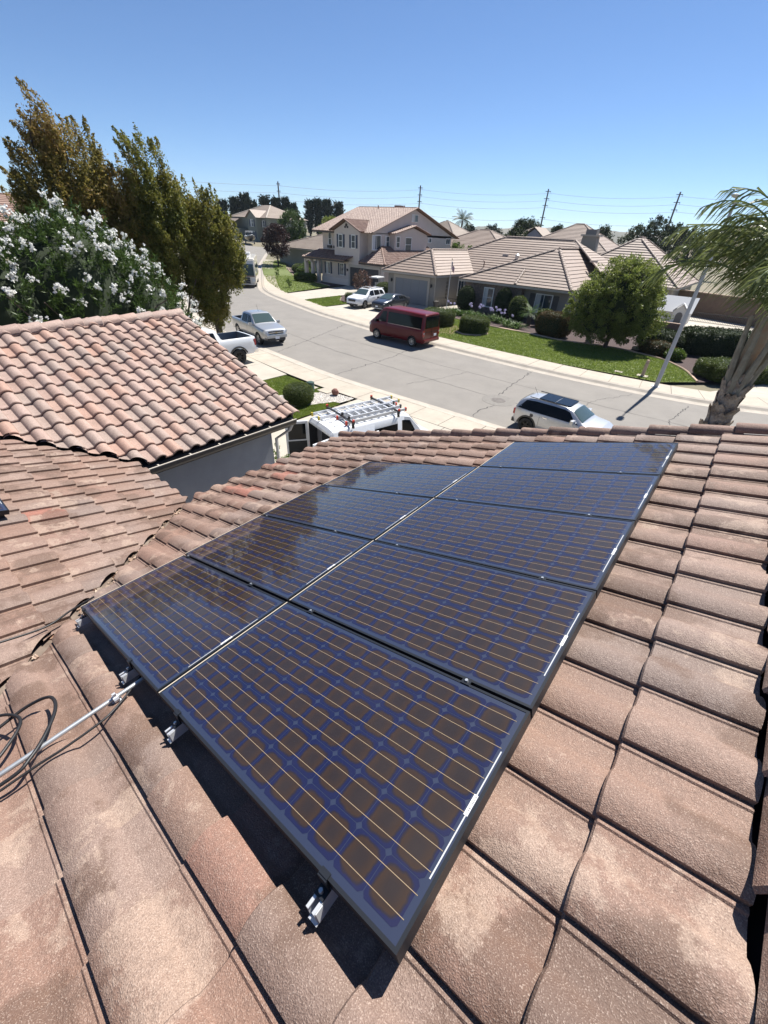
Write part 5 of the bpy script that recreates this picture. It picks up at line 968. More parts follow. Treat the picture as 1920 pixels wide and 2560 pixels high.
# silver hatchback with glass roof
mn = dict(L=3.78, W=1.68, H=1.39, zl=0.22, r=0.31, ww=0.21, wheels=(-1.20, 1.24), paint=paint('silver_hatch_paint', (0.50, 0.51, 0.52), 0.5, 0.3), rim=MT['rimblack'], tum=0.30, spokes=5,
  top=[(-1.89, 0.72), (-1.86, 0.95), (-1.77, 1.15), (-1.64, 1.28), (-1.45, 1.35), (-1.1, 1.385), (-0.3, 1.39), (0.12, 1.375), (0.40, 1.31), (0.90, 0.99), (1.02, 0.95), (1.5, 0.91), (1.74, 0.82), (1.89, 0.56)], belt=[(-1.89, 0.93), (0.7, 0.92), (1.0, 0.88), (1.6, 0.80), (1.89, 0.6)], plan=[(-1.89, 0.74), (-1.8, 0.86), (-1.6, 0.95), (-1.2, 1), (1.0, 1), (1.4, 0.96), (1.65, 0.87), (1.8, 0.75), (1.89, 0.58)],
  sides=[(-1.74, 0.80, -1.48, 0.32, 0.02, 0.95)], ws=(0.88, 0.42, 0.96), rw=(-1.80, -1.62, 0.85), seams=(-0.72, 0.68), handles=(-0.5,), handle=MT['chrome'], mirror=0.6,
  boxes=[('roof_glass', MT['carglass'], (-1.05, -0.40, -0.46, 0.46, 1.402, 1.413)), ('roof_glass', MT['carglass'], (-0.385, 0.22, -0.46, 0.46, 1.396, 1.409)), ('tail_lamp', MT['tail'], (-1.91, -1.80, 0.54, 0.70, 0.60, 0.84)), ('rear_bumper', MT['blackpl'], (-1.95, -1.8, -0.62, 0.62, 0.24, 0.42)), ('sill', MT['blackpl'], (-0.85, 0.9, 0.78, 0.845, 0.21, 0.30)), ('headlamp', MT['lamp'], (1.5, 1.68, 0.42, 0.66, 0.60, 0.78)), ('grille', MT['blackpl'], (1.74, 1.9, -0.4, 0.4, 0.36, 0.56)), ('cowl', MT['blackpl'], (0.86, 0.95, -0.6, 0.6, 0.93, 0.965)), ('roof_rail', MT['blackpl'], (-1.4, 0.2, 0.505, 0.525, 1.375, 1.405)), ('fuel_cap', MT['blackpl'], (-1.12, -0.99, 0.833, 0.845, 0.72, 0.84))])
p_ = car('car', 'small silver hatchback with black glass roof panels beyond the roof edge', 'car', (-4.1, 16.6, 0.0), -2, mn)
MB().tube([(-1.3, 0, 1.38), (-1.5, 0, 1.65)], 0.006, 4).build('antenna', MT['blackpl'], p_)
for s in (-1, 1):
    for wx in (-1.20, 1.24):
        m = MB(); m.grid([[(wx + q * math.cos(t), s * o, 0.31 + q * math.sin(t)) for t in np.linspace(0.1, math.pi - 0.1, 15)] for q, o in ((0.358, 0.842), (0.42, 0.852), (0.425, 0.82))]); m.build('arch_flare', MT['blackpl'], p_, smooth=40)
# white work van with open doors
wv = dict(L=4.15, W=1.64, H=1.78, zl=0.28, r=0.31, ww=0.2, wheels=(-1.30, 1.38), paint=whitep, tum=0.12, spokes=8,
  top=[(-2.075, 1.66), (-2.0, 1.75), (-1.5, 1.78), (0.6, 1.77), (0.85, 1.70), (1.42, 1.08), (1.52, 1.02), (1.9, 0.88), (2.02, 0.76), (2.075, 0.6)], belt=[(-2.075, 1.0), (1.2, 0.98), (1.5, 0.9), (1.9, 0.8), (2.075, 0.62)], plan=[(-2.075, 0.96), (-1.9, 0.99), (1.2, 1.0), (1.7, 0.95), (1.95, 0.84), (2.075, 0.68)],
  cuts=[(-2.3, 0.35, -0.66, 0.66, 0.45, 1.60), (-0.55, 0.35, -1.2, -0.6, 0.42, 1.52)], bedmat=M('van_interior', (0.03, 0.03, 0.034), 0.7), sides=[(0.52, 1.28, 0.52, 0.86, 0.05, 0.85)], ws=(1.38, 0.88, 0.92), seams=(0.45, 1.3), handles=(0.62,), mirror=1.18, mirrormat=MT['blackpl'],
  boxes=[('headlamp', MT['lamp'], (1.72, 1.9, 0.5, 0.72, 0.66, 0.84)), ('grille', MT['blackpl'], (1.94, 2.08, -0.42, 0.42, 0.5, 0.66)), ('tail_lamp', MT['tail'], (-2.1, -2.0, 0.70, 0.78, 0.65, 1.0)), ('rear_bumper', MT['blackpl'], (-2.2, -2.05, -0.7, 0.7, 0.3, 0.45)), ('roof_rib', whitep, (-1.8, 0.4, 0.1, 0.13, 1.785, 1.81)), ('roof_rib', whitep, (-1.8, 0.4, 0.38, 0.41, 1.77, 1.80))])
VANL, VANR = Vector((-7.98, 9.35, 0.13)), 77
wvan = car('van', 'white work van with rear doors open and ladders on its roof rack', 'van', VANL, VANR, wv)
def vdoor(hy, ang, sgn):
    m = MB(); m.box(-0.03, 0.03, 0, sgn * 0.68 if sgn > 0 else 0, 0, 0) if False else None
    y0, y1 = (0, 0.70) if sgn > 0 else (-0.70, 0)
    m = MB(); m.box(-0.035, 0.035, y0, y1, 0.45, 1.02); m.box(-0.035, 0.03, y0, y0 + 0.08, 1.02, 1.62); m.box(-0.035, 0.03, y1 - 0.08, y1, 1.02, 1.62); m.box(-0.035, 0.03, y0 + 0.08, y1 - 0.08, 1.54, 1.62)
    me_ = m.mesh('rear_door', whitep); d = link('rear_door', me_, wvan); d.location = (-2.06, hy, 0); d.rotation_euler = (0, 0, R(ang))
    MB().box(-0.01, 0.012, y0 + 0.08, y1 - 0.08, 1.02, 1.54).build('pane', MT['carglass'], d); MB().box(0.036, 0.042, y0 + 0.06, y1 - 0.06, 0.5, 0.98).build('inner_liner', M('liner', (0.02, 0.02, 0.022), 0.6), d)
    MB().box(0.03, 0.05, (y0 + y1) / 2 - 0.1, (y0 + y1) / 2 + 0.1, 0.9, 0.95).build('door_handle', MT['blackpl'], d)
vdoor(0.74, -112, -1); vdoor(-0.74, 100, 1)
m = MB(); m.box(-1.25, -0.5, -0.87, -0.83, 0.45, 1.52); dd = m.build('sliding_door', whitep, wvan); MB().box(-1.18, -0.58, -0.882, -0.871, 1.05, 1.45).build('blue_sign', M('blue_sign', (0.02, 0.03, 0.09), 0.5), dd)
m = MB(); m.box(-1.8, -0.2, 0.35, 0.64, 0.46, 1.5); sh_ = m.build('shelving', M('shelf_grey', (0.12, 0.12, 0.13), 0.6), wvan)
MT['ycap'] = M('yellow_cap', (0.5, 0.38, 0.03), 0.5)
orange = M('orange_red_plastic', (0.55, 0.05, 0.02), 0.5)
for x in (-1.35, 0.35):
    m = MB(); m.box(x - 0.025, x + 0.025, -0.78, 0.78, 1.90, 1.94)
    for s in (-1, 1): m.box(x - 0.03, x + 0.03, s * 0.72 - 0.03, s * 0.72 + 0.03, 1.74, 1.90)
    rk = m.build('roof_rack', MT['blackpl'], wvan)
    for y in (-0.74, 0.74): MB().box(x - 0.03, x + 0.03, y - 0.025, y + 0.025, 1.94, 2.0).build('ladder_clamp', orange, rk)
def ladder(label, y, x0, x1, w, n, z):
    l = thing('ladder', label, 'ladder', VANL + Vector((0, 0, z)), R(VANR), 'ladders on the van roof')
    m = MB()
    for s in (-1, 1): m.box(x0, x1, y + s * w / 2 - 0.018, y + s * w / 2 + 0.018, 0, 0.085)
    m.build('stile', MT['alu'], l)
    for k in range(n): xk = x0 + 0.15 + (x1 - x0 - 0.3) * k / (n - 1); MB().box(xk - 0.025, xk + 0.025, y - w / 2 + 0.018, y + w / 2 - 0.018, 0.03, 0.06).build('rung', MT['alu'], l)
    cm_ = MT['ycap'] if y > 0 else (orange if z < 1.9 else MT['blackpl'])
    for s in (-1, 1):
        for xa in (x1, x0 - 0.05): MB().box(xa, xa + 0.05, y + s * w / 2 - 0.03, y + s * w / 2 + 0.03, -0.01, 0.1).build('end_cap', cm_, l)
ladder('aluminium ladder with yellow end caps on the far side of the van roof', 0.38, -1.95, 1.05, 0.40, 9, 1.815); ladder('second aluminium ladder with red end caps on the near side of the van roof', -0.30, -1.45, 0.75, 0.50, 8, 1.815); ladder('aluminium ladder section resting on top of the near ladder on the van', -0.28, -1.30, 0.6, 0.36, 7, 1.91)
# motorhome
mv = thing('motorhome', 'cream and brown motorhome parked nose on at the street bend', 'motorhome', (-53.4, 36.0, 0), R(-38)); crm = paint('cream_gelcoat', (0.66, 0.62, 0.54)); brn = paint('brown_stripe', (0.16, 0.10, 0.075))
m = MB(); m.v = []; prof = [(4.5, 0.45), (4.55, 1.2), (4.45, 2.2), (4.2, 3.05), (3.9, 3.2), (-4.6, 3.2), (-4.6, 0.45)]; m.prism([(x, -1.22, z) for x, z in prof], (0, 2.44, 0)); me_ = m.mesh('body', crm); bm = bmesh.new(); bm.from_mesh(me_); bmesh.ops.bevel(bm, geom=bm.edges[:], offset=0.09, segments=3, affect='EDGES'); bm.to_mesh(me_); bm.free(); link('body', me_, mv)
m = MB(); m.prism([(4.575, -1.1, 1.35), (4.575, 1.1, 1.35), (4.39, 1.05, 2.55), (4.39, -1.05, 2.55)], (0.015, 0, 0.0)); m.build('windscreen', MT['windscreen'], mv)
MB().box(4.50, 4.58, -1.12, 1.12, 1.22, 1.34).build('brown_band', brn, mv)
for s in (-1, 1):
    MB().box(-4.4, 4.3, s * 1.225 - 0.006, s * 1.225 + 0.006, 1.05, 1.4).build('brown_stripe', brn, mv); MB().box(-4.0, 3.2, s * 1.225 - 0.008, s * 1.225 + 0.008, 1.75, 2.35).build('side_window', MT['carglass'], mv)
    MB().box(4.3, 4.62, s * 0.95 - 0.2, s * 0.95 + 0.2, 0.72, 0.98).build('headlamp', MT['lamp'], mv); MB().box(4.2, 4.4, s * 1.42 - 0.1, s * 1.42 + 0.1, 1.7, 2.15).build('mirror', crm, mv)
    for x in (-2.6, 2.9): wheel(mv, x, s * 1.05, 0.46, 0.28, s, MT['rim'], 8)
for z0, z1 in ((0.98, 1.16), (0.70, 0.94), (0.48, 0.66)): MB().box(4.5, 4.63, -0.55, 0.55, z0, z1).build('grille', MT['blackpl'], mv)
MB().box(4.5, 4.66, -1.15, 1.15, 0.38, 0.48).build('bumper', crm, mv); MB().box(-2.5, -1.3, -0.5, 0.5, 3.2, 3.5).build('roof_ac', MT['white'], mv)
# boat on trailer
bt = thing('boat', 'white and black speedboat on a trailer in front of the distant sage house', 'boat', (-106.5, 74.2, gz(-106.5)), R(-25)); m = MB(); rows = []
for x, w, zk, zs in ((-3.2, 1.1, 0.75, 1.7), (-1.5, 1.2, 0.65, 1.72), (0.5, 1.2, 0.65, 1.78), (2.0, 0.95, 0.8, 1.9), (3.0, 0.5, 1.15, 2.02), (3.6, 0.05, 1.7, 2.1)): rows.append([(x, -w * 0.95, zs), (x, -w, zs - 0.15), (x, -w * 0.75, (zk + zs) / 2 - 0.2), (x, 0, zk), (x, w * 0.75, (zk + zs) / 2 - 0.2), (x, w, zs - 0.15), (x, w * 0.95, zs)])
m.grid(rows); m.build('hull', paint('boat_hull_black', (0.03, 0.03, 0.035)), bt, smooth=40); m = MB(); m.grid([[(q[0][0], -abs(q[0][1]), q[0][2]), (q[0][0], 0, q[0][2] + 0.15), (q[0][0], abs(q[0][1]), q[0][2])] for q in rows]); m.build('deck', MT['white'], bt, smooth=40)
m = MB(); m.prism([(0.6, -0.8, 1.85), (1.4, -0.6, 1.95), (0.7, -0.7, 2.4)], (0, 1.5, 0)); m.build('windshield', MT['carglass'], bt); m = MB(); m.tube([(-1.2, -1.0, 1.7), (-1.0, -0.95, 2.8), (-1.0, 0.95, 2.8), (-1.2, 1.0, 1.7)], 0.04, 6); m.tube([(-1.6, -0.9, 2.6), (-1.6, 0.9, 2.6)], 0.03, 6); m.build('tower', MT['alu'], bt)
m = MB(); m.box(-3.0, 4.4, -0.06, 0.06, 0.45, 0.6); m.box(-1.4, -1.2, -1.1, 1.1, 0.4, 0.5); m.build('trailer', MT['galv'], bt)
for s in (-1, 1): wheel(bt, -1.3, s * 1.1, 0.34, 0.2, s, MT['rim'])
# white-roofed golf cart behind the bushes
gc = thing('golf_cart', 'golf cart with white canopy half hidden by bushes', 'golf cart', (-36.6, 42.6, 0.13), R(-80)); m = MB(); m.box(-1.1, 0.75, -0.58, 0.58, 1.80, 1.88); m.box(-1.0, 0.65, -0.5, 0.5, 1.88, 1.93); m.build('canopy', MT['white'], gc)
m = MB(); m.prism([(-1.1, -0.58, 0.25), (1.2, -0.58, 0.25), (1.25, -0.58, 0.75), (0.7, -0.58, 0.9), (0.5, -0.58, 0.42), (0.0, -0.58, 0.42), (-0.1, -0.58, 0.75), (-1.1, -0.58, 0.8)], (0, 1.16, 0)); m.build('body', MT['white'], gc); m = MB(); m.box(-0.9, -0.1, -0.5, 0.5, 0.78, 0.9); m.box(-0.75, -0.6, -0.5, 0.5, 0.9, 1.25); m.build('seat', M('cart_seat', (0.5, 0.48, 0.44), 0.6), gc)
m = MB(); [m.tube([(x, y, 0.75), (x * 0.85, y, 1.8)], 0.02, 5) for x in (-1.0, 0.75) for y in (-0.5, 0.5)]; m.build('canopy_post', MT['blackpl'], gc)
for x in (-0.75, 0.85):
    for s in (-1, 1): wheel(gc, x, s * 0.52, 0.24, 0.18, s, MT['rim'])
# ------------------------------------------------------------------ vegetation
MT['bark'] = M('bark', (0.12, 0.09, 0.07), 0.95, c2=(0.06, 0.045, 0.035), nscale=8, bump=0.8, bscale=20)
def tree_obj(name, label, cat, loc, group=None): return thing(name, label, cat, loc, 0, group)
def limb(m, a, b, r0, r1, bend=0.2, n=5):
    a, b = Vector(a), Vector(b); L = (b - a).length; off = Vector((random.gauss(0, 1), random.gauss(0, 1), abs(random.gauss(0, 0.6)))) * L * bend * 0.4
    pts = [a.lerp(b, t) + off * math.sin(math.pi * t) for t in np.linspace(0, 1, n)]; m.tube(pts, list(np.linspace(r0, r1, n)), 6); return pts
# wind-blown olive trees at the left: plumes of fine leaves on up-swept, leaning shoots
WIND = np.array([-0.62, -0.52, 0.30])
def plume_tree(label, base, blobs, nplume, per, mat, leaf=(0.14, 0.058), wind=0.4, tall=0.75):
    t = tree_obj('tree', label, 'tree', base, 'wind blown trees left of the street'); L = W(t); b = Vector(base); m = MB()
    top = max(blobs, key=lambda q: q[0][2]); trunk = limb(m, b, Vector(top[0]) + Vector((0, 0, -0.3 * top[1][2])), 0.22, 0.06, 0.12, 8)
    for c, r in blobs:
        for k in range(5):
            s = trunk[random.randint(1, 6)]; e = Vector(c) + Vector((random.uniform(-.6, .6) * r[0], random.uniform(-.6, .6) * r[1], random.uniform(-.4, .7) * r[2])); limb(m, s, e, 0.07, 0.015, 0.2)
    m.build('trunk', MT['bark'], t, smooth=60, loc=L)
    vol = np.array([r[0] * r[1] * r[2] for _, r in blobs]) ** 0.75; vol /= vol.sum(); P, D_ = [], []
    for k in range(nplume):
        c, r = blobs[rng.choice(len(blobs), p=vol)]; p, d = ellip_pts(1, c, r, 0.35); p = p[0]; d = d[0]
        ax = unit(np.array([0, 0, 1.0]) * 0.9 + WIND * wind * 1.4 + d * 0.55 + rng.normal(size=3) * 0.18); ln = tall * rng.uniform(0.45, 1.1) * (1.25 if d[2] > 0.5 else 0.8)
        n = int(per * rng.uniform(0.6, 1.4)); s = rng.uniform(0, 1, n); rad = 0.24 * (1 - s) ** 0.7 + 0.035; q = p + ax * (s * ln)[:, None] + unit(rng.normal(size=(n, 3))) * (rad * np.sqrt(rng.uniform(0, 1, n)))[:, None]
        P.append(q); D_.append(unit(ax * 0.6 + rng.normal(size=(n, 3)) * 0.8))
    for k in range(int(nplume * 1.15)):
        c, r = blobs[rng.choice(len(blobs), p=vol)]; p, d = ellip_pts(1, c, np.array(r) * 0.95, 0.45); n = int(per * 0.6); o = unit(rng.normal(size=(n, 3))) * 0.46 * rng.uniform(0.2, 1, (n, 1)); P.append(p[0] + o * [0.8, 0.8, 1.25]); D_.append(unit(o + np.array([0, 0, 0.15]) + rng.normal(size=(n, 3)) * 0.6))
    P = np.concatenate(P); D_ = np.concatenate(D_); ok = P[:, 2] > 0.6; P, D_ = P[ok], D_[ok]
    link('crown', qmesh('crown', leaves(P, D_, leaf[0], leaf[1]), mat), t, L); return t
m_ol = leafmat('olive_leaf', [(0.085, 0.09, 0.026), (0.155, 0.14, 0.034), (0.24, 0.195, 0.045), (0.29, 0.20, 0.065), (0.24, 0.155, 0.07)], 0.5, patch=0.55)
m_ol2 = leafmat('olive_leaf_green', [(0.07, 0.092, 0.022), (0.14, 0.152, 0.03), (0.215, 0.20, 0.042), (0.27, 0.20, 0.06)], 0.5, patch=0.55)
plume_tree('tall wind swept olive brown tree at the far left', (-26.9, 9.4, 0), [((-26.9, 8.2, 6.8), (1.6, 1.5, 2.4)), ((-26.5, 9.4, 7.6), (1.5, 1.4, 2.5)), ((-26.3, 10.2, 5.6), (1.6, 1.6, 2.8)), ((-26.9, 8.5, 9.2), (0.8, 0.7, 1.3)), ((-25.9, 10.9, 6.2), (1.2, 1.1, 2.6)), ((-27.3, 7.3, 6.2), (1.2, 0.9, 1.5))], 470, 120, m_ol)
plume_tree('middle olive tree with pointed leaning tips behind the oleander', (-25.3, 12.0, 0), [((-25.2, 12.0, 7.4), (1.3, 1.1, 2.2)), ((-24.8, 12.4, 5.4), (1.5, 1.4, 2.6)), ((-25.4, 11.4, 4.2), (1.4, 1.2, 2.4)), ((-24.5, 13.2, 5.6), (1.1, 0.9, 2.3))], 330, 115, m_ol2)
plume_tree('lower olive tree overhanging the street beside the silver pickup', (-24.2, 13.9, 0), [((-24.0, 14.1, 6.0), (0.9, 0.8, 1.8)), ((-23.7, 14.75, 5.0), (1.1, 0.75, 1.6)), ((-24.2, 13.6, 3.2), (1.2, 0.8, 2.0))], 270, 110, m_ol2, tall=0.8)
# oleander
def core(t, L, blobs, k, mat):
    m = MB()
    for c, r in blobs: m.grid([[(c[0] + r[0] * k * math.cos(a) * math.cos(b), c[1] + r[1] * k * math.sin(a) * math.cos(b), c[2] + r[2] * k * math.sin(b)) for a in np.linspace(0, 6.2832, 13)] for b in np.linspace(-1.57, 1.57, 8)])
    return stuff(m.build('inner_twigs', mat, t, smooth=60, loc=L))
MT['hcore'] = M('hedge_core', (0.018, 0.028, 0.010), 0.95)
def oleander():
    t = tree_obj('oleander_bush', 'large oleander covered in white flowers with a few pink ones', 'bush', (-17.8, 5.2, 0)); L = W(t)
    m = MB()
    for k in range(14): limb(m, (-17.8 + random.uniform(-.6, .6), 5.2 + random.uniform(-1.5, 1.5), 0), (-17.8 + random.uniform(-1.6, 1.6), 5.2 + random.uniform(-3, 3), random.uniform(3, 5.5)), 0.05, 0.02)
    m.build('stems', MT['bark'], t, smooth=60, loc=L)
    blobs = [((-18.0, 5.0, 3.6), (1.9, 2.6, 3.0)), ((-17.8, 2.8, 3.4), (1.7, 1.9, 2.9)), ((-17.8, 6.9, 2.9), (1.6, 1.6, 2.8)), ((-17.6, 8.0, 2.0), (1.2, 1.0, 2.0)), ((-18.2, 5.6, 4.6), (1.5, 1.6, 2.1))]
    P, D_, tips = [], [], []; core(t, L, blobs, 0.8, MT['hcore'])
    for k in range(2600):
        c, r = blobs[rng.choice(5, p=[.36, .22, .2, .08, .14])]; p, d = ellip_pts(1, c, r, 0.72); p, d = p[0], d[0]
        if p[2] < 0.3: continue
        ax = unit(d + np.array([0, 0, 0.5]) + rng.normal(size=3) * 0.25); n = 22; s = rng.uniform(0, 0.5, n); q = p + ax * s[:, None]; P.append(q); dd = unit(ax * 0.75 + rng.normal(size=(n, 3)) * 0.75); D_.append(dd); P[-1] = q + dd * 0.07; tips.append((p + ax * 0.52, ax))
    link('crown', qmesh('crown', leaves(np.concatenate(P), np.concatenate(D_), 0.17, 0.032), leafmat('oleander_leaf', [(0.03, 0.06, 0.014), (0.055, 0.095, 0.02), (0.095, 0.145, 0.035)], 0.25, rough=0.45, spec=0.2)), t, L)
    def outer(p): return all((((p - np.array(c)) / (np.array(r) * 0.93)) ** 2).sum() > 1 for c, r in blobs)
    tips = [q for q in tips if outer(q[0])]; rng.shuffle(tips)
    def flowers(sel, name, cols, rad):
        Pp, Dp = [], []
        for p, ax in sel:
            for _ in range(rng.integers(9, 16)):
                c = p + rng.normal(size=3) * rad * 0.75; n = 7; d = unit(rng.normal(size=(n, 3)) * 0.8 + ax * 0.6); Pp.append(c + d * 0.028); Dp.append(d)
        o = stuff(link(name, qmesh(name, leaves(np.concatenate(Pp), np.concatenate(Dp), 0.066, 0.058), leafmat(name, cols, 0.25)), t, L))
    low = [q for q in tips if q[0][2] < 3.2 and q[0][1] < 4.5]; high = [q for q in tips if not (q[0][2] < 2.9 and q[0][1] < 4.0)]
    flowers(high[:330], 'white_blossoms', [(0.84, 0.84, 0.80), (0.9, 0.89, 0.86)], 0.085); flowers(low[:26], 'pink_blossoms', [(0.6, 0.16, 0.22), (0.7, 0.28, 0.32)], 0.09)
oleander()
# clumpy round-crowned tree on the far lawn
def clump_tree(name, label, base, blobs, nclump, per, crad, leaf, mat, trunk_r=0.14, cat='tree', group=None, shell=0.55, trunk=True, ck=0.0):
    t = tree_obj(name, label, cat, base, group); L = W(t); b = Vector(base); m = MB()
    if ck: core(t, L, blobs, ck, MT['hcore'])
    if trunk:
        top = Vector(blobs[0][0]); tr = limb(m, b, top, trunk_r, trunk_r * 0.4, 0.05, 6)
        for c, r in blobs:
            for k in range(4): limb(m, tr[random.randint(2, 4)], Vector(c) + Vector((random.uniform(-.7, .7) * r[0], random.uniform(-.7, .7) * r[1], random.uniform(-.3, .7) * r[2])), trunk_r * 0.4, 0.015, 0.2)
        m.build('trunk', MT['bark'], t, smooth=60, loc=L)
    vol = np.array([r[0] * r[1] * r[2] for _, r in blobs]) ** 0.7; vol /= vol.sum(); P, D_ = [], []
    for k in range(nclump):
        c, r = blobs[rng.choice(len(blobs), p=vol)]; p, d = ellip_pts(1, c, r, shell); n = int(per * rng.uniform(0.6, 1.4)); o = unit(rng.normal(size=(n, 3))) * (crad * rng.uniform(0.5, 1.2)) * rng.uniform(0.3, 1, (n, 1)); P.append(p[0] + o); D_.append(unit(o + d[0] * 0.3 + rng.normal(size=(n, 3)) * 0.3))
    P = np.concatenate(P); D_ = np.concatenate(D_); k = P[:, 2] > base[2] + 0.08
    link('crown', qmesh('crown', leaves(P[k], D_[k], leaf[0], leaf[1]), mat), t, L); return t
m_rt = leafmat('round_tree_leaf', [(0.09, 0.12, 0.028), (0.17, 0.21, 0.045), (0.28, 0.295, 0.085)], 0.5, patch=0.8)
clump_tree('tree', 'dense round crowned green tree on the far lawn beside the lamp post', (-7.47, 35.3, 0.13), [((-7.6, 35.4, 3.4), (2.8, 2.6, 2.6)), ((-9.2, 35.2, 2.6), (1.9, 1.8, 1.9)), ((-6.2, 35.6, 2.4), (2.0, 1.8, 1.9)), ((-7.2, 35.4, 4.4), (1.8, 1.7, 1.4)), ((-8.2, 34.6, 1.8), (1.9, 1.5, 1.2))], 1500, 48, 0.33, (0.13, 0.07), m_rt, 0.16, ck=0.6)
# clipped hedges and shrubs
def hedge(name, label, loc, size, rz, mat, n, leaf=0.07, shape=(8, 5), cat='hedge', group=None, lumpy=0.04):
    # superellipsoid: shape = (plan exponent, vertical exponent); 2,2 is an ellipsoid
    h = thing(name, label, cat, loc, R(rz), group); sx, sy, sz = size; pe, ve = shape
    def surf(d, k=1.0):
        d = np.asarray(d, float); rxy = (np.abs(d[..., 0]) ** pe + np.abs(d[..., 1]) ** pe) ** (1 / pe); r = (rxy ** ve + np.abs(d[..., 2]) ** ve) ** (1 / ve)
        q = d / (r[..., None] + 1e-9); return q * np.array([sx / 2, sy / 2, sz / 2]) * k + [0, 0, sz / 2]
    u = rng.uniform(-1, 1, (n, 3)) if ve > 3 else unit(rng.normal(size=(n, 3)))
    P = surf(u); wob = 1 + lumpy * 1.2 * np.sin(P[:, :1] * 5 + 1) * np.sin(P[:, 1:2] * 4.3) ; P = (P - [0, 0, sz / 2]) * wob + [0, 0, sz / 2] + rng.normal(size=(n, 3)) * lumpy
    k = P[:, 2] > 0.02; P = P[k]; Dn = unit(unit(u[k]) + rng.normal(size=(k.sum(), 3)) * 0.8)
    link('foliage', qmesh('foliage', leaves(P, Dn, leaf, leaf * 0.55), mat), h)
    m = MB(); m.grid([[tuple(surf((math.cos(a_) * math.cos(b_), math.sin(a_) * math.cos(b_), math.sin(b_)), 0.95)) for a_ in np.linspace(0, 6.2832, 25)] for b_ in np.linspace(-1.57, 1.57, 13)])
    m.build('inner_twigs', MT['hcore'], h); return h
m_hg = leafmat('hedge_leaf', [(0.05, 0.072, 0.018), (0.095, 0.125, 0.028), (0.15, 0.18, 0.045)], 0.3, patch=2.0); m_hd = leafmat('dark_hedge_leaf', [(0.016, 0.028, 0.008), (0.034, 0.052, 0.012), (0.06, 0.08, 0.02)], 0.2, patch=1.5); m_hr = leafmat('red_tip_leaf', [(0.03, 0.05, 0.015), (0.10, 0.07, 0.02), (0.18, 0.09, 0.035)], 0.2, patch=2.5); m_hl = leafmat('bright_leaf', [(0.05, 0.10, 0.015), (0.10, 0.16, 0.02), (0.15, 0.20, 0.035)], 0.3, patch=2.0)
hedge('hedge', 'clipped round box hedge on the lawn in front of the tan house', (-16.85, 31.9, 0.14), (2.3, 2.1, 1.15), 8, m_hg, 14000, 0.07, (2.2, 7)); hedge('hedge', 'clipped hedge block beside the rear of the red van', (-20.6, 32.3, 0.14), (2.6, 2.2, 1.2), 5, m_hg, 13000, 0.07, (3, 6))
hedge('hedge', 'low clipped hedge running right behind the lamp post', (1.75, 33.9, 0.1), (7.0, 2.3, 1.05), 44, m_hg, 42000); hedge('hedge', 'tall dark hedge behind the low clipped hedge', (0.6, 40.5, 0.1), (8.5, 2.6, 1.75), 22, m_hd, 36000, 0.09)
hedge('shrub', 'red tipped rounded shrub left of the round crowned tree', (-12.0, 36.3, 0.13), (2.7, 2.0, 1.75), -5, m_hr, 13000, 0.08, (3, 3.5), 'shrub'); hedge('shrub', 'dark shrub under the right side of the round crowned tree', (-4.3, 37.6, 0.13), (3.2, 2.0, 1.5), 20, m_hd, 9000, 0.09, (2, 2), 'shrub'); hedge('shrub', 'loose olive shrub by the bed edge near the lamp post', (-4.2, 36.0, 0.13), (2.4, 1.3, 0.95), 0, m_hr, 5000, 0.08, (2, 2), 'shrub'); hedge('shrub', 'bright green low plant at the foot of the lamp post bed', (-2.9, 35.3, 0.13), (1.2, 1.0, 0.7), 0, m_hl, 2500, 0.12, (2, 2), 'shrub')
hedge('bush', 'round clipped bush on white gravel beside the work van', (-13.93, 11.1, 0.13), (1.28, 1.25, 0.86), 0, m_hg, 16000, 0.038, (2, 2.6), 'bush', lumpy=0.025)
hedge('hedge', 'small clipped hedge left of the white SUV', (-33.6, 35.6, 0.13), (1.4, 1.8, 0.9), 0, m_hg, 4000); hedge('hedge', 'clipped hedge in front of the two storey house porch', (-51.4, 44.2, 0.13), (3.0, 1.4, 1.0), 25, m_hl, 6000, 0.1)
hedge('shrub', 'tall dark shrub between the stone wall and the entry', (-23.0, 41.0, 0.13), (1.9, 1.4, 2.3), 0, m_hd, 6000, 0.09, (2, 2), 'shrub'); hedge('shrub', 'dark shrub on the stone wall right of the narrow window', (-19.0, 41.3, 0.13), (1.7, 1.1, 2.5), 0, m_hd, 6000, 0.09, (2, 2), 'shrub'); hedge('shrub', 'rounded olive shrub before the stone corner', (-17.0, 40.4, 0.13), (1.7, 1.6, 2.1), 0, m_hg, 6000, 0.09, (2, 2), 'shrub'); hedge('shrub', 'feathery shrub below the double window', (-14.0, 39.6, 0.13), (1.7, 1.3, 1.45), 0, m_hg, 4500, 0.11, (2, 2), 'shrub')
hedge('shrub', 'green shrub hiding the golf cart', (-34.6, 42.0, 0.13), (2.6, 1.8, 1.5), 0, m_hg, 6000, 0.09, (2, 2), 'shrub'); hedge('shrub', 'shrub in the bed beside the two storey house', (-55.5, 47.6, 0.13), (2.8, 2.0, 1.5), 0, m_hl, 5000, 0.12, (2, 2), 'shrub'); hedge('shrub', 'loose green shrub near the sage house corner', (-60.5, 51.0, 0.13), (3.0, 2.2, 1.4), 0, m_hg, 5000, 0.12, (2, 2), 'shrub'); hedge('shrub', 'spiky green shrub before the sage house wall', (-57.6, 50.4, 0.13), (2.2, 2.0, 2.0), 0, m_hl, 5000, 0.14, (2, 2), 'shrub')
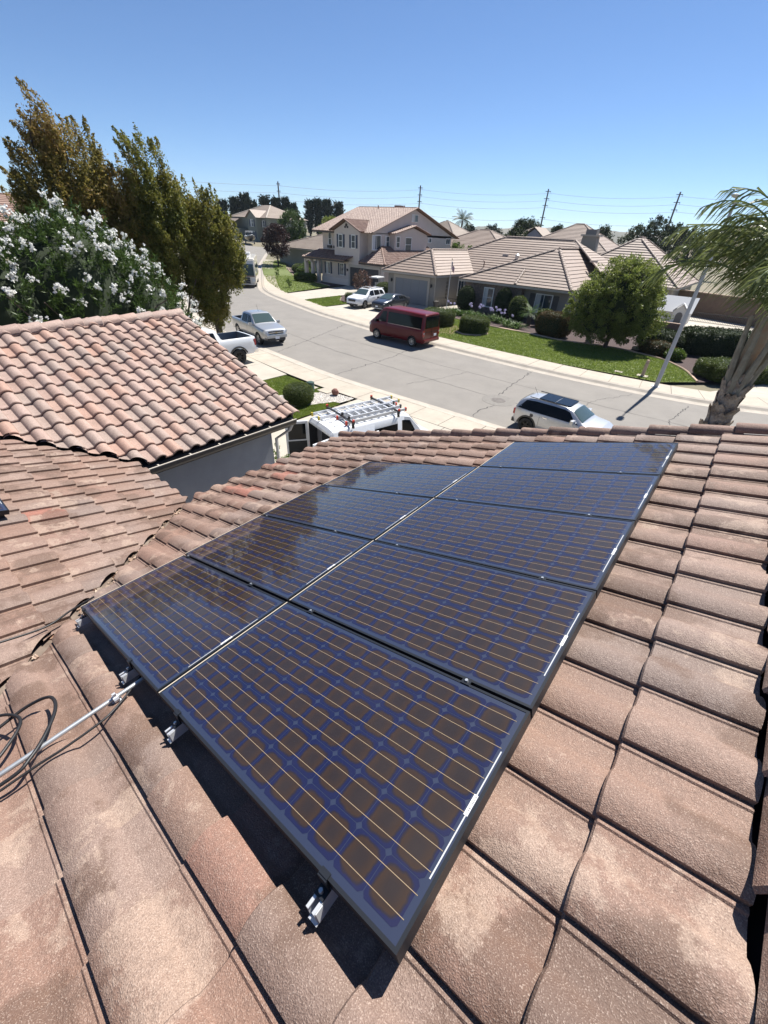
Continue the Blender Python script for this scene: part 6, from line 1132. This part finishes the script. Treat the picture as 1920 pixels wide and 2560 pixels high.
clump_tree('shrub', 'reddish crape myrtle in front of the dark garage door', (-36.2, 39.8, 0.13), [((-36.2, 39.8, 1.5), (1.3, 1.2, 1.2))], 90, 30, 0.28, (0.12, 0.07), leafmat('crape_leaf', [(0.06, 0.05, 0.03), (0.14, 0.075, 0.05), (0.22, 0.13, 0.11)], 0.25), 0.05, 'shrub')
clump_tree('tree', 'purple leaved plum tree on the two storey house lawn', (-69.8, 53.9, 0.5), [((-69.8, 53.9, 4.2), (2.5, 2.5, 2.4)), ((-69.6, 53.7, 5.5), (1.7, 1.7, 1.3))], 330, 38, 0.5, (0.22, 0.12), leafmat('plum_leaf', [(0.02, 0.012, 0.012), (0.05, 0.025, 0.022), (0.09, 0.05, 0.035)], 0.2), 0.15)
clump_tree('tree', 'bright green tree right of the distant sage house', (-92, 76, 1.5), [((-92, 76, 6.0), (3.4, 3.4, 3.4)), ((-91.5, 76, 3.6), (3.0, 3.0, 2.4)), ((-92, 76, 8.2), (1.8, 1.8, 1.6))], 300, 38, 0.75, (0.36, 0.2), leafmat('far_tree_leaf', [(0.03, 0.06, 0.015), (0.06, 0.10, 0.02), (0.09, 0.13, 0.03)], 0.25, patch=0.3), 0.2)
clump_tree('tree', 'yellowish small tree behind the sage house roof', (-88, 85, 1.3), [((-88, 85, 5.8), (2.9, 2.9, 3.0))], 220, 38, 0.7, (0.36, 0.2), m_rt, 0.15)
clump_tree('tree', 'bright green shrubby tree behind the two storey house corner', (-37, 64.0, 0), [((-37, 64.0, 3.6), (2.0, 1.8, 1.8)), ((-38.6, 63.6, 3.8), (1.2, 1.2, 2.0))], 180, 34, 0.45, (0.22, 0.12), m_hl, 0.1)
clump_tree('tree', 'dark dome shaped tree before the grey gabled house', (-42.2, 92, 0), [((-42.2, 92, 5.6), (2.6, 2.6, 2.8))], 200, 36, 0.6, (0.3, 0.17), m_hd, 0.15)
# young stakes and saplings on the lawn
for i, (x, y, h_) in enumerate(((-56.5, 43.2, 1.5), (-46.6, 37.3, 1.1))): clump_tree('sapling', ('young sapling on the lawn near the motorhome', 'smaller sapling on the lawn near the driveway')[i], (x, y, 0.13), [((x, y, h_ * 0.65), (0.35, 0.35, h_ * 0.4))], 26, 22, 0.16, (0.14, 0.05), m_hl, 0.03)
# shrub stems beside our wing
clump_tree('shrub', 'sparse leafy shrub beside the grey wall and work van', (-8.9, 6.15, 0.13), [((-8.9, 6.15, 0.85), (0.35, 0.35, 0.65))], 60, 16, 0.11, (0.075, 0.035), m_hl, 0.015, 'shrub', None, 0.1)
# lily-of-the-Nile, leafy clumps and cycad
def strap_plant(name, label, loc, n, ln, wd, mat, heads=0, group=None, cat='plant', droop=0.9):
    t = thing(name, label, cat, loc, 0, group); Q = []
    for k in range(n):
        a = random.uniform(0, 6.283); el = random.uniform(0.35, 1.3); d = np.array([math.cos(a) * math.cos(el), math.sin(a) * math.cos(el), math.sin(el)]); s = np.array([-math.sin(a), math.cos(a), 0]) * wd / 2; p = np.array([random.gauss(0, ln * 0.25), random.gauss(0, ln * 0.25), 0.0]); l = ln * random.uniform(0.7, 1.2); mid = p + d * l * 0.55; tip = p + d * l - np.array([0, 0, l * 0.3 * droop]) + np.array([d[0], d[1], 0]) * l * 0.15
        Q += [[p - s * .6, p + s * .6, mid + s, mid - s], [mid - s, mid + s, tip + s * 0.2, tip - s * 0.2]]
    link('leaves', qmesh('leaves', np.array(Q), mat), t)
    for k in range(heads):
        x, y = random.gauss(0, ln * 0.45), random.gauss(0, ln * 0.4); z = random.uniform(0.85, 1.15); st2 = MB().tube([(x * 0.6, y * 0.6, 0), (x, y, z)], 0.012, 4).build('flower_stem', MT['flowerstem'], t)
        d = unit(rng.normal(size=(46, 3))); link('flower_head', qmesh('flower_head', leaves(np.array([x, y, z]) + d * 0.085, d, 0.09, 0.045), MT['lilac']), t)
    return t
MT['flowerstem'] = M('flower_stem', (0.10, 0.16, 0.05), 0.7); MT['lilac'] = leafmat('lilac_petal', [(0.42, 0.38, 0.6), (0.6, 0.56, 0.74)], 0.3)
m_st = leafmat('strap_leaf', [(0.03, 0.07, 0.012), (0.07, 0.13, 0.02), (0.12, 0.19, 0.03)], 0.3)
for i, (x, y, hd, lb_) in enumerate(((-23.2, 38.9, 3, 'lilac flowered lily clump nearest the flagpole'), (-22.0, 38.3, 0, 'leafy strap plant clump next to the flagpole lilies'), (-21.2, 38.9, 2, 'lily clump with two lilac heads under the narrow window'), (-20.3, 38.6, 6, 'lily clump full of lilac heads in front of the narrow window'), (-19.3, 38.0, 0, 'low strap plant clump in the middle of the bed'), (-18.5, 38.6, 6, 'lily clump full of lilac heads before the stone wall'), (-17.6, 38.0, 5, 'lily clump full of lilac heads left of the cycad'), (-16.3, 37.2, 1, 'small lily clump with a single lilac head by the edging'), (-15.4, 36.8, 0, 'small spiky plant by the edging below the cycad'))): strap_plant('lily_plant', lb_, (x, y, 0.13), 130, 0.75, 0.06, m_st, hd, 'lilies in the far flower bed')
cy = thing('cycad', 'sago cycad with stout trunk and feathery crown by the double window', 'plant', (-15.2, 39.0, 0.13))
m = MB(); m.tube([(0, 0, 0), (0, 0, 0.5), (0, 0, 1.0)], [0.2, 0.22, 0.16], 10); m.build('trunk', MT['bark'], cy, smooth=50)
for k in range(30):
    a = k * 2.4; el0 = random.uniform(0.15, 1.25); Q = []; p = np.array([0, 0, 1.0]); d = np.array([math.cos(a) * math.cos(el0), math.sin(a) * math.cos(el0), math.sin(el0)]); sd_ = np.array([-math.sin(a), math.cos(a), 0])
    for j in range(22):
        p = p + d * 0.052; d = unit(d - np.array([0, 0, 0.045])); l = 0.17 * math.sin(math.pi * (j + 2) / 26)
        for s in (-1, 1): e = p + sd_ * s * l + d * l * 0.5; w = d * 0.011; Q.append([p - w, p + w, e + w * 0.3, e - w * 0.3])
    link('frond', qmesh('frond', np.array(Q), m_st), cy)
# queen palm just beyond our gable
random.seed(21); rng = np.random.default_rng(5)
pb = Vector((0.30, 8.3, 0)); pl = thing('palm_tree', 'queen palm with shaggy trunk and fronds blown to the left', 'palm', pb)
MT['ptrunk'] = M('palm_trunk', (0.40, 0.335, 0.27), 0.95, c2=(0.13, 0.095, 0.07), nscale=7, amt=1.4, bump=1.0, bscale=22, dist=0.04)
m = MB(); zs = np.linspace(0, 4.75, 40); m.tube([(0.02 * math.sin(z * 2), 0.02 * math.cos(z * 3), z) for z in zs], [0.20 + 0.012 * math.sin(z * 9) - 0.01 * z for z in zs], 14); m.build('trunk', MT['ptrunk'], pl, smooth=60)
for k in range(54):   # clasping old leaf bases
    z = 2.7 + k * 0.042; a = k * 2.4 + random.gauss(0, 0.2); rr = 0.175 - 0.010 * (z - 2.6); w = random.uniform(0.11, 0.17); hh = random.uniform(0.20, 0.34); fl = random.uniform(0.03, 0.10)
    base_m = Matrix.Rotation(a, 3, 'Z'); rows = []
    for t in (0, 0.5, 1): rows.append([base_m @ Vector((rr * math.cos(q) + fl * t * t, rr * math.sin(q), z + hh * t + 0.03 * math.cos(q * 9))) for q in np.linspace(-w / rr * (1 - 0.45 * t), w / rr * (1 - 0.45 * t), 5)])
    m = MB(); m.grid(rows); m.grid([[p * 1.0 for p in rows[-1]], [Vector((p.x * 0.9, p.y * 0.9, p.z - 0.02)) for p in rows[-1]]]); m.build('leaf_base', MT['ptrunk'], pl, smooth=50)
MT['petiole'] = M('petiole_grey', (0.26, 0.24, 0.18), 0.8, c2=(0.16, 0.13, 0.09), nscale=10)
m = MB(); m.tube([(0, 0, 4.65), (0, 0, 5.0), (-0.02, 0, 5.5), (-0.04, 0, 5.95)], [0.135, 0.125, 0.105, 0.06], 10); m.build('crownshaft', M('crownshaft', (0.30, 0.15, 0.08), 0.8, c2=(0.30, 0.28, 0.2), nscale=4), pl, smooth=50)
for k in range(8):  # bare petiole boots
    a = k * 0.785 + 0.5; q = random.uniform(0.0, 0.05); m = MB(); m.tube([(0.11 * math.cos(a), 0.11 * math.sin(a), 4.8), (0.16 * math.cos(a), 0.16 * math.sin(a), 5.1), ((0.20 + q) * math.cos(a), (0.20 + q) * math.sin(a), 5.5), ((0.24 + q) * math.cos(a), (0.24 + q) * math.sin(a), 5.8 + q * 4)], [0.06, 0.05, 0.035, 0.02], 6); m.build('petiole', MT['petiole'], pl, smooth=50)
m_pf = leafmat('palm_leaflet', [(0.08, 0.105, 0.032), (0.145, 0.175, 0.055), (0.24, 0.255, 0.11)], 0.4, rough=0.38, patch=1.5, spec=0.5)
for k in range(17):
    a = (random.uniform(2.3, 4.1) if k % 2 else k * 2.399); el0 = random.uniform(1.0, 1.48) if k % 2 else random.uniform(0.5, 1.4); p = np.array([-0.04, 0, 5.9]); d = np.array([math.cos(a) * math.cos(el0), math.sin(a) * math.cos(el0) * 0.9, math.sin(el0)]); wind = np.array([-0.55, -0.05, 0.0]); Q = []; rach = [p.copy()]; ln = random.uniform(1.6, 2.2); ns = 44
    for j in range(ns):
        d = unit(d + wind * 0.02 - np.array([0, 0, 0.004 + 0.085 * (j / ns) ** 1.2])); p = p + d * ln / ns; rach.append(p.copy())
        if j < 5: continue
        l = 0.58 * math.sin(math.pi * (0.12 + 0.86 * j / ns)) ** 0.7; sd_ = unit(np.cross(d, [0, 0, 1.0]))
        for s in (-1, 1):
            for rep in range(1):
                ld = unit(sd_ * s * random.uniform(0.3, 0.9) + d * 0.6 + wind * 0.5 + np.array([0, 0, random.uniform(-0.9, 0.1)])); w = unit(np.cross(ld, rng.normal(size=3))) * 0.011; e1 = p + ld * l * 0.45; ld2 = unit(ld + np.array([0, 0, -1.3]) + wind * 0.25); e2 = e1 + ld2 * l * 0.6
                Q += [[p - w * .5, p + w * .5, e1 + w, e1 - w], [e1 - w, e1 + w, e2 + w * 0.15, e2 - w * 0.15]]
    f = link('frond', qmesh('frond', np.array(Q), m_pf), pl); MB().tube(rach[::4] + [rach[-1]], list(np.linspace(0.022, 0.004, len(rach[::4]) + 1)), 5).build('rachis', MT['flowerstem'], f)
# skyline conifers and trees
m_cf = leafmat('conifer_needles', [(0.012, 0.022, 0.012), (0.022, 0.036, 0.018), (0.04, 0.055, 0.028)], 0.1, patch=0.2)
def az_pt(az, D): return CAM.x + math.sin(R(az)) * D, CAM.y + math.cos(R(az)) * D
con = [(-57.6, 1.70, 3.0), (-56.4, 2.05, 2.8), (-55.2, 2.40, 3.8), (-54.4, 1.9, 2.6), (-53.1, 2.32, 3.4), (-51.9, 2.28, 2.8), (-50.9, 2.34, 3.2), (-50.1, 1.86, 2.8), (-48.3, 2.23, 2.6), (-47.4, 2.38, 3.0), (-46.3, 2.36, 3.3), (-45.1, 2.18, 3.3)]
lab = ['shortest conifer at the left end of the skyline row, by the olive trees', 'narrow conifer second from the left on the skyline', 'tallest broad conifer behind the distant sage house roof', 'short conifer right of the tallest skyline conifer', 'conifer just left of the first power pole', 'conifer directly at the first power pole', 'conifer just right of the first power pole', 'low conifer at the right end of the left skyline group', 'slim conifer at the left of the right skyline group', 'second conifer of the right skyline group', 'third conifer of the right skyline group', 'last conifer next to the two storey house roof']
for (a, e, w), lb_ in zip(con, lab):
    D = 185; x, y = az_pt(a, D); zt = 6.65 + math.tan(R(e)) * D; zb = gz(x); t = tree_obj('conifer_tree', lb_, 'tree', (x, y, zb), 'conifers on the skyline'); L = W(t)
    MB().tube([(x, y, zb), (x, y, zt - 1)], [0.35, 0.05], 6).build('trunk', MT['bark'], t, loc=L); P, D_ = [], []
    for k in range(80):
        s = random.random() ** 0.8; z = zb + 1 + (zt - zb - 1.3) * s; rad = w * (0.25 + 0.75 * math.sin(math.pi * min(1, (1 - s) * 0.85 + 0.12))) * random.uniform(0.6, 1.0); aa = random.uniform(0, 6.28); n = 34; u = rng.uniform(0.1, 1, (n, 1)); br = np.array([math.cos(aa), math.sin(aa), 0.75]); q = np.array([x, y, z]) + br * rad * u * 0.75 + rng.normal(size=(n, 3)) * 0.35; P.append(q); D_.append(unit(br + np.array([0, 0, 0.5]) + rng.normal(size=(n, 3)) * 0.5))
    link('crown', qmesh('crown', leaves(np.concatenate(P), np.concatenate(D_), 1.0, 0.34), m_cf), t, L)
far = [(-44.0, 0.95, 4, 'small dark tree on the skyline behind the two storey house'), (-30.0, 0.85, 2.5, 'tiny dark tree left of the far mountains'), (-27.3, 0.95, 3, 'small dark tree centred on the far mountains'), (-24.2, 1.55, 3.2, 'dark tree left of the grey gabled house'), (-23.2, 1.75, 3.0, 'feathery dark tree behind the grey gabled house'), (-20.3, 1.15, 2.6, 'small round tree right of the grey gabled house'), (-15.6, 1.25, 2.6, 'spiky tree top behind the wide hip roof'), (-12.2, 1.6, 4.5, 'leafy tree behind the chimney house'), (-10.6, 2.3, 4.2, 'tall feathery eucalyptus right of the chimney house'), (-9.0, 1.7, 4.5, 'dark leafy tree left of the palm fronds'), (-7.4, 1.5, 4.5, 'dark tree partly hidden by the palm fronds'), (-5.4, 1.2, 4.0, 'dark tree behind the lamp post')]
for a, e, w, lb_ in far:
    D = 140; x, y = az_pt(a, D); zt = 6.65 + math.tan(R(e)) * D; clump_tree('tree', lb_, (x, y, gz(x)), [((x, y, (zt + 2) / 2 + 0.3), (w, w, (zt - 2) / 2)), ((x - 0.4, y, zt - w * 0.35), (w * 0.55, w * 0.55, w * 0.4))], 150, 30, 0.75, (0.5, 0.22), m_hd if a > -25 else m_cf, 0.25, group='trees on the skyline')
# far palm
x, y = az_pt(-30.9, 120); fp = tree_obj('palm_tree', 'distant fan of palm fronds on the skyline behind the hip roofs', 'palm', (x, y, gz(x))); zt = 6.65 + math.tan(R(1.35)) * 120
MB().tube([(0, 0, 0), (0, 0, zt - fp.location.z)], [0.3, 0.2], 8).build('trunk', MT['bark'], fp)
for k in range(30):
    a = k * 2.4; el0 = random.uniform(-0.3, 1.3); p = np.array([0, 0, zt - fp.location.z]); d = np.array([math.cos(a) * math.cos(el0), math.sin(a) * math.cos(el0), math.sin(el0)]); Q = []
    for j in range(14):
        d = unit(d - np.array([0, 0, 0.09])); p = p + d * 0.2; sd_ = np.array([-math.sin(a), math.cos(a), 0])
        for s in (-1, 1): l = 0.7 * math.sin(math.pi * (j + 1) / 16); e2 = p + sd_ * s * l * 0.6 + d * l * 0.4 - np.array([0, 0, l * 0.5]); w = d * 0.06; Q.append([p - w, p + w, e2 + w * .3, e2 - w * .3])
    link('frond', qmesh('frond', np.array(Q), m_hd), fp)
# ------------------------------------------------------------------ street furniture, poles, wires
lp = thing('street_lamp', 'tall grey street lamp pole at the far kerb', 'street lamp', (-2.48, 27.14, 0.13))
m = MB(); m.tube([(0, 0, 0), (0, 0, 0.02), (0, 0, 4), (0, 0, 8.25)], [0.115, 0.11, 0.09, 0.06], 10); m.build('pole', MT['steel'], lp, smooth=50); m = MB(); m.box(-0.2, 0.2, -0.2, 0.2, 0, 0.03); m.box(-0.05, 0.05, -0.125, -0.1, 0.35, 0.5); m.build('base_plate', MT['steel'], lp)
m = MB(); m.tube([(0, 0, 8.2), (0, -0.2, 8.34), (0, -0.75, 8.42)], 0.03, 8); m.build('arm', MT['steel'], lp, smooth=50); m = MB(); m.tube([(0, -0.55, 8.36), (0, -0.62, 8.38), (0, -0.95, 8.42), (0, -1.2, 8.42), (0, -1.25, 8.42)], [0.04, 0.09, 0.12, 0.09, 0.02], 10); m.v = [(p[0] * 1.35, p[1], 8.41 + (p[2] - 8.41) * 0.55) for p in m.v]; m.build('lamp_head', MT['steel'], lp, smooth=50)
MT['polewood'] = M('weathered_steel_pole', (0.10, 0.095, 0.095), 0.8)
poles = [(-212, 62, 20.6), (-172.2, 136.7, 20.6), (-129.1, 177.9, 22.2), (-83.3, 203.4, 22.7), (-38.0, 216.5, 22.5), (14, 226, 22.5)]; plabel = ['', 'power pole rising behind the left skyline conifers', 'power pole behind the two storey house roof', 'leaning looking power pole above the far roofs', 'power pole left of the palm fronds', '']
arms = [0.0, -2.35, -4.6, -8.6]
for i in range(1, 5):
    x, y, z = poles[i]; t = thing('power_pole', plabel[i], 'pole', (x, y, 0), 0, 'power poles on the skyline'); MB().tube([(0, 0, 0), (0, 0, z + 0.8)], [0.42, 0.26], 8).build('pole', MT['polewood'], t, smooth=50)
    for a in arms:
        m = MB(); m.box(-1.1, 1.1, -0.1, 0.1, z + a - 0.1, z + a + 0.1); ca = m.build('crossarm', MT['polewood'], t); m = MB(); m.tube([(1.0, 0, z + a - 0.1), (1.0, 0, z + a - 0.6)], 0.09, 6); m.build('insulator', MT['steel'], ca)
mwire = M('wire', (0.3, 0.31, 0.33), 0.6)
wl_ = ['topmost power line strung between the poles', 'second power line from the top strung between the poles', 'third power line from the top strung between the poles', 'lowest power line just above the roofs']
for k, a in enumerate(arms):
    pts = []
    for p, q in zip(poles[:-1], poles[1:]):
        for s in range(12): u = s / 12; pts.append((p[0] + (q[0] - p[0]) * u + 1.0, p[1] + (q[1] - p[1]) * u, p[2] + (q[2] - p[2]) * u + a - 0.6 - 1.1 * 4 * u * (1 - u)))
    tag(MB().tube(pts, 0.042, 4).build('power_line', mwire, None), wl_[k], 'wire', 'power lines between the poles')
# flagpole with flag
fp_ = thing('flagpole', 'thin white flagpole with a hanging striped flag before the tan house', 'flagpole', (-24.3, 39.5, 0.13)); MB().tube([(0, 0, 0), (0, 0, 4.5)], [0.03, 0.018], 8).build('pole', MT['white'], fp_, smooth=50); MB().tube([(0, 0, 4.48), (0, 0, 4.56), (0, 0, 4.62)], [0.02, 0.05, 0.01], 8).build('finial', M('gold_ball', (0.6, 0.45, 0.15), 0.3, metal=0.8), fp_)
fr_, fw_, fb_ = M('flag_red', (0.40, 0.03, 0.04), 0.8), M('flag_white', (0.75, 0.74, 0.72), 0.8), M('flag_blue', (0.03, 0.045, 0.16), 0.8)
def fpt(u, v):  # limp flag: u along fly 0..1, v down hoist 0..1
    return (0.03 + 0.42 * u * (0.75 + 0.25 * v), 0.10 * math.sin(u * 9 + v * 2) * (0.3 + u), 4.35 - 0.62 * v - 0.62 * u * (0.55 + 0.45 * u))
fl_ = MB().tube([(0.02, 0, 4.36), (0.02, 0, 3.7)], 0.008, 4).build('flag', fw_, fp_)
for s in range(13):
    m = MB(); m.grid([[fpt(u, (s + k) / 13) for u in np.linspace(0.4 if s < 7 else 0, 1, 12)] for k in (0, 0.5, 1)]); m.build('stripe', fr_ if s % 2 == 0 else fw_, fl_, smooth=60)
m = MB(); m.grid([[fpt(u, v) for u in np.linspace(0, 0.4, 8)] for v in np.linspace(0, 7 / 13, 8)]); m.build('canton', fb_, fl_, smooth=60)
m = MB()
for i in range(9):
    for j in range(5 + i % 2): u, v = 0.4 * (i + 0.6) / 9.8, 7 / 13 * (j + 0.5 + 0.5 * ((i + 1) % 2) * 0.5) / 5.8; q = Vector(fpt(u, v)); [m.add([q + Vector((0.012 * math.cos(a), sg * 0.006, 0.012 * math.sin(a))) for a in np.arange(5) * 2.513], [(0, 1, 2, 3, 4)]) for sg in (-1, 1)]
m.build('stars', fw_, fl_)
# small yard objects
uc = thing('utility_pedestal', 'dark green cylindrical utility pedestal on the near lawn', 'utility box', (-14.8, 12.55, 0.14)); m = MB(); m.tube([(0, 0, 0), (0, 0, 0.42), (0, 0, 0.46)], [0.18, 0.175, 0.14], 16); m.build('body', M('green_plastic', (0.03, 0.065, 0.05), 0.5), uc, smooth=40); MB().tube([(0, 0, 0.40), (0, 0, 0.43)], 0.185, 16).build('rim', M('green_plastic_dark', (0.02, 0.045, 0.035), 0.5), uc, smooth=40)
for i, (x, y, sx, sy) in enumerate(((-15.3, 12.9, 0.8, 0.5), (-14.35, 13.1, 0.7, 0.5), (-4.85, 28.75, 0.45, 0.35), (-3.55, 28.95, 0.6, 0.5))):
    c = MB().box(-sx / 2, sx / 2, -sy / 2, sy / 2, 0, 0.03); o = c.build('utility_vault', MT['concrete']); o.location = (x, y, 0.14); tag(o, ('concrete utility lid behind the green pedestal', 'concrete utility lid beside the red rock', 'small concrete lid in the shade of the round tree', 'concrete pad under the tan post')[i], 'utility vault', 'concrete lids set in the lawns')
bo = thing('marker_post', 'short tan concrete marker post on the far lawn by the lamp', 'post', (-3.55, 28.95, 0.17)); m = MB(); m.tube([(0, 0, 0), (0, 0, 0.85), (0, 0, 0.9)], [0.10, 0.09, 0.07], 10); m.build('post', MT['edging'], bo, smooth=40); MB().tube([(0, 0, 0.7), (0, 0, 0.72)], 0.098, 10).build('band', MT['joint'], bo)
rk_ = MB(); rows = []
for i in range(7):
    b = -1.57 + 3.14 * i / 6; rows.append([(0.2 * math.cos(a) * math.cos(b) * random.uniform(0.8, 1.2), 0.17 * math.sin(a) * math.cos(b) * random.uniform(0.8, 1.2), 0.15 + 0.17 * math.sin(b)) for a in np.linspace(0, 5.5, 8)]); rows[-1].append(rows[-1][0])
rk_.grid(rows); o = rk_.build('rock', M('red_rock', (0.24, 0.11, 0.085), 0.9, c2=(0.13, 0.06, 0.05), nscale=8, bump=1.0, bscale=14)); o.location = (-13.65, 13.05, 0.13); tag(o, 'reddish brown rock on the gravel beside the sidewalk', 'rock')
for i, (x, y, s) in enumerate(((-8.9, 36.2, 0.25), (-5.6, 36.6, 0.22), (-3.6, 36.3, 0.18))):
    rr = MB(); rows = []
    for k in range(6):
        b = -1.57 + 3.14 * k / 5; rows.append([(s * 1.4 * math.cos(a) * math.cos(b) * random.uniform(0.8, 1.2), s * math.sin(a) * math.cos(b), s * 0.6 + s * 0.7 * math.sin(b)) for a in np.linspace(0, 5.4, 7)]); rows[-1].append(rows[-1][0])
    rr.grid(rows); o = rr.build('rock', M('pale_rock', (0.42, 0.36, 0.30), 0.9, c2=(0.3, 0.25, 0.2), nscale=6)); o.location = (x, y, 0.12); tag(o, ('pale rock in the bed left of the round tree trunk', 'pale rock in the bed right of the round tree trunk', 'smaller pale rock near the loose olive shrub')[i], 'rock')
# haze
hz = MB().box(-2300, 2300, -600, 2300, -5, 130).build('haze', None); stuff(hz); tag(hz, 'thin blue air haze over the far mountains', 'haze')
hm = bpy.data.materials.new('haze_air'); hm.use_nodes = True; n_ = hm.node_tree.nodes; n_.remove(n_['Principled BSDF']); v_ = n_.new('ShaderNodeVolumePrincipled'); v_.inputs['Color'].default_value = (0.72, 0.82, 0.95, 1); v_.inputs['Density'].default_value = 0.00012; v_.inputs['Anisotropy'].default_value = 0.2
hm.node_tree.links.new(v_.outputs[0], n_['Material Output'].inputs['Volume']); hz.data.materials.append(hm)
